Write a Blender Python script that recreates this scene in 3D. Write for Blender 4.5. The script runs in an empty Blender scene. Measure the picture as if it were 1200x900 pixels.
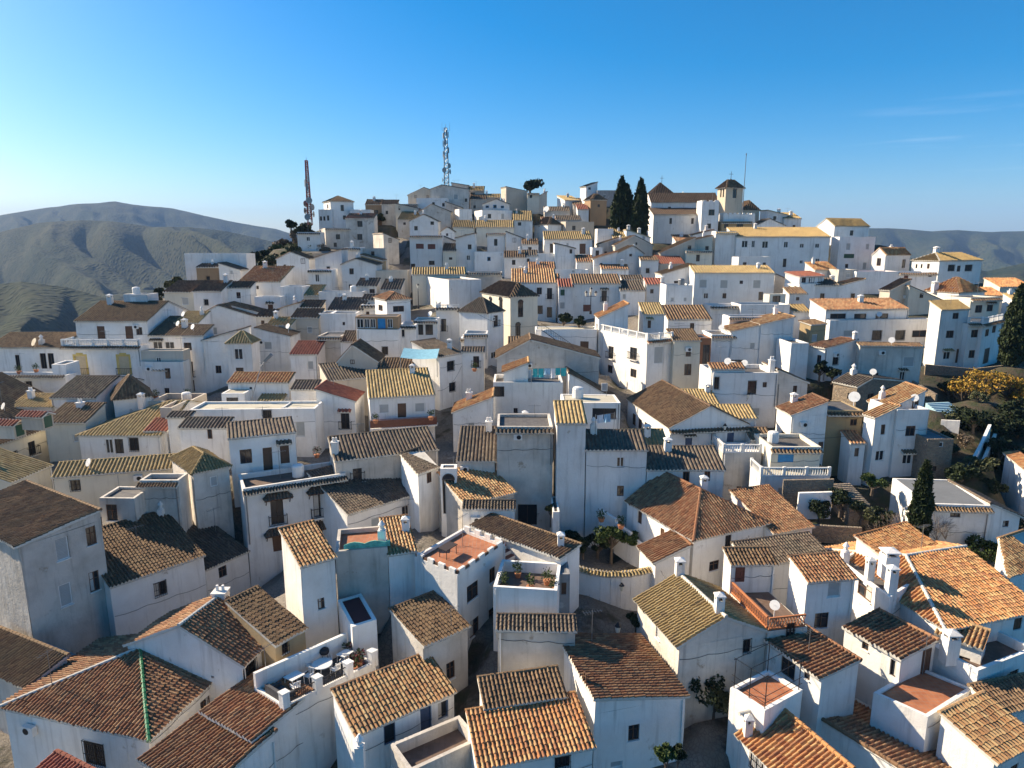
HAZE_D=0.00007; SKY_S=0.079; SUN_S=5.0; EXPO=1.14
import bpy, math, random
import numpy as np
from mathutils import Vector, noise
random.seed(7)
rng = np.random.default_rng(11)
SC = bpy.context.scene
COL = SC.collection
R_ = math.radians
# ---------------------------------------------------------------- camera
W0, H0, FPX = 1200.0, 900.0, 800.0
PITCH = math.atan(165.0 / 800.0)
CP, SP = math.cos(PITCH), math.sin(PITCH)
EYE = np.array([0.0, 0.0, 60.0])
FWD = np.array([0.0, CP, -SP]); UPV = np.array([0.0, SP, CP]); RGT = np.array([1.0, 0.0, 0.0])
cd = bpy.data.cameras.new('camera'); cam = bpy.data.objects.new('camera', cd); COL.objects.link(cam)
cam.location = EYE; cam.rotation_euler = (math.pi / 2 - PITCH, 0, 0)
cd.sensor_width = 36.0; cd.lens = 36.0 * FPX / W0; cd.clip_start = 0.5; cd.clip_end = 30000
SC.camera = cam

def ray(u, v):
    return RGT * ((u - 600) / FPX) + UPV * ((450 - v) / FPX) + FWD
def proj(p):
    q = np.asarray(p) - EYE
    t = q @ FWD
    return 600 + FPX * (q @ RGT) / t, 450 - FPX * (q @ UPV) / t, t
TV = [205, 240, 270, 300, 365, 420, 490, 570, 650, 740, 825, 900, 960]
TT = [225, 195, 174, 152, 115, 94, 78, 66, 57, 48, 42, 37.5, 34]
def tdep(v):
    return float(np.interp(v, TV, TT))
def at(u, v, t):
    return EYE + ray(u, v) * t
def on_z(u, v, z):
    d = ray(u, v); return EYE + d * ((z - EYE[2]) / d[2])
def hgt(q, v):
    """height above point q that projects to image row v"""
    c = np.asarray(q) - EYE; t = c @ FWD; y = c @ UPV; k = (450 - v) / FPX
    return (k * t - y) / (CP + k * SP)

# ---------------------------------------------------------------- meshes
class MB:
    def __init__(s): s.v = []; s.f = []; s.m = []
    def add(s, vs, fs, m=0):
        o = len(s.v); s.v += [tuple(map(float, p)) for p in vs]
        for f in fs: s.f.append(tuple(i + o for i in f)); s.m.append(m)
    def quad(s, a, b, c, d, m=0): s.add([a, b, c, d], [(0, 1, 2, 3)], m)
    def poly(s, ps, m=0): s.add(ps, [tuple(range(len(ps)))], m)
    def obox(s, c, ax, ay, az, m=0):
        """oriented box: centre and three half-axis vectors"""
        c, ax, ay, az = map(np.asarray, (c, ax, ay, az))
        vs = [c + sx * ax + sy * ay + sz * az for sz in (-1, 1) for sy in (-1, 1) for sx in (-1, 1)]
        s.add(vs, [(0, 2, 3, 1), (4, 5, 7, 6), (0, 1, 5, 4), (2, 6, 7, 3), (0, 4, 6, 2), (1, 3, 7, 5)], m)
    def box(s, x0, y0, z0, x1, y1, z1, m=0):
        s.obox(((x0 + x1) / 2, (y0 + y1) / 2, (z0 + z1) / 2), ((x1 - x0) / 2, 0, 0), (0, (y1 - y0) / 2, 0), (0, 0, (z1 - z0) / 2), m)
    def tube(s, p, q, r0, r1=None, n=6, m=0, cap=True):
        p = np.asarray(p, float); q = np.asarray(q, float); r1 = r0 if r1 is None else r1
        d = q - p; L = np.linalg.norm(d)
        if L < 1e-6: return
        d = d / L; a = np.cross(d, (0, 0, 1.0)) if abs(d[2]) < .9 else np.cross(d, (1.0, 0, 0)); a /= np.linalg.norm(a); b = np.cross(d, a)
        ring = [(math.cos(2 * math.pi * i / n), math.sin(2 * math.pi * i / n)) for i in range(n)]
        vs = [p + (a * x + b * y) * r0 for x, y in ring] + [q + (a * x + b * y) * r1 for x, y in ring]
        fs = [(i, (i + 1) % n, n + (i + 1) % n, n + i) for i in range(n)]
        if cap: fs += [tuple(range(n))[::-1], tuple(range(n, 2 * n))]
        s.add(vs, fs, m)
    def lathe(s, c, prof, n=8, m=0):
        c = np.asarray(c, float); vs = []; fs = []
        for r, z in prof:
            vs += [c + np.array([r * math.cos(2 * math.pi * i / n), r * math.sin(2 * math.pi * i / n), z]) for i in range(n)]
        for k in range(len(prof) - 1):
            fs += [(k * n + i, k * n + (i + 1) % n, (k + 1) * n + (i + 1) % n, (k + 1) * n + i) for i in range(n)]
        fs += [tuple(range(n))[::-1], tuple(range((len(prof) - 1) * n, len(prof) * n))]
        s.add(vs, fs, m)
    def obj(s, name, mats, parent=None, loc=None, smooth=False):
        if not s.f: return None
        me = bpy.data.meshes.new(name)
        if name == 'wall': s.v = [tuple(np.asarray(p) + .07 * np.array(noise.noise_vector(Vector(p) * .3))) for p in s.v]
        off = np.zeros(3) if loc is None else np.asarray(loc)
        me.from_pydata([tuple(np.asarray(p) - off) for p in s.v], [], s.f)
        return link(name, me, mats, parent, loc, s.m, smooth)
def link(name, me, mats, parent=None, loc=None, mi=None, smooth=False):
    if not isinstance(mats, (list, tuple)): mats = [mats]
    for m in mats: me.materials.append(m)
    if mi is not None and len(mats) > 1: me.polygons.foreach_set('material_index', np.asarray(mi, np.int32))
    if smooth: me.polygons.foreach_set('use_smooth', np.ones(len(me.polygons), bool))
    o = bpy.data.objects.new(name, me); COL.objects.link(o)
    if parent is not None: o.parent = parent
    elif loc is not None: o.location = loc
    return o
def np_mesh(name, V, F, uv=None):
    me = bpy.data.meshes.new(name)
    n = len(F); k = F.shape[1]
    me.vertices.add(len(V)); me.vertices.foreach_set('co', V.astype(np.float32).ravel())
    me.loops.add(n * k); me.loops.foreach_set('vertex_index', F.astype(np.int32).ravel())
    me.polygons.add(n); me.polygons.foreach_set('loop_start', np.arange(0, n * k, k, dtype=np.int32))
    try: me.polygons.foreach_set('loop_total', np.full(n, k, np.int32))
    except Exception: pass
    if uv is not None:
        l = me.uv_layers.new(name='UVMap'); l.data.foreach_set('uv', uv[F.ravel()].astype(np.float32).ravel())
    me.polygons.foreach_set('use_smooth', np.zeros(n, bool))
    me.update(calc_edges=True); me.validate()
    return me
def empty(name, loc, label=None, cat=None, group=None):
    o = bpy.data.objects.new(name, None); COL.objects.link(o); o.location = loc; o.empty_display_size = .3
    tag(o, label, cat, group); return o
def tag(o, label=None, cat=None, group=None, kind=None):
    if label: o['label'] = label
    if cat: o['category'] = cat
    if group: o['group'] = group
    if kind: o['kind'] = kind
    return o

# ---------------------------------------------------------------- materials
def newmat(name):
    m = bpy.data.materials.new(name); m.use_nodes = True
    nt = m.node_tree; b = nt.nodes['Principled BSDF']; return m, nt, b
def nd(nt, typ, ins=None, **props):
    n = nt.nodes.new(typ)
    for k, v in props.items(): setattr(n, k, v)
    for k, v in (ins or {}).items():
        if isinstance(v, bpy.types.NodeSocket): nt.links.new(v, n.inputs[k])
        else: n.inputs[k].default_value = v
    return n
def c4(c): return (c[0], c[1], c[2], 1.0)
def mix(nt, f, a, b, mode='MIX'):
    n = nt.nodes.new('ShaderNodeMix'); n.data_type = 'RGBA'; n.blend_type = mode
    for i, v in ((0, f), (6, a), (7, b)):
        if isinstance(v, bpy.types.NodeSocket): nt.links.new(v, n.inputs[i])
        else: n.inputs[i].default_value = v if i == 0 else c4(v)
    return n.outputs[2]
def mrange(nt, v, a, b, c=0.0, d=1.0):
    return nd(nt, 'ShaderNodeMapRange', {0: v, 1: a, 2: b, 3: c, 4: d}).outputs[0]
def pos(nt, sx=1, sy=1, sz=1):
    g = nd(nt, 'ShaderNodeNewGeometry')
    return nd(nt, 'ShaderNodeVectorMath', {0: g.outputs['Position'], 1: (sx, sy, sz)}, operation='MULTIPLY').outputs[0]
def noisy(nt, vec, scale, detail=4, rough=.55):
    return nd(nt, 'ShaderNodeTexNoise', {'Vector': vec, 'Scale': scale, 'Detail': detail, 'Roughness': rough}).outputs[0]
def bump(nt, b, h, strength, dist):
    nb = nd(nt, 'ShaderNodeBump', {'Height': h, 'Strength': strength, 'Distance': dist})
    nt.links.new(nb.outputs[0], b.inputs['Normal'])
def plain(name, c, rough=.6, metal=0., var=.12):
    m, nt, b = newmat(name)
    n = noisy(nt, pos(nt), 3.0, 3)
    col = mix(nt, mrange(nt, n, .3, .7), [x * (1 - var) for x in c], [min(1, x * (1 + var)) for x in c])
    nt.links.new(col, b.inputs['Base Color']); b.inputs['Roughness'].default_value = rough; b.inputs['Metallic'].default_value = metal
    return m
def plaster(name, base, dirt, amt=.35, streak=.35, patch=None, patch_lo=.6, bmp=.35):
    m, nt, b = newmat(name)
    p = pos(nt); oi = nd(nt, 'ShaderNodeObjectInfo')
    off = nd(nt, 'ShaderNodeVectorMath', {0: p, 1: oi.outputs['Location']}, operation='ADD').outputs[0]
    n1 = noisy(nt, off, .45, 7, .62)
    n2 = noisy(nt, nd(nt, 'ShaderNodeVectorMath', {0: off, 1: (1.6, 1.6, .13)}, operation='MULTIPLY').outputs[0], 1.5, 5, .6)
    n3 = noisy(nt, off, 5.5, 5, .6)
    col = mix(nt, mrange(nt, n1, .38, .75, 0, amt), base, dirt)
    col = mix(nt, mrange(nt, n2, .53, .76, 0, streak), col, [x * .62 for x in dirt])
    col = mix(nt, mrange(nt, n3, .35, .75, 0, .22), col, [x * .8 for x in base])
    if patch:
        n4 = noisy(nt, off, .6, 8, .66)
        col = mix(nt, mrange(nt, n4, patch_lo, patch_lo + .05, 0, .85), col, patch)
    rnd = mrange(nt, oi.outputs['Random'], 0, 1, .86, 1.04)
    hs = nd(nt, 'ShaderNodeHueSaturation', {'Color': col, 'Value': rnd})
    nt.links.new(hs.outputs[0], b.inputs['Base Color'])
    b.inputs['Roughness'].default_value = .92; b.inputs['Specular IOR Level'].default_value = .25
    hgt_ = nd(nt, 'ShaderNodeMath', {0: noisy(nt, p, 2.2, 6, .6), 1: mrange(nt, n3, 0, 1, 0, .5)}, operation='ADD').outputs[0]
    bump(nt, b, hgt_, bmp, .06)
    return m
def tiles(name, cols, lichen, lam=.5, pos_=None):
    m, nt, b = newmat(name)
    uv = nd(nt, 'ShaderNodeUVMap', uv_map='UVMap')
    oi = nd(nt, 'ShaderNodeObjectInfo')
    s = nd(nt, 'ShaderNodeVectorMath', {0: uv.outputs[0], 1: (2, 1, 1)}, operation='MULTIPLY')
    f = nd(nt, 'ShaderNodeVectorMath', {0: s.outputs[0]}, operation='FLOOR')
    wn = nd(nt, 'ShaderNodeTexWhiteNoise', {'Vector': f.outputs[0], 'W': oi.outputs['Random']}, noise_dimensions='4D')
    cr = nt.nodes.new('ShaderNodeValToRGB'); nt.links.new(wn.outputs[0], cr.inputs[0])
    e = cr.color_ramp.elements; n = len(cols)
    e[0].position = 0; e[0].color = c4(cols[0]); e[1].position = 1; e[1].color = c4(cols[-1])
    for i in range(1, n - 1):
        x = e.new(i / (n - 1)); x.color = c4(cols[i])
    p = pos(nt)
    n1 = noisy(nt, p, .5, 6, .65); n2 = noisy(nt, p, 7, 4, .65)
    col = mix(nt, mrange(nt, n1, .42, .72, 0, lam), cr.outputs[0], lichen)
    col = mix(nt, mrange(nt, n2, .48, .7, 0, .45), col, [lichen[0] * .5, lichen[1] * .42, lichen[2] * .42])
    n3 = noisy(nt, p, 16, 2, .5)
    col = mix(nt, mrange(nt, n3, .62, .72, 0, .35), col, (.34, .32, .24))
    hs = nd(nt, 'ShaderNodeHueSaturation', {'Color': col, 'Value': mrange(nt, oi.outputs['Random'], 0, 1, .8, 1.15)})
    nt.links.new(hs.outputs[0], b.inputs['Base Color'])
    b.inputs['Roughness'].default_value = .88; b.inputs['Specular IOR Level'].default_value = .3
    bump(nt, b, noisy(nt, p, 22, 3), .35, .02)
    return m
M = {}
M['white'] = plaster('white_plaster', (.87, .845, .80), (.56, .50, .43), .45, .5, (.50, .44, .37), .66, .5)
M['cream'] = plaster('cream_plaster', (.74, .69, .57), (.50, .44, .34), .4, .3)
M['beige'] = plaster('beige_plaster', (.62, .55, .45), (.42, .36, .29), .5, .4)
M['old'] = plaster('weathered_plaster', (.67, .62, .55), (.34, .30, .25), .75, .6, (.36, .29, .22), .62, .7)
M['grey'] = plaster('grey_render', (.36, .35, .34), (.18, .17, .16), .8, .8, (.5, .48, .46), .6, .6)
M['ochre'] = plaster('ochre_plaster', (.46, .34, .19), (.32, .25, .17), .5, .4, (.5, .46, .4), .66)
M['brownw'] = plaster('brown_brick_render', (.36, .24, .14), (.24, .16, .1), .5, .3)
M['orangebrick'] = plaster('orange_brick_wall', (.34, .15, .08), (.24, .12, .07), .5, .3)
M['tan'] = plaster('tan_church_stone', (.66, .55, .41), (.46, .37, .27), .5, .4)
M['maroon'] = plaster('maroon_paint', (.16, .05, .045), (.09, .04, .04), .5, .4)
M['teal'] = plaster('pale_blue_paint', (.36, .54, .62), (.3, .42, .5), .4, .3)
def stone_mat(name, c1, c2, mortar, sc):
    m, nt, b = newmat(name); p = pos(nt, 1, 1, 1.6)
    vo = nd(nt, 'ShaderNodeTexVoronoi', {'Vector': p, 'Scale': sc})
    ve = nd(nt, 'ShaderNodeTexVoronoi', {'Vector': p, 'Scale': sc}, feature='DISTANCE_TO_EDGE')
    sep = nd(nt, 'ShaderNodeSeparateColor', {0: vo.outputs['Color']})
    col = mix(nt, sep.outputs[0], c1, c2)
    col = mix(nt, mrange(nt, noisy(nt, p, 3, 6), .4, .75, 0, .5), col, [x * .5 for x in c1])
    col = mix(nt, mrange(nt, ve.outputs[0], 0, .07, 1, 0), col, mortar)
    nt.links.new(col, b.inputs['Base Color']); b.inputs['Roughness'].default_value = .95
    bump(nt, b, mrange(nt, ve.outputs[0], 0, .12), .8, .08)
    return m
M['stone'] = stone_mat('rubble_stone', (.30, .23, .16), (.20, .155, .115), (.27, .24, .2), 2.6)
T = {}
T['brown'] = tiles('tile_brown', [(.115, .068, .04), (.17, .10, .055), (.24, .155, .085), (.10, .062, .042)], (.16, .125, .075), .5)
T['dark'] = tiles('tile_dark', [(.085, .065, .05), (.13, .09, .065), (.18, .14, .1), (.07, .055, .045)], (.11, .1, .075), .6)
T['umber'] = tiles('tile_umber', [(.055, .035, .026), (.08, .048, .033), (.11, .07, .045), (.045, .032, .026)], (.085, .068, .05), .5)  # extra-dark palette: dimness of roofs under grazing sun put into the colour
T['yellow'] = tiles('tile_yellow', [(.30, .21, .09), (.38, .27, .12), (.44, .33, .16), (.26, .18, .09)], (.27, .21, .1), .5)
T['mustard'] = tiles('tile_mustard', [(.31, .21, .085), (.36, .255, .11), (.27, .185, .08), (.38, .28, .13)], (.28, .2, .085), .3)
T['gold'] = tiles('tile_gold', [(.37, .19, .085), (.44, .27, .13), (.52, .37, .19), (.26, .14, .075), (.42, .21, .09)], (.42, .27, .12), .3)
T['orange'] = tiles('tile_orange', [(.36, .15, .06), (.44, .21, .08), (.48, .31, .14), (.25, .10, .05), (.40, .22, .10)], (.38, .21, .09), .3)
T['rust'] = tiles('tile_rust', [(.22, .095, .048), (.30, .14, .068), (.40, .24, .125), (.14, .072, .042)], (.22, .14, .08), .42)
T['red'] = tiles('tile_red', [(.22, .065, .045), (.27, .085, .05), (.31, .11, .07), (.17, .055, .04)], (.2, .1, .07), .35)
def floor_mat(name, c1, c2, sc, grout):
    m, nt, b = newmat(name)
    br = nd(nt, 'ShaderNodeTexBrick', {'Vector': pos(nt), 'Color1': c4(c1), 'Color2': c4(c2), 'Mortar': c4(grout), 'Scale': sc, 'Mortar Size': .018, 'Brick Width': .5, 'Row Height': .5}, offset=0.0)
    col = mix(nt, mrange(nt, noisy(nt, pos(nt), 1.2, 6), .4, .75, 0, .55), br.outputs[0], [x * .5 for x in c1])
    nt.links.new(col, b.inputs['Base Color']); b.inputs['Roughness'].default_value = .7
    return m
FL = {}
FL['terra'] = floor_mat('terracotta_paving', (.36, .12, .05), (.42, .16, .07), 1.6, (.28, .2, .15))
FL['brown'] = floor_mat('brown_paving', (.13, .08, .055), (.17, .11, .08), 1.6, (.1, .08, .06))
FL['dark'] = floor_mat('grey_paving', (.10, .09, .085), (.13, .12, .11), 1.4, (.07, .07, .065))
FL['red'] = plaster('red_terrace_paint', (.33, .05, .035), (.2, .06, .05), .5, .1)
FL['maroon'] = M['maroon']
FL['grey'] = plaster('grey_roof_sheet', (.17, .18, .19), (.11, .115, .12), .6, .2)
FL['white'] = M['white']
FL['pale'] = plaster('pale_roof_screed', (.52, .48, .38), (.34, .31, .25), .6, .2)
P = {}
P['mortar'] = plaster('lime_mortar', (.68, .65, .58), (.42, .37, .3), .6, .3)
P['glass'], _nt, _b = newmat('dark_window_glass')
_b.inputs['Base Color'].default_value = (.022, .026, .032, 1); _b.inputs['Roughness'].default_value = .12
P['wood'] = plain('brown_wood', (.11, .055, .03), .6)
P['darkwood'] = plain('dark_wood', (.045, .028, .02), .6)
P['redwood'] = plain('red_brown_paint', (.14, .045, .03), .5)
P['iron'] = plain('black_iron', (.018, .018, .02), .5, .3)
P['whitep'] = plain('white_paint', (.72, .71, .68), .5, 0, .05)
P['blind'] = plain('grey_roller_blind', (.40, .41, .40), .6, 0, .06)
P['green'] = plain('dark_green_paint', (.02, .09, .06), .5)
P['blue'] = plain('bright_blue_paint', (.015, .22, .48), .5)
P['slate'] = plain('slate_blue_paint', (.07, .10, .17), .6)
P['yellowp'] = plain('yellow_trim_paint', (.62, .45, .13), .7)
P['terrac'] = plain('terracotta_clay', (.42, .17, .08), .8)
P['orangep'] = plain('orange_brick_rail', (.40, .15, .06), .8)
P['steel'] = plain('galvanised_steel', (.24, .245, .25), .45, .6)
P['greenglaze'] = plain('green_glazed_tile', (.03, .16, .06), .35, 0, .35)
P['black'] = plain('dark_opening', (.012, .011, .01), .9)
P['curtain'] = plain('pale_curtain', (.5, .47, .42), .9)
# ---------------------------------------------------------------- tiled roof planes
PROF = [(0, 0, 0), (.10, .75, .12), (.28, 1, .25), (.46, .75, .38), (.56, 0, .5), (.78, -.75, .75)]      # frac, height, u
PROF1 = [(0, 0, 0), (.15, .85, .12), (.45, .85, .38), (.6, 0, .5)]
PROF2 = [(0, 0, 0), (.3, 1, .25), (.6, 0, .5)]
PITCHW = .31
def tile_plane(acc, p0, p1, tops, lod, loc, seed=0, course=.38):
    """corrugated barrel-tile surface over the polygon p0,p1 (eave) + tops; appended to acc = [V, F, UV, MI]"""
    p0, p1 = np.asarray(p0, float), np.asarray(p1, float); tops = [np.asarray(t, float) for t in tops]
    e = p1 - p0; Wd = np.linalg.norm(e)
    if Wd < .3: return
    e = e / Wd
    far = max(tops, key=lambda t: np.linalg.norm((t - p0) - e * ((t - p0) @ e)))
    g = (far - p0) - e * ((far - p0) @ e); gl = np.linalg.norm(g)
    if gl < .2: return
    g = g / gl; n = np.cross(e, g)
    if n[2] < 0: n = -n
    up = [((t - p0) @ e, (t - p0) @ g) for t in tops]
    if up[0][0] > .02: up = [(0, 0)] + up
    if up[-1][0] < Wd - .02: up = up + [(Wd, 0)]
    us, ud = [a for a, _ in up], [b for _, b in up]
    r = np.random.default_rng(abs(seed) + 1)
    prof, rad = ((PROF, .08), (PROF1, .125), (PROF2, .2))[lod]
    pitch_ = (.27, .36, .48)[lod]; pw = Wd / max(1, round(Wd / pitch_)); k = int(round(Wd / pw))
    cs, ch, cu, ci = [], [], [], []
    for i in range(k):
        for f, h_, u_ in prof:
            cs.append((i + f) * pw); ch.append(h_ * rad); cu.append(i + u_); ci.append(i)
    cs.append(Wd); ch.append(0); cu.append(k - .01); ci.append(k - 1)
    cs, ch, cu, ci = map(np.array, (cs, ch, cu, ci))
    ds = np.interp(cs, us, ud); dmax = ds.max()
    nc = max(1, int(math.ceil(dmax / course)))
    rows, rr, rv, rc = [], [], [], []
    if lod == 0:
        for c in range(nc):
            rows += [c * course, (c + 1) * course]; rr += [.045, 0.0]; rv += [c + .02, c + .98]; rc += [c, c]
    else:
        stp = 1 if lod == 1 else 3
        for c in range(0, nc, stp): rows.append(c * course); rr.append(0); rv.append(c + .01); rc.append(c)
        rows.append(dmax + .01); rr.append(0); rv.append(nc - .01); rc.append(nc)
    rows, rr, rv, rc = map(np.array, (rows, rr, rv, rc))
    D = np.minimum(rows[None, :], ds[:, None])
    jit = r.normal(0, .011 if lod == 0 else .008, (k + 1, nc + 1))
    hh = ch[:, None] + rr[None, :] + jit[ci][:, np.minimum(rc, nc)]
    ph = r.uniform(0, 6.28, 4)
    sag = .03 * np.sin(cs[:, None] * .9 + ph[0]) * np.sin(D * .8 + ph[1]) + .018 * np.sin(cs[:, None] * 2.3 + ph[2]) * np.sin(D * 1.7 + ph[3])
    hh = hh + sag
    sl = r.normal(0, .035, k + 1)[ci][:, None] * (lod == 0)
    Dj = np.where(D > 0, np.clip(D + sl, 0, ds[:, None]), D + np.minimum(sl, 0) * 1.0 if lod == 0 else D)
    V = p0 + e * cs[:, None, None] + g * Dj[:, :, None] + n * hh[:, :, None]
    nr = len(rows); base = len(acc[0]) and sum(len(x) for x in acc[0])
    idx = np.arange(len(cs) * nr).reshape(len(cs), nr) + base
    F = np.stack([idx[:-1, :-1], idx[1:, :-1], idx[1:, 1:], idx[:-1, 1:]], -1)
    keep = rows[None, :-1] < np.maximum(ds[:-1], ds[1:])[:, None] - 1e-4
    F = F[keep]
    UV = np.stack([np.broadcast_to(cu[:, None], D.shape), np.broadcast_to(rv[None, :], D.shape)], -1).reshape(-1, 2)
    acc[0].append(V.reshape(-1, 3)); acc[1].append(F); acc[2].append(UV); acc[3].append(np.zeros(len(F), np.int32))
    # skirts of mortar along eave, verges and top; flat underside
    def skirt(A, drop):
        b2 = sum(len(x) for x in acc[0]); m_ = len(A)
        B = A - n * 0; s_ = ((A - p0) @ n)[:, None]; B = A - n * (s_ + drop)
        acc[0].append(np.concatenate([A, B])); i = np.arange(m_ - 1) + b2
        acc[1].append(np.stack([i, i + 1, i + 1 + m_, i + m_], -1)); acc[2].append(np.zeros((2 * m_, 2))); acc[3].append(np.ones(m_ - 1, np.int32))
    skirt(V[:, 0], .12)
    skirt(V[np.arange(len(cs)), np.argmax(D >= ds[:, None] - 1e-6, axis=1)], .15)
    for c in (0, -1):
        if ds[c] > .3: skirt(V[c], .15)
    pts = [p0, p1] + [p0 + e * a + g * b for a, b in reversed(up) if b > 0.01]
    b2 = sum(len(x) for x in acc[0]); pts = [q - n * .16 for q in pts]
    acc[0].append(np.array(pts)); acc[2].append(np.zeros((len(pts), 2)))
    for i in range(1, len(pts) - 1):
        acc[1].append(np.array([[b2, b2 + i, b2 + i + 1, b2 + i + 1]])); acc[3].append(np.ones(1, np.int32))
def roof_obj(name, acc, mats, parent, loc):
    V = np.concatenate(acc[0]) - np.asarray(loc); F = np.concatenate(acc[1]); UV = np.concatenate(acc[2]); MI = np.concatenate(acc[3])
    tri = F[:, 2] == F[:, 3]
    me = bpy.data.meshes.new(name)
    tot = np.where(tri, 3, 4).astype(np.int32); start = np.concatenate([[0], np.cumsum(tot)[:-1]]).astype(np.int32)
    li = F.ravel()[np.stack([np.ones_like(tri), np.ones_like(tri), np.ones_like(tri), ~tri], -1).ravel()]
    me.vertices.add(len(V)); me.vertices.foreach_set('co', V.astype(np.float32).ravel())
    me.loops.add(len(li)); me.loops.foreach_set('vertex_index', li.astype(np.int32))
    me.polygons.add(len(F)); me.polygons.foreach_set('loop_start', start)
    l = me.uv_layers.new(name='UVMap'); l.data.foreach_set('uv', UV[li].astype(np.float32).ravel())
    for m in mats: me.materials.append(m)
    me.polygons.foreach_set('material_index', MI.astype(np.int32))
    me.polygons.foreach_set('use_smooth', np.zeros(len(F), bool))
    me.update(calc_edges=True)
    o = bpy.data.objects.new(name, me); COL.objects.link(o); o.parent = parent
    return o
def ridge_caps(mb, p, q, lod, m=0, rad=.13):
    p, q = np.asarray(p, float), np.asarray(q, float); L = np.linalg.norm(q - p)
    if L < .3: return
    if lod == 0:
        k = max(1, int(L / .42))
        for i in range(k):
            a = p + (q - p) * (i / k); b = p + (q - p) * ((i + 1) / k)
            mb.tube(a, b, rad * 1.08, rad * .92, 7, m)
    else: mb.tube(p, q, rad, rad, 6, m)

# ---------------------------------------------------------------- railings
def rail_mesh(kind, p, q, near, hgt_=.9):
    """railing between two floor-level points, as a mesh builder"""
    mb = MB(); p, q = np.asarray(p, float), np.asarray(q, float); d = q - p; L = np.linalg.norm(d)
    if L < .25: return mb
    d = d / L; s = np.array([-d[1], d[0], 0]) / max(1e-6, math.hypot(d[0], d[1])); Z = np.array([0, 0, 1.0])
    def bar(a, b, w, h0, h1):
        mb.obox(p + d * ((a + b) / 2) + Z * ((h0 + h1) / 2), d * ((b - a) / 2), s * w, Z * ((h1 - h0) / 2))
    if kind == 'iron':
        bar(0, L, .025, hgt_ - .05, hgt_); bar(0, L, .02, .07, .11)
        st = .13 if near else .24
        for i in range(int(L / st) + 1):
            x = min(L - .012, i * st + .012); bar(x - .011, x + .011, .011, .0, hgt_ - .04)
    elif kind == 'pipe':
        bar(0, L, .025, hgt_ - .05, hgt_); bar(0, L, .02, hgt_ * .5, hgt_ * .5 + .035)
        for i in range(int(L / 1.6) + 1):
            x = min(L - .03, i * 1.6 + .03); bar(x - .025, x + .025, .025, 0, hgt_ - .04)
    elif kind == 'lattice':
        bar(0, L, .06, hgt_ - .1, hgt_); bar(0, L, .05, 0, .12)
        k = max(2, int(L / .22))
        for i in range(k):
            x0, x1 = i * L / k, (i + 1) * L / k
            for a, b in ((x0, x1), (x1, x0)):
                mb.tube(p + d * a + Z * .12, p + d * b + Z * (hgt_ - .1), .03, .03, 4)
    else:
        bar(0, L, .09, hgt_ - .11, hgt_); bar(0, L, .09, 0, .1)
        k = max(1, round(L / 2.2))
        for i in range(k + 1):
            x = L * i / k; mb.obox(p + d * x + Z * (hgt_ * .53), d * .13, s * .13, Z * (hgt_ * .53))
        st = .24; kk = int(L / st)
        for i in range(kk):
            x = (i + .5) * L / kk
            mb.lathe(p + d * x + Z * .09, [(.05, 0), (.075, .15), (.045, .3), (.035, .5), (.055, hgt_ - .2)], 6 if near else 4)
    return mb
RAILM = {'iron': 'iron', 'pipe': 'iron', 'bal': 'whitep', 'lattice': 'orangep'}

# ---------------------------------------------------------------- chimneys
def chimney(parent, loc, c, w, h_, near, style=0):
    c = np.asarray(c); mb = MB(); hw = w / 2
    mb.box(c[0] - hw, c[1] - hw, c[2] - .5, c[0] + hw, c[1] + hw, c[2] + h_)
    o = mb.obj('chimney', M['white'], parent); o.location = 0, 0, 0
    for v in o.data.vertices: v.co = Vector(v.co) - Vector(loc)
    cap = MB(); z = c[2] + h_
    if style == 0:
        for sx in (-1, 1):
            for sy in (-1, 1): cap.box(c[0] + sx * hw * .75 - .07, c[1] + sy * hw * .75 - .07, z, c[0] + sx * hw * .75 + .07, c[1] + sy * hw * .75 + .07, z + .28)
        t_ = z + .28
        a = [(c[0] - hw - .06, c[1] - hw - .06, t_), (c[0] + hw + .06, c[1] - hw - .06, t_), (c[0] + hw + .06, c[1] + hw + .06, t_), (c[0] - hw - .06, c[1] + hw + .06, t_)]
        b = [(x, y, t_ + .08) for x, y, _ in a]; ap = (c[0], c[1], t_ + .3)
        cap.add(a + b + [ap], [(3, 2, 1, 0), (0, 1, 5, 4), (1, 2, 6, 5), (2, 3, 7, 6), (3, 0, 4, 7), (4, 5, 8), (5, 6, 8), (6, 7, 8), (7, 4, 8)])
        cap.box(c[0] - hw * .6, c[1] - hw * .6, z + .005, c[0] + hw * .6, c[1] + hw * .6, z + .03, 1)
    elif style == 1:
        cap.box(c[0] - hw - .07, c[1] - hw - .07, z, c[0] + hw + .07, c[1] + hw + .07, z + .1)
        for s in (-1, 1):
            cap.tube((c[0] + s * hw * .45, c[1], z + .1), (c[0] + s * hw * .45, c[1], z + .5), .12, .1, 8)
    else:
        cap.lathe((c[0], c[1], z), [(hw * .9, 0), (hw * .9, .1), (hw * .6, .12), (hw * .6, .4), (hw * 1.05, .42), (hw * .5, .62), (.05, .75)], 9)
    oc = cap.obj('chimney_cap', [M['white'], P['black']], o)
    for v in oc.data.vertices: v.co = Vector(v.co) - Vector(loc)

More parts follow.
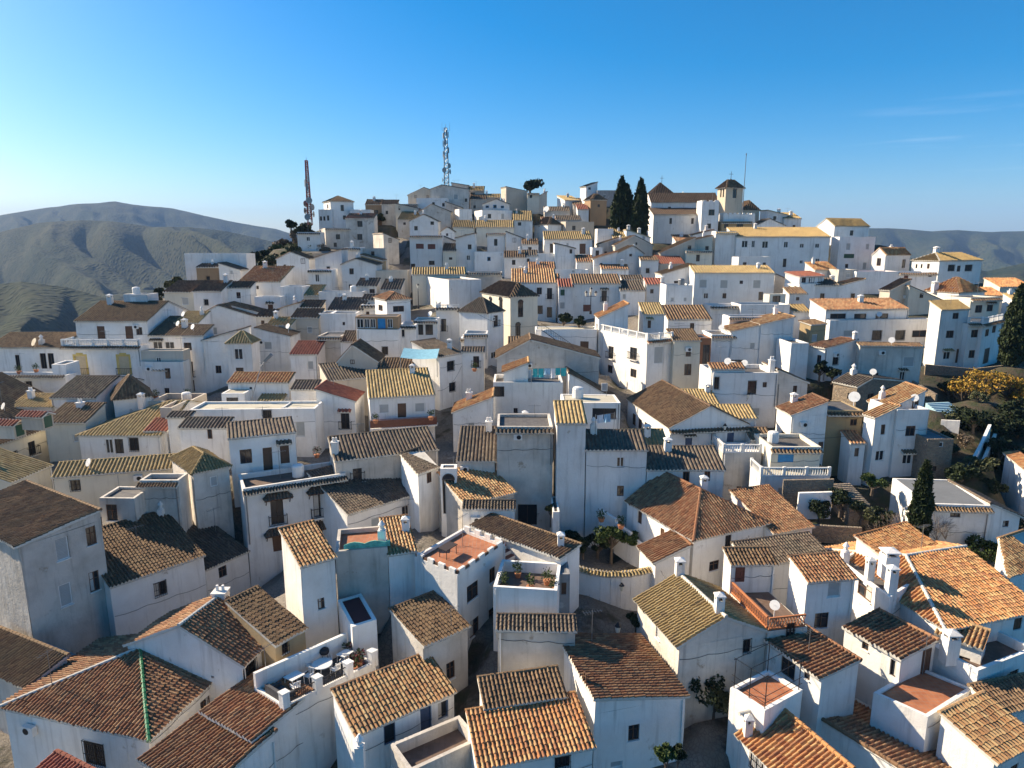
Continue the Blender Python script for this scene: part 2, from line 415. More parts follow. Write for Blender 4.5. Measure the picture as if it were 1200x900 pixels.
# ---------------------------------------------------------------- houses
HS = []
CURLAB = ['']
class House: pass
CUR = [None]
NREL = []
def parse_w(W):
    out = []
    for tok in W.split():
        f, k = tok[0], tok[1]; nums = [float(x) for x in tok[2:].split(',')]
        out.append((f, k, *nums))
    return out
def h(lab, u, v, R, L=None, roof='sa', vr=None, tile='brown', wall='white', W='', psi=0, vd=None, vb=None, ph=.8, floor='dark',
      ch=(), wing=False, cat='house', name='house', rh=None, r=.5, rail=None, rails='AB', strip=False, caps=None, hip0=False, oh=None,
      vcap=None, ant=None, t=None, crenel=False, hx=None, group='white houses of the hillside village', deep=0):
    H = House(); t = t or tdep(v if vd is None else vd)
    P0 = at(u, v, t); ps = pb = R_(psi)
    if isinstance(L, tuple):
        q = on_z(L[0], L[1], P0[2]) - P0; ps = pb = math.atan2(-q[0], q[1])
    if isinstance(R, tuple):
        q = on_z(R[0], R[1], P0[2]) - P0; ps = math.atan2(q[1], q[0])
        if not isinstance(L, tuple): pb = ps
    a = np.array([math.cos(ps), math.sin(ps), 0]); b = np.array([-math.sin(pb), math.cos(pb), 0])
    na = np.array([-math.sin(ps), math.cos(ps), 0]); nb = np.array([math.cos(pb), math.sin(pb), 0])
    if abs(pb - ps) > .3: NREL.append(('skew', lab, round(math.degrees(pb - ps))))
    def col(uu, d):
        k = (uu - 600) / FPX; c = P0 - EYE
        den = (d @ RGT) - k * (d @ FWD)
        s = (k * (c @ FWD) - c @ RGT) / den if abs(den) > 1e-6 else 6.
        return s
    ext = lambda x, d: None if x is None else (float(x) if isinstance(x, float) else col(x[0] if isinstance(x, tuple) else x, d))
    LA = ext(R, a); LB = ext(L, b)
    if LA is None or not (.4 < LA < 60): LA = 5.0; NREL.append(('LA', lab, LA))
    if LB is not None and not (.4 < LB < 40): NREL.append(('LB', lab, LB)); LB = 6.0
    sl0 = .29; X = lambda x, y, z=0: P0 + a * x + b * y + np.array([0, 0, z])
    vproj = lambda p: proj(p)[1]
    def solve(fn, lo, hi):
        best = min(np.linspace(lo, hi, 60), key=lambda s: abs(fn(s) - vr)); return float(best)
    ze = 0.0
    if roof == 'flat': LB = LB or 6.; rh = 0
    elif roof == 'sa':
        if LB is None: LB = solve(lambda s: vproj(X(0, s, sl0 * s)), 1.2, 11) if vr else 5.
        if rh is None: rh = hgt(X(0, LB), vr) if vr else sl0 * LB
        rh = min(max(rh, .12 * LB), .5 * LB)
    elif roof == 'ga':
        if LB is None: LB = 2 * solve(lambda s: vproj(X(0, s, sl0 * s)), 1., 7) if vr else 7.
        if rh is None: rh = hgt(X(0 if not hip0 else LB * r, LB * r), vr) if vr else sl0 * LB * r
        rh = min(max(rh, .15 * LB * r), .9 * LB * r)
    elif roof == 'gb':
        LB = LB or 7.
        if rh is None: rh = hgt(X(LA * r, 0 if not hip0 else LA * r), vr) if vr else sl0 * LA / 2
        rh = min(max(rh, .1 * LA * r), 1.0 * LA)
    elif roof in ('sb', 'sB'):
        LB = LB or 6.
        if rh is None: rh = hgt(X(LA, 0), vr) if vr else sl0 * LA
        if roof == 'sB': rh = -rh if vr else rh
        rh = min(max(rh, .08 * LA), .95 * LA)
        if roof == 'sB': ze = -rh
    elif roof == 'hip':
        LB = LB or max(3., min(LA, 9.) * .8)
        if rh is None: rh = hgt(X(LA / 2, LB / 2), vr) if vr else sl0 * min(LA, LB) / 2
        rh = min(max(rh, .2), .8 * min(LA, LB))
    AR = random.Random(int(u * 31 + v * 17)); nlab = lab or ''
    if not ch and roof in ('sa', 'ga', 'gb', 'sb') and LA > 3.2 and LB > 2.5 and t > 55 and AR.random() < .45:
        ch = [(AR.uniform(.15, .85), AR.uniform(.6, .9), AR.uniform(.5, .7), AR.uniform(.6, 1.1), AR.choice((0, 0, 1, 2)))]
    if not ant and roof != 'hip' and LA > 3 and AR.random() < .32: ant = (AR.uniform(.1, .9), AR.uniform(.5, .9), AR.uniform(1.6, 2.8))
    if roof == 'flat' and not strip and not rail and not crenel and LA > 2.5 and t > 60 and AR.random() < .35: strip = True
    if not W and t > 70 and LA > 3.5 and roof != 'flat' and not any(x in nlab for x in ('blank', 'plain', 'bare', 'windowless', 'roof patch')):
        k = 1 if LA < 7 else 2
        for i in range(k):
            q = X(LA * (AR.uniform(.25, .75) if k == 1 else AR.uniform(.2, .4) + .4 * i), 0, -AR.uniform(1.5, 2.1)); pu, pv, pt = proj(q); ww = 800 / pt * AR.uniform(.6, .85)
            W += ' A%s%.1f,%.1f,%.1f,%.1f' % (AR.choice('wwgs'), pu, pv, ww, ww * 1.3)
    CURLAB[0] = nlab or CURLAB[0]
    if t > 62 and LA > 4.2 and t < 200 and not any(x in CURLAB[0] for x in ('blank', 'bare', 'windowless', 'plain', 'wall house', 'church', 'tower', 'chapel', 'archway', 'shed', 'villa')):
        have = [proj_s for proj_s in (float(x[2:].split(',')[1]) for x in W.split() if x[0] == 'A')]
        for row in range(3):
            zr_ = -1.6 - 2.5 * row - (.9 if rail else 0); _, pv, pt = proj(X(LA / 2, 0, zr_)); one = 800 / pt
            if any(abs(pv - q) < 1.9 * one for q in have): continue
            if row and vb is not None and pv + one > vb: continue
            if vb is None and row > 1: continue
            for i in range(max(1, int(LA / 3.4))):
                if AR.random() < .35: continue
                f_ = (i + AR.uniform(.35, .65)) / max(1, int(LA / 3.4)); pu, pv, pt = proj(X(LA * f_, 0, zr_)); ww = 800 / pt * AR.uniform(.65, .9)
                W += ' A%s%.1f,%.1f,%.1f,%.1f' % (AR.choice('wwgsnb' if t < 115 else 'wwsnk'), pu, pv, ww, ww * AR.choice((1.2, 1.35, 1.9)))
    zb = -5.5
    if vb is not None: zb = min(-4.5, hgt(P0, vb))
    H.P, H.a, H.b, H.LA, H.LB, H.ze, H.X, H.t, H.rh = P0, a, b, LA, LB, P0[2] + ze, X, t, rh
    zg = P0[2] + zb; H.zg = zg; H.foot = [X(0, 0), X(LA, 0), X(LA, LB), X(0, LB), X(LA / 2, LB / 2)]
    HS.append(H)
    near = t < 62; lod = 0 if t < 63 else (1 if t < 105 else 2)
    if wing: root = CUR[0]
    else:
        base = X(LA / 2, LB / 2); base[2] = zg
        root = empty(name, base, lab, cat, group); CUR[0] = root
    loc = np.array(root.location); H.root = root; H.loc = loc
    flat = roof == 'flat'
    railing_drop = .9 if rail else 0
    top = ze - railing_drop              # wall top relative to P0
    bot = zb - 2.5
    # --- roof height over the wall line
    if roof == 'sa': zr = lambda x, y: ze + rh * y / LB
    elif roof == 'sb': zr = lambda x, y: ze + rh * x / LA
    elif roof == 'sB': zr = lambda x, y: ze + rh * (1 - x / LA)
    elif roof == 'ga': zr = lambda x, y: ze + (rh * min(y / (LB * r), (LB - y) / (LB * (1 - r))))
    elif roof == 'gb': zr = lambda x, y: ze + (rh * min(x / (LA * r), (LA - x) / (LA * (1 - r))))
    else: zr = lambda x, y: top
    H.zr = zr
    # --- openings
    wins = []
    for f, k, wu, wv, ww, wh in parse_w(W):
        d0, nrm = (a, na) if f == 'A' else (b, nb)
        def hit(uu, vv):
            d = ray(uu, vv); den = d @ nrm
            if abs(den) < 1e-4: return None
            s = ((P0 - EYE) @ nrm) / den; q = EYE + d * s - P0; return q @ d0, q[2]
        pts = [hit(wu - ww / 2, wv), hit(wu + ww / 2, wv), hit(wu, wv - wh / 2), hit(wu, wv + wh / 2)]
        if any(p is None for p in pts): continue
        s0, s1 = sorted((pts[0][0], pts[1][0])); z1, z0 = pts[2][1], pts[3][1]
        L_ = LA if f == 'A' else LB
        if s1 - s0 > L_ - .1 or s1 < .1 or s0 > L_ - .1: NREL.append(('win', lab[:40], tok_(f, k, wu, wv), round(s0, 1), round(s1, 1), round(L_, 1))); 
        wd = min(s1 - s0, L_ - .16, 3.6 if k not in 'Gk' else 6); cs = min(max((s0 + s1) / 2, wd / 2 + .08), L_ - wd / 2 - .08)
        if wd < .15: continue
        wins.append([f, k, cs - wd / 2, cs + wd / 2, z0, z1])
    # --- wall mesh
    mb = MB(); dep = .16
    faces = [('A', X(0, 0), a, -na, LA, lambda s: zr(s, 0), [(LA * r)] if roof == 'gb' else []),
             ('B', X(0, 0), b, -nb, LB, lambda s: zr(0, s), [(LB * r)] if roof == 'ga' else []),
             ('C', X(0, LB), a, na, LA, lambda s: zr(s, LB), [(LA * r)] if roof == 'gb' else []),
             ('D', X(LA, 0), b, nb, LB, lambda s: zr(LA, s), [(LB * r)] if roof == 'ga' else [])]
    Zv = np.array([0, 0, 1.0])
    for fn, o, d, nn, L_, zt, brk in faces:
        ops = []
        for w in wins:
            if w[0] == fn and w[5] < top - .06: ops.append(w); w.append(True)
        xs = sorted({0, L_, *[x for w in ops for x in (w[2], w[3])]}); zs = sorted({bot, top, *[z for w in ops for z in (max(w[4], bot + .1), w[5])]})
        for i in range(len(xs) - 1):
            for j in range(len(zs) - 1):
                cx, cz = (xs[i] + xs[i + 1]) / 2, (zs[j] + zs[j + 1]) / 2
                if any(w[2] < cx < w[3] and w[4] < cz < w[5] for w in ops): continue
                mb.quad(o + d * xs[i] + Zv * zs[j], o + d * xs[i + 1] + Zv * zs[j], o + d * xs[i + 1] + Zv * zs[j + 1], o + d * xs[i] + Zv * zs[j + 1])
        for w in ops:
            c = [o + d * w[2] + Zv * w[4], o + d * w[3] + Zv * w[4], o + d * w[3] + Zv * w[5], o + d * w[2] + Zv * w[5]]
            for i in range(4):
                p, q = c[i], c[(i + 1) % 4]; mb.quad(p, q, q - nn * dep, p - nn * dep)
        if roof not in ('flat', 'hip') and not (roof == 'ga' and hip0 and fn == 'B') and not (roof == 'gb' and hip0 and fn == 'A'):
            tp = [(s, zt(s)) for s in [0] + brk + [L_]]
            pts = [o + Zv * top, o + d * L_ + Zv * top] + [o + d * s + Zv * z for s, z in reversed(tp) if z > top + .01]
            if len(pts) > 2: mb.poly(pts)
    thick = .24 if not rail else 0.02
    if flat:
        fz = (top - ph) if not rail else top - .02
        i0 = [X(0, 0), X(LA, 0), X(LA, LB), X(0, LB)]; th = min(thick, LA / 4, LB / 4)
        i1 = [X(th, th), X(LA - th, th), X(LA - th, LB - th), X(th, LB - th)]
        if crenel:
            pass
        for i in range(4):
            j = (i + 1) % 4
            mb.quad(i0[i] + Zv * top, i0[j] + Zv * top, i1[j] + Zv * top, i1[i] + Zv * top)
            mb.quad(i1[i] + Zv * top, i1[j] + Zv * top, i1[j] + Zv * fz, i1[i] + Zv * fz)
        fb = MB(); fb.poly([p + Zv * fz for p in i1]); fb.obj('terrace_floor', FL[floor], root, loc)
        _fixloc(root)
        if crenel:
            for fn, o, d, L_ in (('A', X(0, 0), a, LA), ('B', X(0, 0), b, LB), ('D', X(LA, 0), b, LB)):
                k = max(2, int(L_ / 1.1)); nn = b if fn == 'A' else (a if fn == 'B' else -a)
                for i in range(k):
                    mb.obox(o + d * ((i + .5) * L_ / k) + nn * .12 + Zv * (top + .16), d * (L_ / k * .27), nn * .115, Zv * .159)
    wobj = mb.obj('wall', M[wall], root, loc); _fixloc(root)
    # --- windows
    for w in wins:
        f, k, s0, s1, z0, z1 = w[:6]; inset = len(w) > 6
        o, d, nn = (X(0, 0), a, -na) if f == 'A' else (X(0, 0), b, -nb)
        window(root, loc, o, d, nn, s0, s1, z0, z1, k, inset, near, t)
    # --- small things fixed to the house: tiled hoods, air conditioners, dishes, water tanks
    if 58 < t < 125:
        hood = [[], [], [], []]
        for w in wins:
            if w[0] == 'A' and w[1] in 'dkbxn' and w[5] < ze - .75 and AR.random() < .4:
                z_ = w[5] + .18; hood = [[], [], [], []]
                tile_plane(hood, X(w[2] - .3, 0, z_) - na * .6, X(w[3] + .3, 0, z_) - na * .6, [X(w[2] - .3, .02, z_ + .26), X(w[3] + .3, .02, z_ + .26)], lod, loc, int(u + z_ * 9))
                if hood[0]: roof_obj('window_hood', hood, [T[tile], P['mortar']], root, loc)
        if LA > 3.5 and AR.random() < .16:
            q = X(LA * AR.uniform(.15, .85), 0, ze - AR.uniform(.6, 1.2)) - na * .2; pm_ = MB(); pm_.obox(q, a * .4, na * .16, (0, 0, .28)); oo_ = pm_.obj('air_conditioner', P['whitep'], root, loc)
            pm_ = MB(); pm_.tube(q - na * .165 + a * .08, q - na * .18 + a * .08, .21, .21, 12); pm_.obj('fan_grille', P['iron'], oo_, loc)
        if LA > 3 and not rail and AR.random() < .1:
            q = X(LA * AR.uniform(.1, .9), LB * .4, 0); q[2] = P0[2] + zr(LA * .5, LB * .4) + .75; dd = np.array([-.5, -.75, .42]) / .995; pm_ = MB()
            pm_.tube(q - Zv * 1.0, q, .035, .035, 5); pm_.tube(q, q + dd * .09, .08, .42, 12); pm_.tube(q + dd * .09, q + dd * .5, .012, .012, 4); pm_.obj('satellite_dish', P['whitep'], root, loc)
        if flat and LA > 3.5 and LB > 3 and not crenel and AR.random() < .3:
            q = X(LA * AR.uniform(.25, .75), LB * .6, top - ph + .02); pm_ = MB(); pm_.lathe(q, [(.55, 0), (.58, .1), (.58, 1.0), (.5, 1.15), (.15, 1.25)], 12); pm_.obj('water_tank', P['whitep'] if AR.random() < .6 else P['steel'], root, loc)
    # --- drainpipes and cables fixed to the front
    if t < 112 and LA > 3.2:
        if AR.random() < .4:
            pm_ = MB(); x_ = LA - .18 if AR.random() < .6 else .18; q = X(x_, 0, ze - .15) - na * .07; pm_.tube(q, q - Zv * AR.uniform(3, 5.5), .05, .05, 6); pm_.obj('drainpipe', P['steel'] if AR.random() < .5 else P['whitep'], root, loc)
        if AR.random() < .45:
            pm_ = MB(); z_ = ze - AR.uniform(.35, 2.6); n_ = 9; dz = AR.uniform(-.3, .3)
            pts = [X(.05 + (LA - .1) * i / n_, 0, z_ + dz * i / n_ - .12 * math.sin(math.pi * (i % 3) / 3)) - na * .04 for i in range(n_ + 1)]
            for i in range(n_): pm_.tube(pts[i], pts[i + 1], .016, .016, 4, 0, False)
            pm_.obj('facade_cable', P['iron'], root, loc)
    # --- roof
    if not flat:
        s_ = .12; oo = (.28 if near else .22) if oh is None else oh; acc = [[], [], [], []]; caps_ = []
        lift = .14
        Y = lambda x, y, z: X(x, y, ze + z + lift)
        if roof == 'sa':
            sl = rh / LB; pl = [(Y(-s_, -oo, -sl * oo), Y(LA + s_, -oo, -sl * oo), [Y(-s_, LB + s_, rh + sl * s_), Y(LA + s_, LB + s_, rh + sl * s_)])]
            caps_ = [(Y(-s_, LB + .1, rh), Y(LA + s_, LB + .1, rh))]
        elif roof == 'sb':
            sl = rh / LA; pl = [(Y(-oo, LB + s_, -sl * oo), Y(-oo, -s_, -sl * oo), [Y(LA + s_, LB + s_, rh), Y(LA + s_, -s_, rh)])]
            caps_ = [(Y(LA + .05, -s_, rh), Y(LA + .05, LB, rh))]
        elif roof == 'sB':
            sl = rh / LA; pl = [(Y(LA + oo, -s_, -sl * oo), Y(LA + oo, LB + s_, -sl * oo), [Y(-s_, -s_, rh), Y(-s_, LB + s_, rh)])]
            caps_ = [(Y(-.05, -s_, rh), Y(-.05, LB, rh))]
        elif roof == 'ga':
            h1, h2 = LB * r, LB * (1 - r); a1, a2 = rh / h1, rh / h2
            x0 = -s_ if not hip0 else -oo
            lt = Y(-s_, h1, rh) if not hip0 else Y(hx or h1, h1, rh)
            pl = [(Y(x0, -oo, -a1 * oo), Y(LA + s_, -oo, -a1 * oo), [lt, Y(LA + s_, h1, rh)]),
                  (Y(LA + s_, LB + oo, -a2 * oo), Y(x0, LB + oo, -a2 * oo), [Y(LA + s_, h1, rh), lt])]
            caps_ = [(lt, Y(LA + s_, h1, rh))]
            if hip0:
                pl.append((Y(-oo, LB + oo, -a1 * oo), Y(-oo, -oo, -a1 * oo), [lt])); caps_ += [(Y(-oo, -oo, -a1 * oo), lt), (Y(-oo, LB + oo, -a1 * oo), lt)]
        elif roof == 'gb':
            h1, h2 = LA * r, LA * (1 - r); a1, a2 = rh / h1, rh / h2
            y0 = -s_ if not hip0 else -oo
            lt = Y(h1, -s_, rh) if not hip0 else Y(h1, h1, rh)
            pl = [(Y(-oo, LB + s_, -a1 * oo), Y(-oo, y0, -a1 * oo), [Y(h1, LB + s_, rh), lt]),
                  (Y(LA + oo, y0, -a2 * oo), Y(LA + oo, LB + s_, -a2 * oo), [lt, Y(h1, LB + s_, rh)])]
            caps_ = [(lt, Y(h1, LB + s_, rh))]
            if hip0:
                pl.append((Y(-oo, -oo, -a1 * oo), Y(LA + oo, -oo, -a2 * oo), [lt])); caps_ += [(Y(-oo, -oo, -a1 * oo), lt), (Y(LA + oo, -oo, -a2 * oo), lt)]
        elif roof == 'hip':
            mm = min(LA, LB) / 2; sl = rh / mm
            if LA >= LB: r0, r1 = Y(mm, mm, rh), Y(LA - mm, mm, rh)
            else: r0, r1 = Y(mm, mm, rh), Y(mm, LB - mm, rh)
            c = [Y(-oo, -oo, -sl * oo), Y(LA + oo, -oo, -sl * oo), Y(LA + oo, LB + oo, -sl * oo), Y(-oo, LB + oo, -sl * oo)]
            if LA >= LB: pl = [(c[0], c[1], [r0, r1]), (c[1], c[2], [r1]), (c[2], c[3], [r1, r0]), (c[3], c[0], [r0])]
            else: pl = [(c[0], c[1], [r0]), (c[1], c[2], [r0, r1]), (c[2], c[3], [r1]), (c[3], c[0], [r1, r0])]
            caps_ = [(c[0], r0), (c[1], r1 if LA >= LB else r0), (c[2], r1), (c[3], r0 if LA >= LB else r1)] + ([(r0, r1)] if abs(LA - LB) > .4 else [])
        H.planes = pl
        for i, (q0, q1, tp) in enumerate(pl): tile_plane(acc, q0, q1, tp, lod, loc, int(u * 7 + v * 13 + i))
        if acc[0]:
            ro = roof_obj('roof', acc, [T[tile], P['mortar']], root, loc); H.roof = ro
            if caps != 'none':
                cm = MB()
                gm = MB()
                for i, (p, q) in enumerate(caps_): ridge_caps(gm if caps == 'green' and i == 1 else cm, p, q, lod)
                gm.obj('ridge_cap', P['greenglaze'], ro, loc)
                cmat = P['mortar'] if caps in ('white', 'green') else T[tile]
                cm.obj('ridge_cap', cmat, ro, loc)
                _fixloc(root)
            if vcap:   # white cap tiles along verges / edges
                vm = MB()
                for key in vcap.split():
                    seg = {'A': (Y(-oo, -.05, (-sl * oo if roof in ('sb',) else rh if roof == 'sB' else 0)), Y(LA + s_, -.05, rh if roof == 'sb' else 0)),
                           'R': (Y(LA + .02, -s_, zr(LA, 0) - ze), Y(LA + .02, LB + s_, zr(LA, LB) - ze)),
                           'L': (Y(-.02, -s_, zr(0, 0) - ze), Y(-.02, LB + s_, zr(0, LB) - ze)),
                           'T': (Y(-s_, LB, rh), Y(LA + s_, LB, rh))}[key]
                    ridge_caps(vm, seg[0] + Zv * .05, seg[1] + Zv * .05, 0, 0, .11)
                vm.obj('verge_cap', P['mortar'], ro, loc); _fixloc(root)
    if strip:
        acc = [[], [], [], []]
        z_ = top - .28 if strip is True else top - strip
        tile_plane(acc, X(-.1, -.55, z_ - .2), X(LA + .1, -.55, z_ - .2), [X(-.1, .02, z_ + .06), X(LA + .1, .02, z_ + .06)], lod, loc, int(u))
        roof_obj('eave_tiles', acc, [T[tile], P['mortar']], root, loc)
    if rail:
        segs = {'A': (X(.1, .1, top), X(LA - .1, .1, top)), 'B': (X(.1, LB - .1, top), X(.1, .3, top)), 'D': (X(LA - .1, .3, top), X(LA - .1, LB - .1, top))}
        for f in rails:
            ro_ = rail_mesh(rail, *segs[f], near).obj({'bal': 'balustrade'}.get(rail, 'railing'), P[RAILM[rail]], root, loc)
        _fixloc(root)
    for c in ch:
        fa, fb, w, hh = c[:4]; st = c[4] if len(c) > 4 else 0
        x, y = fa * LA, fb * LB
        zz = zr(x, y) if roof != 'hip' else ze + rh * min(1, min(x, y, LA - x, LB - y) / (min(LA, LB) / 2))
        chimney(root, loc, X(x, y, zz), w, hh, near, st)
    if ant:
        x, y = ant[0] * LA, ant[1] * LB; q = X(x, y, zr(x, y)); am = MB(); ah = ant[2] if len(ant) > 2 else 2.2
        am.tube(q - Zv * .3, q + Zv * ah, .025, .02, 5); tp = q + Zv * (ah - .15)
        am.tube(tp - a * .7, tp + a * .7, .015, .015, 4)
        for i in range(7): am.tube(tp + a * (i - 3) * .2 - b * (.3 - .02 * i), tp + a * (i - 3) * .2 + b * (.3 - .02 * i), .01, .01, 3)
        am.obj('television_antenna', P['steel'], root, loc); _fixloc(root)
    return H
def tok_(*x): return ' '.join(map(str, x))
def _fixloc(root):
    """children are built in root-local coordinates: clear the world offset that obj() keeps for orphans"""
    for c in root.children: c.location = (0, 0, 0)

def window(root, loc, o, d, nn, s0, s1, z0, z1, k, inset, near, t):
    Z = np.array([0, 0, 1.0]); w, hh = s1 - s0, z1 - z0
    back = -.09 if inset else .015
    O = o + nn * back; c = lambda s, z, y=0: O + d * s + Z * z + nn * y
    fw = min(.07, w * .12) if near else min(.08, w * .14)
    fm = {'w': 'wood', 'g': 'darkwood', 'n': 'whitep', 's': 'whitep', 'd': 'wood', 'k': 'darkwood', 'b': 'darkwood', 'p': 'blue', 'a': 'darkwood', 'y': 'yellowp',
          'q': 'slate', 'G': 'wood', 'e': 'green', 'r': 'maroonp', 't': 'whitep', 'm': 'darkwood', 'x': 'slate'}.get(k, 'wood')
    fmat = P.get(fm, P['redwood'])
    door = k in 'dkbpemrtx' and hh > 1.45 * w
    nm = 'door' if (k in 'drx') or (k == 'p' and hh > 1.3) or (k == 'e' and door) or (k == 'm') else 'window'
    f = MB()
    def bar(a0, a1, b0, b1, y0, y1): f.obox(c((a0 + a1) / 2, (b0 + b1) / 2, (y0 + y1) / 2), d * ((a1 - a0) / 2), Z * ((b1 - b0) / 2), nn * ((y1 - y0) / 2))
    bar(s0, s0 + fw, z0, z1, -.03, .03); bar(s1 - fw, s1, z0, z1, -.03, .03)
    bar(s0 + fw, s1 - fw, z1 - fw, z1, -.03, .03); bar(s0 + fw, s1 - fw, z0, z0 + fw, -.03, .03)
    if k in 'wgnbkaetm' and w > .5: bar((s0 + s1) / 2 - fw * .45, (s0 + s1) / 2 + fw * .45, z0 + fw, z1 - fw, -.025, .025)
    if k in 'nw' and near: bar(s0 + fw, s1 - fw, z0 + hh * .62, z0 + hh * .62 + .04, -.02, .02)
    fo = f.obj(nm, fmat, root, loc); fo.location = 0, 0, 0
    pb = MB(); pm = P['glass']
    if k in 's' or k == 'y' or (k == 'e' and not door):
        n = max(4, int(hh / .12)); pm = {'s': P['blind'], 'y': P['cream_b'], 'e': P['green']}[k]; pn = 'blind'
        for i in range(n):
            za, zb_ = z0 + fw + (hh - 2 * fw) * i / n, z0 + fw + (hh - 2 * fw) * (i + 1) / n
            pb.quad(c(s0 + fw, za, .0), c(s1 - fw, za, .0), c(s1 - fw, zb_ - .01, .02), c(s0 + fw, zb_ - .01, .02))
            pb.quad(c(s0 + fw, zb_ - .01, .02), c(s1 - fw, zb_ - .01, .02), c(s1 - fw, zb_, .0), c(s0 + fw, zb_, .0))
    elif nm == 'door':
        pn = 'door_panel'; pm = {'p': P['blue'], 'e': P['green'], 'r': P['redwood'], 'x': P['slate'], 'm': P['iron']}.get(k, P['wood'])
        pb.obox(c((s0 + s1) / 2, (z0 + z1) / 2, -.02), d * (w / 2 - fw), Z * (hh / 2 - fw), nn * .02)
        for i in range(2):
            for j in range(3):
                x0 = s0 + fw + (w - 2 * fw) * (i * .5 + .08); x1 = x0 + (w - 2 * fw) * .34; y0 = z0 + fw + (hh - 2 * fw) * (j / 3 + .04); y1 = y0 + (hh - 2 * fw) * .25
                pb.obox(c((x0 + x1) / 2, (y0 + y1) / 2, .01), d * ((x1 - x0) / 2), Z * ((y1 - y0) / 2), nn * .012)
    else:
        pn = 'pane'
        pb.quad(c(s0 + fw * .5, z0 + fw * .5, -.02), c(s1 - fw * .5, z0 + fw * .5, -.02), c(s1 - fw * .5, z1 - fw * .5, -.02), c(s0 + fw * .5, z1 - fw * .5, -.02))
    po = pb.obj(pn, pm, fo, loc); po.location = 0, 0, 0
    if near and pn == 'pane' and (int(s0 * 37 + z0 * 11) % 3 == 0):
        cb = MB(); x1 = s0 + fw + (w - 2 * fw) * .45
        cb.quad(c(s0 + fw, z0 + fw, -.015), c(x1, z0 + fw, -.015), c(x1, z1 - fw, -.015), c(s0 + fw, z1 - fw, -.015))
        q = cb.obj('curtain', P['curtain'], fo, loc); q.location = 0, 0, 0
    if k == 'a':   # arched head
        ab = MB(); rr = w / 2; n = 8; cx = (s0 + s1) / 2
        pts = [c(cx + rr * math.cos(math.pi * i / n), z1 + rr * math.sin(math.pi * i / n), .06 + .1 * inset) for i in range(n + 1)]
        ab.poly(pts); q = ab.obj('arch_pane', P['glass'], fo, loc); q.location = 0, 0, 0
        tb = MB()
        for i in range(n): tb.tube(pts[i], pts[i + 1], .05, .05, 5)
        q = tb.obj('arch_trim', fmat, fo, loc); q.location = 0, 0, 0
    if k == 'y':
        tb = MB(); e_ = .22; y0 = -back + .02
        for (x0, x1, q0, q1) in ((s0 - e_, s0, z0, z1 + e_), (s1, s1 + e_, z0, z1 + e_), (s0, s1, z1, z1 + e_)):
            tb.obox(O + d * ((x0 + x1) / 2) + Z * ((q0 + q1) / 2) + nn * y0, d * ((x1 - x0) / 2), Z * ((q1 - q0) / 2), nn * .03)
        cx = (s0 + s1) / 2; tb.obox(O + d * cx + Z * (z1 + e_ + .1) + nn * y0, d * (w * .3), Z * .1, nn * .03)
        q = tb.obj('window_surround', P['yellowp'], fo, loc); q.location = 0, 0, 0
    if k == 'g':
        gb = MB(); yy = -back + .1; n = max(3, int(w / (.14 if near else .2)))
        for i in range(n + 1):
            s = s0 + w * i / n; gb.obox(c(s, (z0 + z1) / 2, yy), d * .012, Z * (hh / 2 + .08), nn * .012)
        for z in (z0 - .06, (z0 + z1) / 2, z1 + .06): gb.obox(c((s0 + s1) / 2, z, yy), d * (w / 2 + .03), Z * .015, nn * .014)
        for s in (s0, s1): gb.obox(c(s, z0 - .06, yy / 2), d * .012, Z * .012, nn * (yy / 2)); gb.obox(c(s, z1 + .06, yy / 2), d * .012, Z * .012, nn * (yy / 2))
        q = gb.obj('window_grille', P['iron'], fo, loc); q.location = 0, 0, 0
    if k in 'by' and t < 150:
        y0 = -back; bo = .42; e_ = .28
        sb = MB(); sb.obox(O + d * ((s0 + s1) / 2) + Z * (z0 - .06) + nn * (y0 + bo / 2), d * (w / 2 + e_), Z * .05, nn * (bo / 2))
        q = sb.obj('balcony', M['white'], root, loc); q.location = 0, 0, 0
        base = O + Z * (z0) + nn * y0; rb = MB()
        p = [base + d * (s0 - e_ + .04), base + d * (s0 - e_ + .04) + nn * (bo - .04), base + d * (s1 + e_ - .04) + nn * (bo - .04), base + d * (s1 + e_ - .04)]
        for i in range(3):
            x = rail_mesh('iron', p[i], p[i + 1], near, .95); rb.add(x.v, x.f)
        qq = rb.obj('balcony_railing', P['iron'], q, loc); qq.location = 0, 0, 0
    if near and k in 'wgns' :
        sb = MB(); y0 = -back; sb.obox(O + d * ((s0 + s1) / 2) + Z * (z0 - .03) + nn * (y0 + .03), d * (w / 2 + .06), Z * .03, nn * .06)
        q = sb.obj('sill', M['white'], fo, loc); q.location = 0, 0, 0
P['cream_b'] = plain('cream_roller_blind', (.55, .45, .30), .6, 0, .06)
K = {}
# ================= foreground, left
K['F5'] = h('tall stained grey-white house with brown shed roof at the left edge', 22, 641, 118, (-60, 600), 'sb', 599, 'brown', 'old', 'As72.7,643,16,27 Aw106.7,628,12,22 As77,697,15,27 Aw110.7,681,12,24', vd=735, vb=785)
K['F6'] = h('low white house under a dark moss-flecked tiled shed roof beside the tall stained house', 129, 688, (238, 651), None, 'sa', 629, 'brown', 'white', 'Ag187.6,690,15,16', vd=690, vb=735, ch=[(.93, .93, .5, .7, 2)])
K['F7'] = h('small white lean-to house with nearly black tiles below the old square tower', 238, 669, (290, 646), None, 'sa', 628, 'dark', 'white', 'Aw261,670,10,13', t=59, vb=700)
K['F1'] = h('white corner house with hipped brown roof and a green glazed ridge', 174, 865, 270, (5, 828), 'ga', 761, 'rust', 'white', 'Bg111,884,23,26 Aw240,826,10,14 Aw247,822,8,18', hip0=True, caps='green', vd=850)
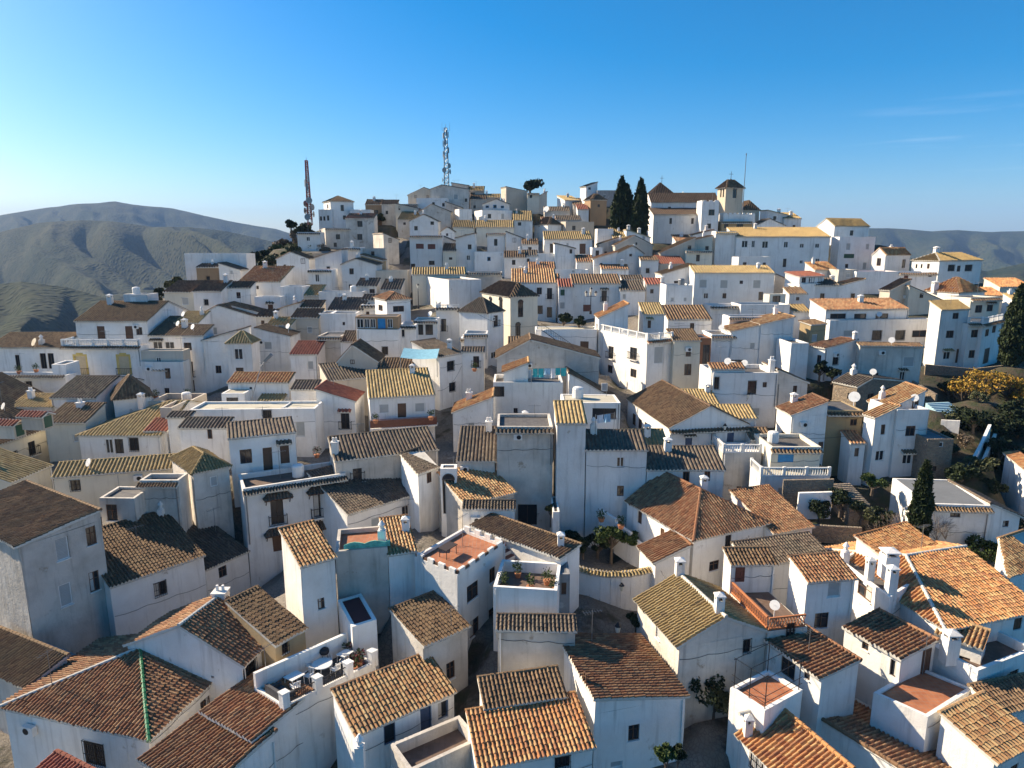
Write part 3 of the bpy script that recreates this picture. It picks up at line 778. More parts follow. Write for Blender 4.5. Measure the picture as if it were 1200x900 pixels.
h('', 283, 780, 327, 9.0, 'ga', 734, 'rust', 'white', 'Ag281,803,17,30', psi=math.degrees(math.atan2(K['F1'].a[1], K['F1'].a[0])), wing=True, vd=790, ch=[(.97, .5, .9, .35, 1)], caps='white')
K['F2'] = h('small white annexe with striped sunlit shed roof below the green-ridged house', 298, 867, 366, (239, 834), 'sb', 836, 'rust', 'white', vd=860)
K['F3'] = h('low shed-roofed house at the bottom edge under the small white annexe', 240, 931, 322, (167, 890), 'sb', 898, 'rust', 'white', vd=915)
K['F4'] = h('tiled lean-to cut by the bottom left corner of the photo', 104, 968, 2.0, (24, 922), 'sb', None, 'red', 'white', vd=945)
K['F8'] = h('old square tower house with pyramid roof and stained plaster', 226, 555, 268, (201, 537), 'hip', 529, 'yellow', 'old', 'As251,564,9,12 Bw213,586,5,20', vb=625, vd=600)
K['F9'] = h('white two-storey house with two tile-hooded balconies and a roof terrace', 285, 573, (405, 555), 4.5, 'flat', None, 'dark', 'white', 'Ab325,599,15,31 Ab374,590,14,31 Ad326,634,13,24 Ad376,628,13,20', vb=672, vd=610, strip=True, ph=.5, floor='brown')
h('', 268, 515, (346, 507), 4., 'sa', 500, 'dark', 'white', 'Aw288,535,14,17 Ad313.6,538,11,27 Ad333.6,532,11,22', wing=True, vd=572, vb=560)
K['F11'] = h('long house with grey-black striped hip-ended tile roof above the street', 393, 541, (513, 527), None, 'sa', 514, 'dark', 'old', vd=575, vb=600, ch=[(.02, .3, .6, 1.2, 1)])
h('', 407, 603, (490, 578), None, 'sa', 555, 'dark', 'white', 'Aw475,602,7,18 As440,613,10,13', wing=True, vd=610, vb=645)
K['F13'] = h('narrow corner house with small dark roof beside the steep dark alley', 490, 557, (514, 548), (470, 540), 'sa', 540, 'dark', 'white', 'Aw502.7,559,5,13', vb=625, vd=598)
K['F14'] = h('slim white tower house with small golden striped roof', 352, 664, (392, 653), None, 'sa', 622, 'gold', 'white', 'Aw377,707,8,13', vd=738, vb=742)
K['F15'] = h('blank grey-white block with green netting on its roof', 393, 646, (454, 641), 4., 'flat', None, 'brown', 'old', vd=715, vb=712, ph=.35, floor='terra', ch=[(.9, .3, .55, .9, 2)])
K['F16'] = h('white house with crenellated roof terrace paved in red', 536, 674, (592, 637), (485, 652), 'flat', None, 'brown', 'white', 'Aw554,693,13,19 Aw556,735,11,20 Aw577,720,8,15 Aw577,674,7,17', vd=735, vb=752, ph=.25, floor='terra', crenel=True)
K['F17'] = h('white house with flat-pitched golden roof beside the crenellated terrace', 455, 650, 487, None, 'sa', 610, 'gold', 'white', vd=706, vb=712, psi=18, ch=[(.85, .6, .55, .7, 0)], ant=(.95, .95, 1.8))
K['F18'] = h('white house with outside red steps and a brown roof edge', 657, 655, 2.5, (553, 617), 'sb', 644, 'brown', 'white', vd=706, vb=705, ch=[(.6, .12, .5, .7, 0)])
K['F19'] = h('low white courtyard wall block below the outside steps', 578, 687, (653, 692), 4.2, 'flat', None, 'brown', 'white', vd=738, vb=735, ph=.85, floor='brown')
K['F20'] = h('weathered white wall house with a narrow dark tile coping', 583, 738, (674, 739), None, 'sa', 723, 'dark', 'old', vd=775, vb=810)
K['F21'] = h('small house with dark roof and sunlit rough side wall behind the golden roof', 496, 757, 548, (459, 728), 'sa', 716, 'brown', 'old', 'Aw528,786,10,20', vd=778, vb=802, ant=(.7, .1, 1.6))
K['F22'] = h('low white house with bright golden tiled roof and blue shutters', 416, 861, (531, 810), None, 'sa', 811, 'gold', 'white', 'Aq457,860,14,23 Ax499,845,13,34 Aq518.6,831.6,12,21', vd=858, vb=905)
K['F23'] = h('walled brown-paved patio in front of the golden roofed house', 480, 905, (563, 866), 2.6, 'flat', None, 'brown', 'old', vd=893, ph=.75, floor='brown', ch=[(-.42, .9, .5, 1.0, 2)], cat='patio', name='patio')
K['F24'] = h('house with bright orange barrel-tile roof at the bottom centre', 561, 899, (695, 874), None, 'sa', 836, 'orange', 'white', 'Ag659,893,18,13', vd=893)
K['F25'] = h('dark tiled roof house just behind the bright orange roof', 568, 829, (662, 815), None, 'sa', 797, 'brown', 'white', vd=838, vb=850)
K['F26'] = h('white cube house with red-brown roof and one small window above the street', 697, 820, 804, (653, 745), 'sB', 817, 'rust', 'white', 'Aw742.6,858,13,19 As722,896,14,8 Bw686,795,3,14', vd=850, caps='none')
K['F27'] = h('old rubble-gabled house with striped brown roof beside the grassy street', 796, 758, 898, (747, 703), 'gb', 724, 'yellow', 'old', 'Bs771,743,5,12 Bw782,783,5,12 Ag875,757,9,15', vd=795, vb=852, caps='white', ch=[(.5, .12, .55, .9, 0), (.5, .98, .6, .9, 0)])
K['F28'] = h('house with red terrace behind an orange brick railing', 901, 725, 947, (853, 678), 'flat', None, 'brown', 'old', 'Ag926,738,9,15', vd=776, vb=790, rail='lattice', floor='brown')
h('', 857, 662, (909, 661), None, 'sa', 645, 'brown', 'white', 'Ar867,672,11,19', wing=True, vd=718, vb=690)
K['F29'] = h('low house under a long dark moss-grown roof behind the red terrace', 880, 664, (972, 651), None, 'sa', 638, 'dark', 'white', vd=690, vb=680)
K['F30'] = h('tall white house with wooden-shuttered window and sunlit left gable', 946, 682, (1002, 677), None, 'sa', 655, 'rust', 'white', 'As977.6,691,15,17 Aw963,727,16,18 Aw975,762,12,15', vd=748, vb=780)
K['F31'] = h('white house with long brown shed roof over the iron pergola terrace', 962, 795, 1006, (900, 752), 'sb', 783, 'rust', 'white', 'Bw923,783,17,21 Bw945,791,7,10', vd=826, vb=850, ant=(.4, .5, 1.8))
K['F32'] = h('terrace house with red tile floor under a bare iron pergola', 896, 833, 940, (856, 806), 'flat', None, 'brown', 'white', 'Bs880,848,10,18', vd=856, vb=880, ph=.2, floor='terra')
K['F33'] = h('white house with ribbed terracotta roof at the bottom right of the street', 950, 943, 995, (866, 861), 'sb', 902, 'orange', 'white', 'Bg887,893,15,22', vd=925, vcap='T', ch=[(.1, .93, .45, .9, 0)])
K['F34'] = h('long white house with ribbed brown roof edged by white cap tiles', 1078, 915, 1130, (947, 834), 'sB', 894, 'rust', 'white', vd=892, vcap='R')
K['F35'] = h('sunlit red-tiled roof terrace with shadows across its floor', 1088, 841, (1140, 807), (1024, 812), 'flat', None, 'brown', 'white', vd=852, vb=900, ph=.12, floor='terra')
K['F36'] = h('white house with golden tiled roof below the red-tiled terrace', 1165, 893, (1215, 866), None, 'sa', 838, 'gold', 'white', 'Ad1188,905,8,16', vd=896)
K['F37'] = h('large villa with bright orange hipped roof on the right side', 1108, 737, (1220, 715), 12.5, 'ga', None, 'orange', 'white', 'Ad1193,730,10,15 Aw1132,744,10,10', vd=772, vb=790, hip0=True, hx=2.8, rh=1.9, caps='white', ch=[(.02, .42, 1.0, 1.3, 0)])
K['F38'] = h('house with flat orange roof and white verge behind the villa', 1052, 668, (1112, 650), None, 'sa', 630, 'orange', 'white', vd=705, vb=700, ant=(.6, .2, 2.5))
K['F39'] = h('white house with small roof terrace between tall chimneys', 1042, 700, (1083, 674), (983, 655), 'flat', None, 'brown', 'white', 'Bw1013,692,17,19', vd=742, vb=745, ph=.45, floor='dark', ch=[(.06, .92, .5, .8, 2), (.06, .42, .5, 1.2, 0), (.1, .05, .6, 1.6, 0)])
K['F40'] = h('low white house with ribbed brown roof beside the sunlit terrace', 1057, 773, 1096, (991, 736), 'sb', 751, 'rust', 'white', 'Bw1014,757,8,10 Bk1047,783,8,20 Ad1085,774,9,25', vd=806, vb=815)
K['F41'] = h('narrow white gatehouse wall with arched iron gate and tile coping', 1151, 760, 1.6, (1098, 742), 'sb', None, 'gold', 'white', 'Bm1127,785,15,32', vd=790, vb=812)
K['F42'] = h('white flat-roofed house with shaded terrace at the right edge', 1146, 786, (1215, 760), 3., 'flat', None, 'brown', 'white', 'Aw1186,792,13,11', vd=812, vb=845, ph=.7, floor='brown', ch=[(-.02, .6, .8, 1.3, 0)])
K['F46'] = h('walled roof terrace set with white tables and chairs', 333, 828, (440, 776), (298, 806), 'flat', None, 'brown', 'white', vd=826, vb=880, ph=.35, floor='dark', cat='terrace', name='terrace_house')
K['F47'] = h('small house with mustard yellow wall under a dark ribbed roof', 322, 756, (357, 736), None, 'sa', 707, 'brown', 'ochre', 'Ag334,758,8,15', vd=776, vb=780)
K['F48'] = h('low block with flat maroon painted roof', 413, 735, (442, 726), (396, 703), 'flat', None, 'brown', 'white', vd=756, vb=762, ph=.12, floor='maroon')
# ================= middle left
K['M1'] = h('long cream house with brown roof and two green-shuttered dormers', -20, 528, (103, 486), None, 'sa', 470, 'brown', 'cream', 'Ag14,543,15,26', vb=590, vd=535)
K['M3'] = h('white cottage with yellow tile roof and cream eaves behind a front yard', 92, 511, 189, None, 'ga', 471, 'yellow', 'white', 'An128,523,9,17 Ak140,523,10,17 Ag157,521,11,15', vb=548, hip0=True, ch=[(.42, .45, .6, 1.0, 0)])
h('', 170, 506, 195, None, 'sa', 492, 'red', 'white', wing=True, vd=508)
K['M4'] = h('white house with black-and-white striped cross-hipped roof', 60, 467, 112, None, 'ga', 442, 'dark', 'white', vb=490, vd=478)
h('', 133, 468, 177, 5., 'hip', 441, 'brown', 'white', 'Aw165,463,5,7', psi=32, wing=True, vb=480, vd=478)
K['M5'] = h('white house with two brown doors above a balustraded terrace', 88, 377, 172, None, 'ga', 354, 'brown', 'white', 'Ad118.5,389.5,9,15 Ad151.3,389.5,9,15 Aw163,388,7,9', vb=405, vd=400, ch=[(.2, .42, .7, 1.2, 0), (.5, .5, .8, .8, 0)])
h('', 71, 398, 163, 2.6, 'flat', None, 'brown', 'white', 'Ay95,428,13,22 Ay145.5,428,13,22', wing=True, vb=462, vd=419, rail='bal', strip=.1)
h('', 144, 345, 172, 3.5, 'flat', None, 'brown', 'white', wing=True, vd=385, ph=.2)
K['M6'] = h('low white house with brown roof and potted terrace at the left edge', -15, 408, 72, None, 'sa', 391, 'brown', 'white', 'Ak21,426,5,20 Ak51,423,7,18 Ak60,423,7,18', vb=440, ch=[(.68, .2, .6, .8, 2)])
h('', -20, 440, 76, 2.4, 'flat', None, 'dark', 'white', wing=True, vb=468, vd=447, strip=.05, ph=.5)
K['M8'] = h('white house with glazed veranda and brown balcony parapet', 174, 394, 213, None, 'sa', 372, 'brown', 'white', 'An185,407,11,13 An199,407,11,13', vb=425, vd=402, ch=[(.85, .4, .7, 1.0, 0)])
h('', 164, 411, 214, 2.2, 'flat', None, 'brown', 'beige', 'Ab187,443,5,16 Ab194,443,5,16', wing=True, vb=470, vd=418, ph=.8)
h('', 164, 424, 214, 1.9, 'flat', None, 'brown', 'white', wing=True, vb=470, vd=418.5, ph=.1)
K['M9'] = h('narrow white house with dark balcony door stacked over another door', 213, 394, 238, None, 'sa', 382, 'brown', 'white', 'Aw220,406,9,9 Ab221,433,9,18 Ad223,452,9,13', vb=462, vd=412)
K['M10'] = h('white house with broad lopsided gable and dark brown roof slope', 231, 372, 300, 7., 'gb', 359, 'brown', 'white', 'Aw240,389,7,8 As252,388,5,9', r=.36, vb=402)
K['M11'] = h('white house with slanting roof edge beside the gabled turret', 237, 400, 279, 5., 'sb', 388, 'dark', 'white', 'Aw256,433,7,9', vb=452, vd=412)
K['M12'] = h('narrow white turret house with small yellow gable roof and wooden window', 266, 402, 294, None, 'hip', 389, 'yellow', 'white', 'An279.5,415,10,13 Aw281,434,9,6', vb=455, vd=420)
K['M13'] = h('white house with brown roof falling right and a shuttered window', 299, 385, 339, 5., 'sB', 395, 'brown', 'white', 'As314,405,9,9', vb=442, vd=400)
K['M14'] = h('small white house with dark red roof behind the street lamp', 340, 416, 372, None, 'sa', 401, 'red', 'white', 'As364,428,7,10', vb=448)
K['M15'] = h('white terrace room with flat terracotta roof by the street lamp', 267, 449, 338, None, 'sa', 438, 'orange', 'white', 'Aw294,457,3,7', vb=475, vd=462)
K['M15b'] = h('steep yellow striped roof patch over the wide white house', 297, 479, 326, None, 'sa', 449, 'yellow', 'white', vd=474, vb=500)
K['M16'] = h('wide plain white house with a grilled window and rooftop parapets', 222, 480, (369, 479), 4., 'flat', None, 'dark', 'white', 'Ag313,487,11,12 As352,503,11,17', vb=532, vd=500, ph=.25, floor='pale')
h('', 330, 478, 369, 3., 'flat', None, 'dark', 'white', wing=True, vd=492, rail='bal', strip=.4)
K['M16b'] = h('white house with stepped tile-capped walls below the wide white house', 210, 502, 265, None, 'sa', 491, 'dark', 'white', 'Aw246,508,5,12', vb=542, vd=530, ant=(.9, .3, 2.))
K['M17'] = h('small white block with tile strip beside the red terrace', 196, 490, 222, None, 'sa', 484, 'dark', 'white', vb=522, vd=512)
K['M18'] = h('low house with long yellow-brown eave roof below the cottage yard', 62, 560, (205, 549), None, 'sa', 544, 'yellow', 'cream', 'Ag88,569,12,12', vb=582, vd=572)
K['M18b'] = h('grey-white walled house with rooftop pipes and an iron-railed yard', 116, 584, 157, 3., 'flat', None, 'brown', 'old', 'Aw131,601,13,19', vb=632, vd=625, ph=.2)
h('', 163, 563, 208, 2., 'flat', None, 'brown', 'old', wing=True, vb=615, vd=612, ph=.4)
K['M19'] = h('low yellow-tiled roof wedge between the cream house and the tall house', 12, 566, (60, 546), None, 'sa', 541, 'yellow', 'cream', vd=590, vb=590)
K['M20'] = h('white house with pot-lined brown terrace parapet', 174, 470, 223, 4.5, 'flat', None, 'brown', 'beige', vb=495, vd=470, ph=.7, floor='brown')
K['M21'] = h('pinkish block with a red painted terrace beside the yellow-roofed cottage', 187, 478, 201, 4., 'flat', None, 'brown', 'beige', vb=505, vd=494, ph=.5, floor='red')
# ================= centre
K['C1'] = h('house with bright yellow striped roof and red-brown wooden balcony', 433, 467, (509, 463), None, 'sa', 436, 'yellow', 'white', 'As450,479,12,11 Ad471,481,10,17 As492,477.5,12,11', vb=525, vd=492)
K['C2'] = h('white shed-like house with sloping red roof and dark balcony door', 370, 457, 415, 5., 'sB', 471, 'red', 'white', 'Ab404.7,493,10,19', vb=518, vd=480)
K['C3'] = h('old beige house with brown hipped roof and gabled attic', 385, 447, (450, 441), None, 'sa', 428, 'dark', 'beige', vb=475, vd=455)
h('', 396, 424, 442, 5., 'gb', 405, 'brown', 'beige', 'Aw413,424,5,5', wing=True, vd=438, r=.38)
h('', 443, 440, 480, None, 'sa', 421, 'brown', 'beige', wing=True, vd=446)
K['C4'] = h('large white house with black-framed glass pavilion on its roof', 418, 386, 467, 6., 'flat', None, 'dark', 'white', 'Ag451,411,7,9', vb=434, vd=412, ph=.05)
h('', 416, 371, 466, 3.2, 'flat', None, 'dark', 'brownw', 'An422,379,8,11 An430,379,6,11 An437,379,6,11 Ap447,379,9,12 An457,379,6,11', wing=True, vd=412, ph=.1)
K['C5'] = h('white tower block with little red-brown hip roof and urns', 453, 352, 481, 439, 'hip', 343, 'rust', 'white', 'Bw446,361,5,7 Aw467,362,13,7', psi=28, vb=388, vd=395)
K['C6'] = h('narrow white wall house with one grilled window', 467, 381, 487, 5., 'flat', None, 'dark', 'white', 'Ag470.5,390,6,9', vb=422, vd=405, strip=True)
K['C7'] = h('white house with open pillared veranda', 485, 375, 512, 4., 'flat', None, 'dark', 'white', 'Ak492,385,8,15 Ak503,385,9,15', vb=412, vd=398, ph=.1, floor='pale')  # dark panes stand in for the shade in the open veranda bays
K['C8'] = h('white house with iron balcony and white roof terrace', 511, 357, 538, 5., 'flat', None, 'dark', 'white', 'Ab520,381,6,15', vb=405, vd=385, rail='bal', strip=-.3)
K['C9'] = h('white windowless house with slanting parapet and tall flue', 526, 328, 564, 500, 'flat', None, 'dark', 'white', psi=24, vb=362, vd=358, ph=.3)
K['C10'] = h('white corner house with dark hipped roof at the alley top', 571, 367, 590, 538, 'hip', 350, 'dark', 'white', 'Ab581,376,5,13', psi=58, vb=445, vd=398)
h('', 544, 391, 571, 4., 'flat', None, 'dark', 'white', wing=True, vb=430, vd=412, ph=.5)
K['C11'] = h('cream chapel-like building with arched windows and brown hipped roof', 598, 348, 630, 564, 'hip', 331, 'brown', 'cream', 'Aa610,363,6,17 Aa607,390,6,18 Ba587,358,4,12 Ba575,356,3,10', psi=26, vb=408, vd=382, cat='chapel', name='chapel')
K['C12'] = h('white house with wide golden roof and bright left verge', 600, 332, 652, None, 'sa', 316, 'gold', 'white', 'Ab644,344,6,13 Aw632,341,6,8 Aw632.6,363,7,10 Ak644,366,6,12', vb=378, vd=345)
K['C13'] = h('narrow white house with dark red roof by the plaza', 655, 337, 672, None, 'sa', 328, 'red', 'white', 'Ae659.5,343,5,7 As659,358,6,8', vb=378, vd=350)
K['C14'] = h('white plaza house with one balcony and dark red ground-floor window', 671, 333, 728, None, 'sa', 322.5, 'brown', 'white', 'Ab708,347,6,13 Ar688,361,9,8', vb=372, vd=348)
K['C15'] = h('low white house with double dark roof right of the plaza', 727, 341, 756, None, 'sa', 330, 'dark', 'white', 'As731.5,347.5,4,6', vb=358, vd=350)
h('', 729, 328.5, 754, None, 'sa', 323.5, 'dark', 'white', wing=True, vd=338)
K['C16'] = h('tiny white house with red-brown roof beside the double dark roof', 758, 334, 779, None, 'sa', 327, 'red', 'white', 'Aw764,341.5,4,5', vb=358, vd=346, ch=[(.9, .2, .6, .9, 0)])
K['C17'] = h('white angled house with long balustraded roof terrace over the street', 759, 391, 789, 698, 'flat', None, 'rust', 'white', 'Bb716,413,6,14 Bb742.5,414,8,14 Bw715,432.5,6,9 Bw742.5,437.5,7,10 As772,416,11,20', psi=24, vb=464, vd=436, rail='bal', strip=.15)
h('', 790, 400, 821, None, 'sa', 387, 'brown', 'cream', 'Aw807,412.5,6,11 Aw806,433,8,13', psi=4, wing=True, vb=462, vd=433)
h('', 702, 373, 736, 5., 'sb', 357, 'orange', 'white', wing=True, vd=402, vb=395)
h('', 754, 369, 779, 4., 'sa', 356, 'yellow', 'white', 'Ad761,380,4,9', wing=True, vd=401, vb=395)
K['C18'] = h('white house with plain brown roof below the blank white block', 783, 375, 834, None, 'sa', 359, 'brown', 'white', 'Aw811,382,5,7', vb=398, vd=388)
K['C19'] = h('blank white flat-roofed block with two tiny windows', 781, 334, 812, 5., 'flat', None, 'dark', 'white', 'As788,351,4,5 As803,351,4,5', vb=362, vd=366, ph=.3)
K['C20'] = h('long white house with yellow-brown roof and four shuttered windows', 814, 320.5, 908, None, 'sa', 312.5, 'yellow', 'white', 'As824,332.5,9,10 As848.5,333,9,10 Aw869,330.7,4,4 As887,333,9,10', vb=362, vd=346)
K['C20b'] = h('small cream building with dark doorway beside the long white house', 902, 345, 921, 895, 'flat', None, 'brown', 'cream', 'Ak910,351,9,9', psi=25, vb=368, vd=362, ph=.1, floor='pale')
K['C20c'] = h('bare white parapet block below the dark pergola', 868, 357, 926, 5., 'flat', None, 'dark', 'white', vb=385, vd=372, ph=.5)
h('', 833, 358, 868, 4., 'flat', None, 'dark', 'white', wing=True, vd=369, ph=.5)
K['C21'] = h('white angular house with slim golden roof strip and blank front', 892, 381, 930, 6., 'sb', 372, 'gold', 'white', vb=445, vd=412, t=None)
h('', 857, 389, 892, 5., 'sb', 381, 'gold', 'white', wing=True, vd=411, vb=440)
h('', 834, 392, 862, 5., 'flat', None, 'dark', 'white', wing=True, vb=440, vd=410.5, ph=.2)
h('', 855, 371, 915, 3.5, 'flat', None, 'dark', 'white', 'Aw862,382,3,6', wing=True, vd=400, vb=395, ph=.2)
K['C22'] = h('white house with tall balcony recess and lantern on its wall', 836, 437, 912, 6., 'flat', None, 'rust', 'white', 'Ag840,449,6,14 Ag881,454,10,15 Aw896,451,5,6 As886,483,9,10', vb=508, vd=475, ph=.5, ch=[(.95, .2, .6, 1.3, 1)])
h('', 834, 433, 873, None, 'sa', 427, 'rust', 'white', wing=True, vd=474)
h('', 912, 434, 948, 5., 'sB', 449, 'dark', 'old', 'Aw931.7,456,5,8', wing=True, vb=475, vd=474)
K['C24'] = h('small white house with red-brown roof beside a leafy gap', 967, 409, 1004, 947, 'sb', 399, 'rust', 'white', 'Bw959.7,421,5,10', psi=28, vb=447, vd=430, ch=[(.97, .1, .5, .8, 0)])
h('', 927, 402, 948, 5., 'flat', None, 'dark', 'white', wing=True, vd=428, vb=445, ph=.3)
K['C25'] = h('old white house with patchy red roof and ochre-stained wall', 928, 487, 969, (911, 478), 'sb', 471, 'rust', 'white', 'Bk918,513,5,14 Aw962,522,6,8', vb=535, vd=515)
K['C25b'] = h('ruined ochre wall house with broken flat roof', 970, 481, 1012, 5., 'flat', None, 'brown', 'ochre', 'Aw1000.5,495,8,8 Aw992,521,6,6', vb=535, vd=512, ph=.1, floor='dark')
K['C26'] = h('modern white house with sloping golden roof strip and roof balcony', 1026, 490, 1053, 1013, 'sb', 477, 'gold', 'white', 'Aw1035,503,5,12 An1031,534,10,12', psi=16, vb=558, vd=532)
h('', 1052, 480, 1089, 5., 'flat', None, 'brown', 'white', 'Aw1067,505,11,12 An1063,538,11,12', psi=4, wing=True, vb=558, vd=531, ph=.6, floor='brown')
h('', 1040, 480, 1082, 4., 'sb', 458, 'gold', 'white', 'Ad1072,477,7,17', wing=True, vd=515, vb=500)
K['C26b'] = h('small brown stone hut attached to the modern white house', 1087, 515, 1118, 4.5, 'flat', None, 'brown', 'stone', 'At1103,521,5,6 Ak1095,549,5,6', vb=562, vd=540, ph=.1, floor='grey', cat='hut', name='stone_hut')
K['C27'] = h('long white building with flat grey roof in the garden', 1086, 590, 1161, (1046, 560), 'flat', None, 'brown', 'white', 'Aw1120,600,12,12', vb=640, vd=616, ph=.06, floor='grey')
h('', 1161, 591, 1198, 6., 'sB', 606, 'dark', 'white', 'Aw1179,614,7,7', wing=True, vb=640, vd=615)
K['C28'] = h('pale blue-white house with orange roof cut by the right edge', 1215, 562, 1230, (1178, 532), 'sb', None, 'orange', 'white', vb=620, vd=585)
K['C28b'] = h('sunlit tile-topped wall house at the right edge above the villa', 1180, 677, (1225, 660), (1168, 650), 'sa', None, 'gold', 'white', vd=708, vb=705)
K['C29'] = h('cream terrace house with bright blue garage door', 904, 524, 962, 5., 'flat', None, 'brown', 'cream', 'Ap921,533,18,17', vb=550, vd=552, ph=.4)
h('', 892, 548, 974, 3., 'flat', None, 'brown', 'white', wing=True, vb=576, vd=565, rail='bal', floor='pale')
K['C30'] = h('large white house with grey-brown gabled roof and triangular pediment', 785, 502, 876, (736, 468), 'gb', 477, 'brown', 'white', 'Ax807,518,8,12 Ax856,513,8,12 Ax836,511,5,10 Bw743,492,4,14 Bw750,497,4,13 Bw757,501,4,12', vb=548, vd=520, strip=True)
h('', 848, 521, 893, 4., 'flat', None, 'brown', 'old', 'Aw866,573,6,6', wing=True, vb=585, vd=540, rail='bal', floor='white')
K['C30c'] = h('small striped-roof house tucked behind the big gabled house', 808, 477, 844, None, 'sa', 458, 'yellow', 'white', vb=510, vd=486)
K['C30d'] = h('lower house with yellow-striped roof right of the pedimented gable', 840, 491, 887, None, 'sa', 476, 'yellow', 'white', vb=520, vd=502)
K['C31'] = h('big blank blue-white house with a small yellow-roofed tower', 653, 497, 687, 4.5, 'sa', 472, 'yellow', 'white', vb=628, t=63.0, psi=0)
h('', 687, 528, 758, None, 'sa', 506, 'dark', 'white', 'An727,541.6,9,12 Aw727,575.7,8,12', wing=True, vb=628, t=63.5, psi=0)
h('', 660, 472, 727, 4., 'flat', None, 'dark', 'white', 'Ak708,485,28,13', wing=True, vd=545, vb=505, ph=.05, floor='pale')
K['C32'] = h('white house with low two-part dark roof beside the blank house', 758, 551, 849, None, 'sa', 525, 'dark', 'white', 'Aw804,559,8,12 Aw829,558,7,12', vb=595, vd=588)
K['C32b'] = h('yellow tiled roof patch joining the gabled house', 735, 527, 784, None, 'sa', 505, 'yellow', 'white', vd=548, vb=548)
K['C33'] = h('large white house with dark brown hipped roof and light hip line', 813, 632, 898, (735, 587), 'gb', 575, 'rust', 'white', 'Ak853,637,7,19 Aw837,663,11,11 Bd750,606,5,16 Bd776,626,5,14', vb=692, vd=668, hip0=True, ch=[(.75, .62, .6, 1.1, 0)])
h('', 768, 660, 808, (750, 641), 'sb', 640, 'rust', 'white', wing=True, vd=675, vb=690)
K['C34'] = h('white house with broad brown roof above the long dark roof', 905, 625, (952, 617), None, 'sa', 577, 'rust', 'white', 'Aw899,631,5,7', vb=650, vd=644)
K['C35'] = h('tall stained grey wall house in the centre', 582, 500, 648, 5., 'flat', None, 'dark', 'old', 'Ak618,603,22,24', vb=615, vd=585, ph=.3)  # large dark pane stands in for the shade of an open niche
K['C35b'] = h('dingy house with dark corrugated roof between white parapets', 536, 541, 580, None, 'sa', 502, 'dark', 'old', vb=592, vd=575)
K['C36'] = h('old low house with half-sunlit golden-brown roof', 544, 591, (603, 577), None, 'sa', 556, 'gold', 'old', vb=622, vd=618)
K['C37'] = h('white lower house with tile-topped wall by the alley', 543, 597, 603, None, 'sa', 589, 'dark', 'white', vb=628, vd=632)
K['C38'] = h('white house with turquoise laundry on its roof terrace', 578, 448, 660, 5., 'flat', None, 'dark', 'white', 'Ak584.7,459,12,12 Aw604,481,5,6', vb=500, vd=478, ph=.5)
h('', 590, 437, 619, 4., 'sb', 426, 'orange', 'white', wing=True, vd=476, vb=455)
K['C39'] = h('white house with orange slanting roof at the alley mouth', 531, 484, 577, 4.5, 'sb', 466, 'orange', 'white', vb=510, vd=500)
K['C40'] = h('white lopsided gable house above the laundry terrace', 582, 420, 702, 6., 'gb', 399, 'brown', 'old', 'Aw603,426,5,5', r=.33, vb=450, vd=444)
K['C41'] = h('low brown-roofed house stepping down to the street', 667, 438, 724, 4., 'sB', 470, 'brown', 'white', vd=462, vb=480)
K['C42'] = h('white retaining house front with outside staircase below the plaza', 628, 386, 700, 4., 'flat', None, 'dark', 'white', 'Ad685,408,10,16', vb=424, vd=402, ph=.1, floor='pale')
K['C44'] = h('white alley house with dark roof and two barred windows', 515, 419, (542, 414), None, 'sa', 402, 'dark', 'white', 'Ag528,429,8,11 Ag530,453.6,7,10', vb=480, vd=446, ch=[(.8, .3, .6, 1.0, 0)])
K['C45'] = h('white alley house with plant-filled balcony', 541, 413, 567, None, 'sa', 408, 'dark', 'white', 'Ab558,424,7,13', vb=470, vd=432)
# ================= upper left
K['U1'] = h('long blank white wall house on the left skyline slope', 216, 297, 288, 5., 'flat', None, 'dark', 'white', vb=348, vd=322, ph=.3)
K['U1b'] = h('dark wooden shed in front of the long white wall house', 230, 314, 258, 3., 'sa', 310, 'dark', 'brownw', vb=350, vd=328, name='wooden_shed', cat='shed')
K['U2'] = h('cream and white house with long dark tiled roof and shuttered window', 192, 343, 226, None, 'sa', 330, 'brown', 'cream', 'As217,353,8,9', vb=365, vd=352)
h('', 226, 342, 259, None, 'sa', 330, 'brown', 'white', wing=True, vb=368, vd=355, ch=[(.85, .85, .7, 1.2, 0)])
K['U3'] = h('small white house with brown roof beside the long dark tiled roof', 262, 338, 293, None, 'sa', 331, 'brown', 'white', 'Aw279.5,346,5,7', vb=360, vd=350)
K['U4'] = h('white house with golden-brown roof and tiny attic window', 280, 331, 328, None, 'sa', 313, 'gold', 'white', 'Aw302,337,3,4', vb=350, vd=342, ch=[(.3, .9, .7, 1.0, 0)])
h('', 298, 348, 328, 4., 'flat', None, 'dark', 'white', 'Ad317,362.5,6,11', wing=True, vb=372, vd=358, ph=.3)
K['U5'] = h('sunlit white shed wall below the long white wall house', 256, 309, 281, 4., 'sB', 317, 'dark', 'white', vb=348, vd=330)
K['U6'] = h('little white gable house on the scrubby slope', 324, 304, 362, 5., 'gb', 296, 'brown', 'white', 'Aw334,312,3,4 Aw355,306,5,6', r=.45, vb=332, vd=322)
K['U7'] = h('white cube house with red-lined parapet', 361, 316, 388, 5., 'flat', None, 'dark', 'white', vb=342, vd=338, ph=.8, floor='red')
K['U8'] = h('taller white house with slanting top behind the red-lined cube', 369, 303, 401, 5., 'sb', 293, 'brown', 'white', vb=340, vd=326)
K['U9'] = h('white gabled house with one square window below the hill track', 400, 311, 441, 6., 'gb', 304, 'dark', 'white', 'Aw412,318,5,7', r=.42, vb=345, vd=332)
K['U10'] = h('white stub house with central chimney stack', 402, 290, 422, 5., 'flat', None, 'dark', 'white', vb=307, vd=312, ph=.2, ch=[(.5, .1, .6, .9, 0)])
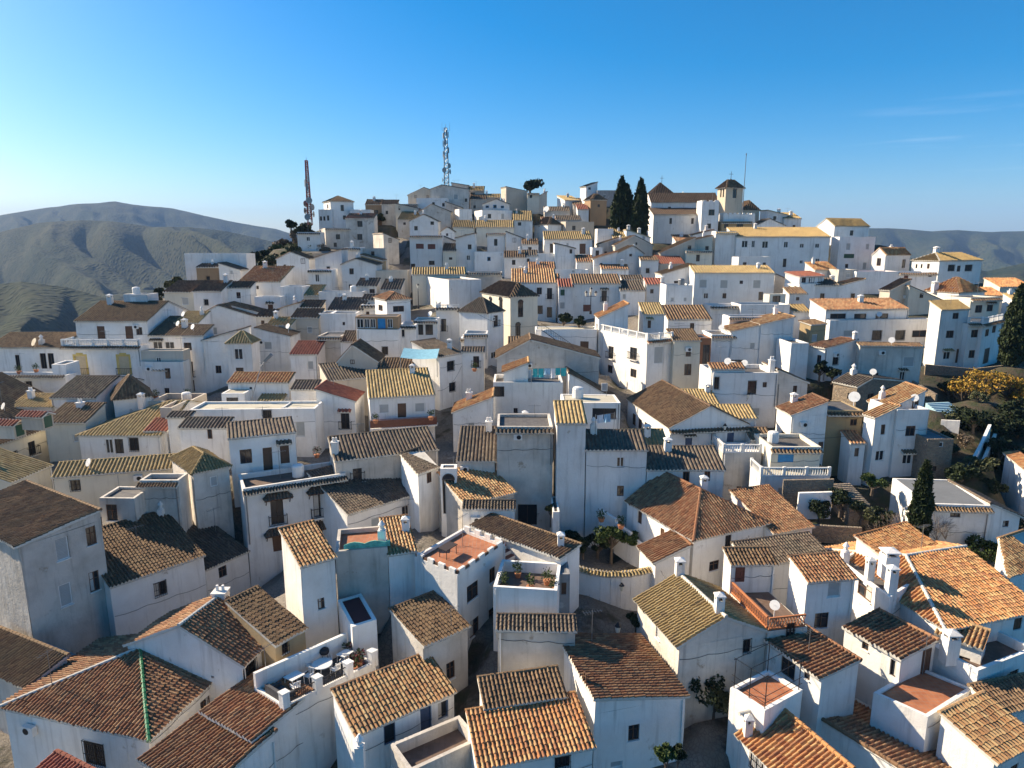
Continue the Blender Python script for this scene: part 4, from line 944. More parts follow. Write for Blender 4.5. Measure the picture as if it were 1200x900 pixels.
K['U11'] = h('ochre wall house on the upper slope', 423, 299, 447, 5., 'sB', 306, 'brown', 'ochre', vb=318, vd=316)
K['U12'] = h('long low dusty pink wall house below the hill track', 440, 317, 478, 4., 'flat', None, 'brown', 'beige', vb=332, vd=332, ph=.3)
K['U13'] = h('low white house with black roof and pale blue sill', 417, 336, 441, None, 'sa', 327, 'dark', 'white', 'Aw436,341,6,5', vb=352, vd=346)
K['U14'] = h('grey stone house with sagging dark roof', 446, 340, 469, None, 'sa', 328, 'dark', 'old', vb=358, vd=350)
K['U15'] = h('small pinkish house with yellow striped roof', 350, 347, 373, None, 'sa', 335, 'yellow', 'beige', vb=364, vd=352)
K['U16'] = h('plain white wall house between two dark roofs', 373, 342, 425, 4., 'flat', None, 'dark', 'white', vb=358, vd=352, ph=.3)
K['U17'] = h('white house with wide dark roof and a low white front', 384, 364, 425, None, 'sa', 350, 'dark', 'white', vb=378, vd=368)
h('', 388, 367, 417, 3., 'flat', None, 'dark', 'white', 'Aw403,379,3,4', wing=True, vb=392, vd=380, ph=.2)
K['U18'] = h('old beige house with rough roof line and one shutter', 341, 373, 373, None, 'sa', 363, 'brown', 'beige', 'As363,386.5,6,8', vb=402, vd=382)
K['U19'] = h('plain white rooftop box beside the beige house', 373, 367, 388, 4., 'flat', None, 'dark', 'white', vb=390, vd=380, ph=.2)
K['U20'] = h('tumbledown roof with rounded vents and white domes', 349, 361, 376, None, 'sa', 353, 'brown', 'beige', vb=372, vd=366)
K['U21'] = h('long white wall house with rising thin tiled edge', 320, 366, 350, 5., 'sb', 356, 'brown', 'white', vb=380, vd=368)
K['U22'] = h('rough grey-walled house with small dark roof end', 372, 394, 400, 5., 'flat', None, 'dark', 'old', vb=422, vd=406, ph=.2)
h('', 399, 401, 417, None, 'sa', 389, 'dark', 'white', wing=True, vd=406)
K['U24'] = h('blank white house with faint pink tint left of the yellow striped roof', 328, 336, 354, 5., 'flat', None, 'dark', 'white', vb=362, vd=354, ph=.3)
K['U26'] = h('low white house with thin brown roof falling right', 272, 359, 303, 4., 'sB', 367, 'brown', 'white', vb=382, vd=370)
K['U27'] = h('cream house with yellow roof and cluttered lower eaves', 313, 382, 341, None, 'sa', 373, 'yellow', 'cream', vb=400, vd=388)
# ================= hilltop
K['H1'] = h('three-storey white house with low hip roof near the red mast', 387, 236, 414, 379, 'hip', 230.5, 'brown', 'white', 'Bw384,242,1.6,5', psi=30, vb=268, vd=258)
h('', 373, 245.5, 389, 5., 'flat', None, 'dark', 'white', 'Aw376,256,2.4,5 Aw380,256,2.4,5 Aw384.5,255.5,2.4,6', wing=True, vb=270, vd=259, ph=.3)
h('', 410, 245.5, 434, 5., 'flat', None, 'dark', 'white', wing=True, vb=258, vd=256, ph=.3)
K['H2'] = h('old white house with red-edged roof and four dark windows', 405, 256.5, 438, None, 'sa', 251, 'rust', 'old', 'Aw421.7,262.4,6,7 Aw421.7,277.7,6,7', vb=292, vd=274)
K['H3'] = h('old white lower house with single window below the three-storey house', 381, 267, 410, 374, 'flat', None, 'dark', 'old', 'Aw396,277.5,5,6 Bw376.7,277.5,1.5,6', psi=20, vb=292, vd=276, ph=.5)
K['H4'] = h('low white wall block on the scrubby left brow', 348, 272, 375, 4., 'flat', None, 'dark', 'white', vb=288, vd=284, ph=.3)
K['H5'] = h('white house with brown wooden loggia on the brow', 447, 240, 465, 4., 'sa', 235, 'brown', 'old', vb=264, vd=248)
h('', 428, 240, 447, 3., 'sa', 234.5, 'brown', 'brownw', 'Ak437,248,12,4', wing=True, vb=262, vd=246)
K['H6'] = h('pale terraced house stepping down right of the wooden loggia', 463, 239, 490, 5., 'sB', 245, 'brown', 'cream', 'Aw468,244,2,4', vb=266, vd=256)
K['H7'] = h('old plaster house with slanting wall below the track', 449, 274, 467, 437, 'sB', 282, 'brown', 'old', psi=24, vb=310, vd=292)
K['H8'] = h('beige house with wide low gable on the skyline', 478, 229.5, 523, 6., 'gb', 220.5, 'brown', 'beige', 'Aw487,230.5,3,3 Aw501,230.5,3,3 Aw513,230.5,3,3', r=.42, vb=243, vd=238)
K['H9'] = h('plain white terrace house below the wide beige gable', 488, 232, 524, 5., 'flat', None, 'dark', 'white', 'Aw508,238.5,3,3 Aw519.6,240,3,4', vb=252, vd=248, ph=.3)
K['H10'] = h('cream wall house left of the plain white terrace house', 470, 239, 489, 5., 'flat', None, 'dark', 'cream', 'Aw478,242,2,2', vb=256, vd=250, ph=.3)
K['H11'] = h('large grey-beige gabled house at the foot of the lattice mast', 504, 222.5, 549, 7., 'gb', 217.5, 'brown', 'old', 'As534,230.5,5,6 Aw546,234.5,3,4', r=.3, vb=250, vd=240)
K['H12'] = h('grey flat-topped house highest on the skyline', 529, 215, 549, 5., 'sB', 218, 'dark', 'old', vb=224, vd=228)
K['H13'] = h('skyline house with bright yellow flat roof', 548, 224, 567, None, 'sa', 219, 'mustard', 'beige', 'Ak554,227,5,3', vb=235, vd=230)
K['H14'] = h('low brown-roofed houses row end below the yellow skyline roof', 551, 234, 570, None, 'sa', 229, 'brown', 'old', vb=245, vd=236)
K['H14b'] = h('low house with golden-brown roof left of the tall beige wall', 564, 232, 586, None, 'sa', 228, 'yellow', 'old', vb=244, vd=233)
K['H15'] = h('white house with three small blue windows under a shallow gable', 565, 246, 600, 556, 'flat', None, 'dark', 'white', psi=18, vb=262, vd=260, ph=.2)
h('', 566, 240, 597, 5., 'gb', 234, 'dark', 'white', 'Ap571,242.3,4,3 Ap580,242,4,4 Ap588.7,242.6,4,3', wing=True, vd=257, vb=250)
K['H16'] = h('white box house with sunlit left side', 538, 245, 553, 533, 'flat', None, 'dark', 'white', psi=22, vb=262, vd=260, ph=.2)
K['H17'] = h('white house with plain wide gable behind the terrace gable', 491, 249, 528, 6., 'gb', 240, 'brown', 'old', r=.42, vb=264, vd=260)
K['H18'] = h('white gable house with rooftop terrace and two dark windows', 480, 260, 513, 6., 'gb', 252, 'brown', 'white', 'Aw487.4,267.5,4,5 Aw506.5,261.5,4,4', vb=280, vd=274)
K['H19'] = h('white house with pair of red-brown shuttered windows', 480, 275.5, 518, 5., 'flat', None, 'brown', 'white', 'Ar492,288.6,9,6 Ar505.6,289,9,6 Aw506,308,7,5 Aw483.5,312,5,6', vb=325, vd=302, ph=.3, strip=.0)
K['H20'] = h('slim cream house with black roof between two white walls', 519, 294.5, 534, None, 'sa', 284, 'dark', 'cream', 'Aw528,303,4,3', vb=318, vd=303)
h('', 518, 277, 534, 4., 'sB', 284, 'dark', 'white', wing=True, vd=296)
K['H21'] = h('big white house with brown terrace parapet and blue window', 534, 280, 557, 5., 'sb', 274, 'brown', 'white', vb=320, vd=302)
h('', 556, 295, 598, 4., 'flat', None, 'brown', 'white', 'Ap573,303.5,4,5', wing=True, vb=322, vd=303.5, ph=.6, floor='brown', rail=None)
K['H22'] = h('white rooftop room with red parapet band', 571, 273, 592, 4., 'flat', None, 'brown', 'white', 'Ak581,284,4,8', vb=296, vd=288, ph=.5, floor='red', strip=.2)
K['H23'] = h('white house with slanting blue-grey roof', 593, 272, 615, 5., 'sB', 281, 'dark', 'white', vb=298, vd=289)
K['H24'] = h('little white house with brown roof and one window mid-slope', 591, 302, 616, None, 'sa', 295, 'brown', 'white', 'Aw602,307.5,4,6', vb=322, vd=310)
K['H25'] = h('cream house with left half of a long olive-brown roof', 531, 267, 556, None, 'sa', 259, 'yellow', 'cream', vb=278, vd=274)
K['H25b'] = h('cream house with right half of a long olive-brown roof', 558, 267, 602, None, 'sa', 259, 'yellow', 'cream', vb=282, vd=275)
K['H26'] = h('white house with golden roof below the dark fig tree', 602, 259, 624, None, 'sa', 248, 'yellow', 'white', 'Aw609,262.5,4,4', vb=280, vd=268)
K['H27'] = h('tall beige blank wall house on the skyline', 593, 219.5, 618, 587, 'sB', 225, 'dark', 'beige', psi=20, vb=250, vd=238)
K['H28'] = h('beige house with steep dark roof edge beside the tall blank wall', 627, 233, 641, 5., 'sb', 225, 'dark', 'beige', vb=250, vd=240)
K['H28b'] = h('cream house with recessed doorway on the skyline right of the blank wall', 618, 226, 632, 4., 'flat', None, 'dark', 'cream', 'Ak622,230,3,4', vb=248, vd=241, ph=.2)
K['H29'] = h('low house with long dark roof and white satellite dish', 638, 248, 668, None, 'sa', 243, 'dark', 'old', vb=260, vd=252)
K['H30'] = h('white skyline house with small yellow-brown roof', 662, 235, 679, 653, 'sa', 230, 'yellow', 'white', psi=22, vb=250, vd=246)
K['H31'] = h('tall brown rendered block with dark hip roof', 692, 234, 711, 685, 'hip', 228, 'brown', 'brownw', psi=20, vb=264, vd=254)
K['H32'] = h('white lookout house with slanted roof on the skyline', 687, 219, 700, 680, 'sb', 214, 'dark', 'white', 'Aw691,221,3,3', psi=24, vb=234, vd=236)
K['H33'] = h('long grey concrete building on the skyline', 700, 223, 729, 5., 'flat', None, 'dark', 'grey', vb=240, vd=238, ph=.3)
K['H34'] = h('white house with small red roof beside the brown block', 677, 246, 690, None, 'sa', 240, 'red', 'white', vb=262, vd=256)
K['H35'] = h('dun flat-walled house above the yellow-brown double roof', 663, 259.5, 696, 657, 'flat', None, 'dark', 'beige', psi=18, vb=278, vd=270, ph=.3)
K['H36'] = h('white house with long yellow-brown roof and big brown door', 638, 281, 694, None, 'sa', 272, 'yellow', 'white', 'Ak647,291,5,11 Ad682.7,291.6,7,12 As665,287,3,5', vb=315, vd=294)
K['H37'] = h('white house with blank slanting wall in front of the brown door', 650, 286, 674, 5., 'sB', 292, 'brown', 'white', 'Aw669,294.6,3,5', vb=328, vd=308)
K['H38'] = h('white house with iron-railed terrace', 630, 297, 651, 4., 'flat', None, 'brown', 'white', vb=314, vd=306, ph=.2)
K['H38b'] = h('low roof of red-brown tiles below the iron-railed terrace', 620, 316, 651, None, 'sa', 308, 'rust', 'white', vb=332, vd=320)
K['H39'] = h('long plain white wall house above the plaza', 640, 316, 690, 4., 'flat', None, 'dark', 'white', 'As672,318,4,3', vb=332, vd=328, ph=.3)
K['H40'] = h('sunlit white house with tiny windows on a bend of the lane', 642, 263, 658, 626, 'hip', 255, 'brown', 'white', 'Bw632,264,1.5,3', psi=30, vb=280, vd=270)
K['H40b'] = h('low dark-roofed house behind the dun flat wall', 652, 258.5, 681, None, 'sa', 253.5, 'dark', 'white', vb=268, vd=264)
K['H41'] = h('white house with brown roof wedge left of the twin gables', 676, 307.5, 696, None, 'sa', 300, 'rust', 'white', vb=326, vd=314)
K['H42'] = h('white flat-roofed house under the left cypress', 700, 268, 719, 5., 'flat', None, 'dark', 'white', vb=288, vd=282, ph=.3)
K['H42b'] = h('white house with twin chimneys below the cypresses', 734, 270, 762, 5., 'sB', 279, 'yellow', 'white', vb=290, vd=284, ch=[(.1, .1, .7, 1.0, 0), (.55, .1, .7, 1.1, 0)])
K['H42c'] = h('olive-yellow roof wedge beside the twin-chimney house', 719, 280, 736, None, 'sa', 268, 'yellow', 'white', vb=292, vd=285)
K['H43'] = h('old house with rising slanted roof edge', 702, 287, 726, 5., 'sb', 279, 'brown', 'old', vb=300, vd=292)
K['H44'] = h('beige gabled house with two small square windows', 721, 288, 765, 6., 'gb', 277, 'brown', 'beige', 'Aw736.5,289,2,3 Aw745.7,285.5,2,3', vb=308, vd=298)
K['H45'] = h('whitewashed gable house in front of the beige gable', 722, 298, 754, 6., 'gb', 289, 'brown', 'white', 'Aw739,299,3,3', r=.6, vb=322, vd=311)
K['H46'] = h('small white cube house right of the whitewashed gable', 751, 305.5, 772, None, 'sa', 301.5, 'brown', 'white', vb=324, vd=316)
K['H47'] = h('low white house with brown roof under the twin gables', 705, 316, 737, None, 'sa', 311, 'rust', 'white', vb=328, vd=322)
K['H48'] = h('bluish shaded house with brown slanted roof', 696, 304, 723, 5., 'sb', 296, 'rust', 'white', 'Aw704.5,310,3,4', vb=326, vd=318)
K['H49'] = h('beige house with long slanting roof edge below the church', 774, 297, 814, 6., 'sb', 279, 'brown', 'beige', 'Aw808,290,4,5', vb=318, vd=304)
K['H49b'] = h('house with dull maroon roof below the slanting beige house', 773, 310, 803, None, 'sa', 300.5, 'red', 'beige', vb=320, vd=312)
K['H49c'] = h('cream parapet house with little pillars', 804, 293.5, 835, 5., 'flat', None, 'dark', 'cream', vb=315, vd=306, ph=.4)
K['H49d'] = h('cream house wedge between slanting beige house and white block', 814, 282, 835, 5., 'sb', 277, 'brown', 'cream', vb=300, vd=298)
K['H50'] = h('white house with brown roof strip left of the long yellow-brown roof', 776, 322, 814, 6., 'sb', 311, 'brown', 'white', vb=345, vd=338)
# ================= church
K['CH'] = h('old parish church with two-tier dark roofs', 766, 252, 826, None, 'sa', 243.5, 'umber', 'white', 'Aw786,259,3,7 Aw811.6,259,3,7', vb=285, vd=270, cat='church', name='church', group='church buildings')
h('', 763, 237.5, 843, 9., 'ga', 227, 'umber', 'white', wing=True, vd=262, caps=None, vb=262)
h('', 763, 227, 789, 7., 'hip', 215, 'umber', 'beige', wing=True, vd=250, vb=245)
K['TW'] = h('beige church bell tower with arched openings and pyramid roof', 851, 218.5, 871, 841, 'hip', 211.5, 'brown', 'tan', 'Aa861,227,4.5,10 Ba844.8,227,1.6,8 Ba847.8,227,1.6,8', psi=24, vb=256, vd=266, oh=.45, cat='bell tower', name='bell_tower', group='church buildings')
K['AP'] = h('curved brown-tiled rear end of the church right of the bell tower', 871, 246, 890, 8., 'hip', 236, 'brown', 'tan', vd=260, vb=262, cat='church', name='church_apse', group='church buildings')
K['R1'] = h('white square turret house with battlements before the church', 823, 236, 843, 5., 'flat', None, 'dark', 'white', 'Aw834,249,7,7 Aw830.7,265,5,6', vb=285, vd=276, crenel=True)
K['R2'] = h('white battlemented house with yellow band under the bell tower', 848, 251, 885, 4., 'flat', None, 'dark', 'white', vb=262, vd=274, crenel=True)
h('', 846, 259.5, 882, 4., 'flat', None, 'dark', 'ochre', 'Aw851,265,5,5 Aw867,264.5,8,5', wing=True, vb=275, vd=275.5, ph=.1)
K['R3'] = h('white house with long slanting side wall right of the church', 900, 247, 936, 891, 'sB', 256, 'mustard', 'white', psi=20, vb=272, vd=268, ch=[(.45, .4, .7, 1., 0), (.85, .4, .7, 1.2, 0)])
K['R3b'] = h('small house with mustard roof and wide eaves at the skyline right', 919, 256.5, 939, None, 'sa', 250, 'mustard', 'white', vb=270, vd=266)
K['R3c'] = h('white gabled shed with dark roof below the slanting white house', 886, 265, 920, 5., 'gb', 257, 'dark', 'white', vb=275, vd=274, r=.45)
K['R4'] = h('long white terrace with mustard roof and many windows', 863, 278, 973, None, 'sa', 267.5, 'mustard', 'white', 'An872.7,286,7,8 An882.7,286,4,8 An896.6,286.7,7,8 An921,286.7,5,7 An939.7,288,5,5 An957.7,288,5,5 Ak919.5,308,4,10 An939,307,4,4 An958,305,5,4', vb=328, vd=296, vcap='R')
K['R4b'] = h('blank white block at the left end of the mustard-roofed terrace', 839, 271, 864, 834, 'flat', None, 'yellow', 'white', psi=12, vb=318, vd=297, ph=.1, floor='pale')
K['R5'] = h('white house with brown-banded balcony below the mustard roof', 866, 301, 903, 858, 'flat', None, 'brown', 'white', psi=14, vb=322, vd=315, ph=.3, floor='brown', strip=.0)
K['R6'] = h('white house with mustard roof and rooftop balcony on the right skyline', 978, 265, 1019, 957, 'ga', 256.5, 'mustard', 'white', 'Ak998,273,4,6', psi=22, vb=285, vd=282)
h('', 984, 277.5, 1026, 4., 'flat', None, 'dark', 'white', 'As994,289,5,8 As1016.6,289,4,7 Ae995,300,12,5', wing=True, vb=320, vd=294, ph=.7)
K['R7'] = h('white house with orange roof and red awning by the right hills', 1038, 299, 1067, 1022, 'ga', 287, 'orange', 'white', 'Bw1030,307,5,9 Ak1059,309,4,10', psi=28, vb=320, vd=306)
K['R8'] = h('blank white terrace front with red edging', 1004, 318, 1054, 5., 'flat', None, 'rust', 'white', vb=345, vd=330, ph=.5, floor='red', strip=.0)
K['R8b'] = h('white terrace front with small red window and dark railing', 1054, 319, 1098, 5., 'flat', None, 'brown', 'white', 'Ar1062,324,5,5 Ad1090,322,4,5', vb=340, vd=330, ph=.4, floor='brown', strip=.0)
K['R9'] = h('villa with mustard hip roof and flower balcony before the hills', 1101, 306, 1151, 1069, 'hip', 297, 'mustard', 'white', 'Ag1114.7,314,8,7 Ak1123.6,314.7,4,7 Ag1135,314,8,7 Bw1074,312,2,5 Bw1080,312,2,5 Bw1088,312,3,6', psi=26, vb=335, vd=318, caps='white', ch=[(.25, .55, .9, 1.1, 0)])
K['R10'] = h('house with wide bright orange roof below the mustard villa', 1124, 343, 1154, 1085, 'hip', 326, 'orange', 'white', 'Ak1131,351,5,9', psi=24, vb=368, vd=352, ch=[(.02, .75, .9, 1.2, 0)])
K['R11'] = h('beige gable-walled house with drainpipe left of the orange roof', 1043, 341, 1066, 1031, 'sb', 328, 'brown', 'beige', 'As1052,355,5,8', psi=22, vb=365, vd=352)
h('', 1066, 336, 1106, 4., 'sB', 353, 'brown', 'cream', wing=True, vb=368, vd=352)
K['R12'] = h('small white tower house with mustard roof at the curved street', 1103, 363.5, 1136, 1089, 'sa', 353.5, 'mustard', 'white', 'Aw1120,370,7,7 Aw1113,391.7,9,9 An1109.5,416.7,8,9 Ad1123.7,417,7,16', psi=16, vb=430, vd=405)
K['R13'] = h('curved white apartment house with plant-shaded balcony', 1136, 372, 1153, 6., 'flat', None, 'brown', 'white', 'Aw1142,391,8,9 Aw1139,415,7,9', psi=10, vb=432, vd=404, rail='bal', rails='A', strip=.1)
h('', 1153, 373, 1176, 6., 'flat', None, 'brown', 'white', 'Aw1157,390,4,8 Aw1165,386,4,8 Ad1156,417,6,17', psi=40, wing=True, vb=432, vd=404, rail='bal', rails='A', strip=.1)
h('', 1138, 349, 1172, 5., 'flat', None, 'brown', 'cream', 'Ak1147,362,8,9 Ak1160,361,7,8', psi=14, wing=True, vd=384, vb=375, ph=.2)
K['R14'] = h('long white two-storey house with red-brown roof and continuous balcony', 968, 364, 1065, 949, 'sa', 352, 'rust', 'white', 'Aw982,370.5,18,6 Ak1008,370.5,14,6 Aw1033.5,370.5,15,6', psi=8, vb=380, vd=386)
h('', 973, 375.5, 1092, 965, 'flat', None, 'brown', 'white', 'As994,391,11,8 Ag1027.5,393,11,11 Ag1054.5,393,11,11 Aw1078,391,18,8', psi=8, wing=True, vb=415, vd=388, ph=.7, floor='pale')
K['R15'] = h('long low stained plaster house with thin tiled edge', 1008, 406, (1082, 407), None, 'sa', 402.5, 'brown', 'old', 'As1065,424,13,12', vb=450, vd=425)
K['R16'] = h('small cream and ochre tower between two white houses', 950, 381.5, 968, 937, 'sa', 377, 'brown', 'ochre', psi=30, vb=405, vd=402)
K['R17'] = h('white house with red-roofed loggia and two small arches', 937, 333, 970, 920, 'flat', None, 'brown', 'white', 'Ba923.5,352,3.5,10 Ba930,353,3.5,9 Bw925,336.7,2,3.5 Bw932,337,2,3.5', psi=30, vb=362, vd=352, ph=.1)
h('', 937, 325, 966, 920, 'sa', 320, 'red', 'white', 'Aw942,328.5,5,6 Aw951,328,6,7 Aw961,327.5,4,7', psi=30, wing=True, vd=351)
K['R18'] = h('white house with orange roof and sunlit left gable under the mustard terrace', 955, 317, 981, 943, 'sa', 307, 'orange', 'white', psi=20, vb=335, vd=322)
K['R19'] = h('white house with low golden roof and pale chimney', 981, 336, 1013, 970, 'sb', 327.5, 'gold', 'white', psi=14, vb=356, vd=346, ch=[(.1, .9, .7, 1.4, 0)])
K['R20'] = h('old white wall house stepping down from the long white house', 908, 322, 923, 5., 'sB', 328, 'brown', 'old', vb=345, vd=340)
K['R21'] = h('ruined stone house with dark sagging roof above the gardens', 1005, 454, 1058, 977, 'gb', 444, 'dark', 'stone', 'Bk995,464,3,7', psi=26, r=.3, vb=478, vd=455)
K['R22'] = h('pale house with orange roof at the far right edge', 1172, 337, 1210, None, 'sa', 327, 'orange', 'cream', vb=355, vd=334)
K['R23'] = h('low orange-roofed house left of the tall right cypress', 1150, 347, 1178, None, 'sa', 338, 'orange', 'cream', vb=362, vd=342)
K['R24'] = h('white house with yellow roof half hidden by the right cypress', 1188, 352, 1212, None, 'sa', 345, 'yellow', 'white', 'Aw1197,360,4,6', vb=376, vd=352)
K['R25'] = h('cream chapel-sized house with brown roof left of the plaza houses', 483, 322.5, 546, None, 'sa', 314.5, 'yellow', 'cream', 'As504,331,6,8', psi=6, vb=358, vd=338)
K['R26'] = h('grey old wall house behind the windowless white house', 547, 319, 588, 5., 'flat', None, 'dark', 'old', vb=338, vd=334, ph=.3)
K['R27'] = h('low white house with brown roof between red loggia and golden roof', 640, 330, 656, None, 'sa', 322, 'rust', 'white', vb=345, vd=336)
# ================= small in-between houses, annexes and clutter
K['X1'] = h('white archway spanning the foot of the steep dark alley', 516, 549, 535, 1.2, 'flat', None, 'dark', 'white', 'Aa526,582,14,40', vb=612, vd=598, ph=.1, cat='archway', name='alley_arch')  # dark glass arch stands in for the shade inside the open passage
K['F45'] = h('low brown-roofed outhouse in the shade at the foot of the tall stained house', 34, 806, 2.6, (-50, 768), 'sb', None, 'brown', 'old', t=45.2, vb=860, ch=())
h('', 60, 790, 2.2, (10, 768), 'flat', None, 'brown', 'grey', wing=True, t=47.0, vb=830, ph=.12, floor='grey')
K['X2'] = h('small grey utility shed beside the stepped white wall', 655, 673, 668, 2., 'flat', None, 'dark', 'grey', 'Ad661,690,6,14', vb=702, vd=718, ph=.05, floor='grey', cat='shed', name='utility_shed')
K['X3'] = h('small pale rooftop room with cream canopy left of the yellow roof patch', 259, 461, 286, 3., 'flat', None, 'brown', 'white', 'Ak272,470,14,8', vb=482, vd=472, ph=.05, floor='pale')
K['X4'] = h('low dark green-grey roof behind the white balustrade', 341, 457, 370, None, 'sa', 447, 'dark', 'white', vb=475, vd=468)
K['X5'] = h('low white house at the end of the wide dark roof', 423, 357, 440, 4., 'flat', None, 'dark', 'white', 'Aw431,367,4,4', vb=378, vd=366, ph=.3, strip=True)
K['X6'] = h('pale plaster wall house at the foot of the hill track', 424, 291, 451, 4., 'flat', None, 'brown', 'old', 'Aw437,297,4,5', vb=306, vd=308, ph=.3)
K['X7'] = h('olive-roofed house tucked left of the terrace gable', 466, 258, 490, None, 'sa', 249, 'yellow', 'old', 'Aw474,262,3,3', vb=272, vd=266)
K['X8'] = h('slanting brown roof below the large grey-beige gable', 522, 237, 541, 4., 'sB', 244, 'brown', 'old', vb=252, vd=249)
K['X9'] = h('tiny white gable squeezed between two taller white houses', 517, 272, 532, 4., 'gb', 267, 'brown', 'white', 'Aw524,275,2.5,3', vb=282, vd=284)
K['X10'] = h('beige house with reddish roof above the sunlit bend', 635, 262, 653, None, 'sa', 255, 'rust', 'beige', 'Aw644,265,3,3', vb=274, vd=266)
K['X11'] = h('stepped brown roof between skyline house and brown block', 672, 241, 683, None, 'sa', 233, 'brown', 'old', vb=252, vd=249)
K['X12'] = h('dark-roofed wing joining the red loggia and the golden roof', 954, 335, 984, None, 'sa', 327, 'dark', 'white', vb=350, vd=348)
K['X13'] = h('bare grey-white block right of the orange-roofed gable', 983, 316, 1006, 5., 'flat', None, 'dark', 'old', 'As994,323,5,5', vb=335, vd=328, ph=.2)
K['X14'] = h('low cream house with green blind below the iron-railed terrace', 600, 325, 621, None, 'sa', 318.5, 'brown', 'cream', 'Ae611,330,4,4', vb=340, vd=328)
K['X15'] = h('small white house stepping up beside the blue-grey slanting roof', 612, 287, 631, None, 'sa', 281, 'brown', 'white', 'Aw621,292,4,5', vb=305, vd=294)
K['X16'] = h('small house with black roof above the iron-railed terrace', 612, 300, 630, None, 'sa', 294, 'dark', 'white', 'Aw619,305,3,4', vb=316, vd=306)
K['X17'] = h('narrow white house with balcony right of the long yellow-brown roof', 694, 290, 706, 5., 'flat', None, 'dark', 'white', 'Ak700,297,4,7', vb=312, vd=302, ph=.4)
K['X18'] = h('brown-roofed old house between the church wall and the cream pillars', 792, 283, 812, None, 'sa', 276, 'rust', 'white', 'Aw803,287,3,3', vb=295, vd=290)
K['X19'] = h('white shed with tiled top under the church aisle', 812, 276, 836, 4., 'sb', 270, 'rust', 'white', vb=290, vd=284)
K['X20'] = h('white house with dark doorway under the battlemented turret', 838, 316, 862, 3.5, 'flat', None, 'dark', 'white', 'Ak850,322,5,8', vb=332, vd=326, ph=.4)
K['X21'] = h('dark tiled awning roof over the terrace below the mustard roof', 878, 322, 908, None, 'sa', 316, 'dark', 'white', 'Aw892,327,10,4', vb=335, vd=330)
K['X22'] = h('low white house with brown roof above the dark pergola', 925, 345, 946, None, 'sa', 338, 'brown', 'white', 'Aw935,350,4,4', vb=362, vd=358)
K['X23'] = h('white wall house with yellow tiled edge left of the red-roofed long house', 930, 366, 950, None, 'sa', 358, 'mustard', 'white', vb=385, vd=372)
K['X24'] = h('small house with striped roof at the bend below the arched building', 596, 404, 622, None, 'sa', 396, 'brown', 'white', 'Aw608,410,4,5', vb=425, vd=412)
K['X25'] = h('low white house with tiled ledge above the laundry terrace', 540, 396, 562, 4., 'flat', None, 'dark', 'white', 'Aw551,403,5,5', vb=418, vd=404, ph=.3, strip=True)
K['X26'] = h('white house with dark roof and blue shutter left of the turret urns', 424, 352, 440, None, 'sa', 346, 'dark', 'white', 'Ap432,357,3,4', vb=372, vd=360)
K['X27'] = h('old white house with sagging brown roof above the striped patch', 300, 372, 320, None, 'sa', 364, 'brown', 'old', 'Aw308,378,4,5', vb=395, vd=378)
K['X28'] = h('white house with brown roof stepping left of the lopsided gable', 205, 379, 232, None, 'sa', 366, 'yellow', 'white', vb=398, vd=392)
K['X29'] = h('small white stub wall house on the left terrace edge', 60, 427, 76, 3., 'flat', None, 'dark', 'white', vb=448, vd=440, ph=.2)
K['X30'] = h('yellow-flecked low roof behind the striped cross-hipped house', 12, 478, 62, None, 'sa', 463, 'yellow', 'old', vb=490, vd=478)
K['X31'] = h('brown low roof right of the yellow-flecked roof', 52, 496, 100, None, 'sa', 474, 'brown', 'cream', vb=520, vd=500)
K['X32'] = h('white block with small window between alley and grey wall', 648, 600, 656, 4., 'flat', None, 'dark', 'white', vb=625, vd=604, ph=.1)
K['X33'] = h('white rear house with dark roof behind the yellow-roofed tower', 600, 508, 640, None, 'sa', 490, 'brown', 'white', vb=530, vd=512)
K['X34'] = h('small white house with brown roof right of the pedimented house', 880, 516, 906, None, 'sa', 503, 'brown', 'old', 'Aw892,522,4,5', vb=535, vd=522)
K['X35'] = h('low house with brown roof beneath the angular white house', 858, 431, 876, None, 'sa', 424, 'rust', 'white', vb=445, vd=442)
K['X36'] = h('brick-red framed narrow house between cream and white houses', 821, 396, 834, 4., 'flat', None, 'rust', 'orangebrick', 'Ak827,424,8,40', vb=460, vd=432, ph=.1)
K['X37'] = h('small lean-to with brown tiles left of the modern white house', 997, 520, 1014, None, 'sa', 507, 'rust', 'white', 'Aw1004,530,5,10', vb=550, vd=526)
K['X40'] = h('dark tiled roof cut by the right edge beside the golden roof', 1166, 836, (1230, 822), None, 'sa', 806, 'brown', 'white', vb=860, vd=838)
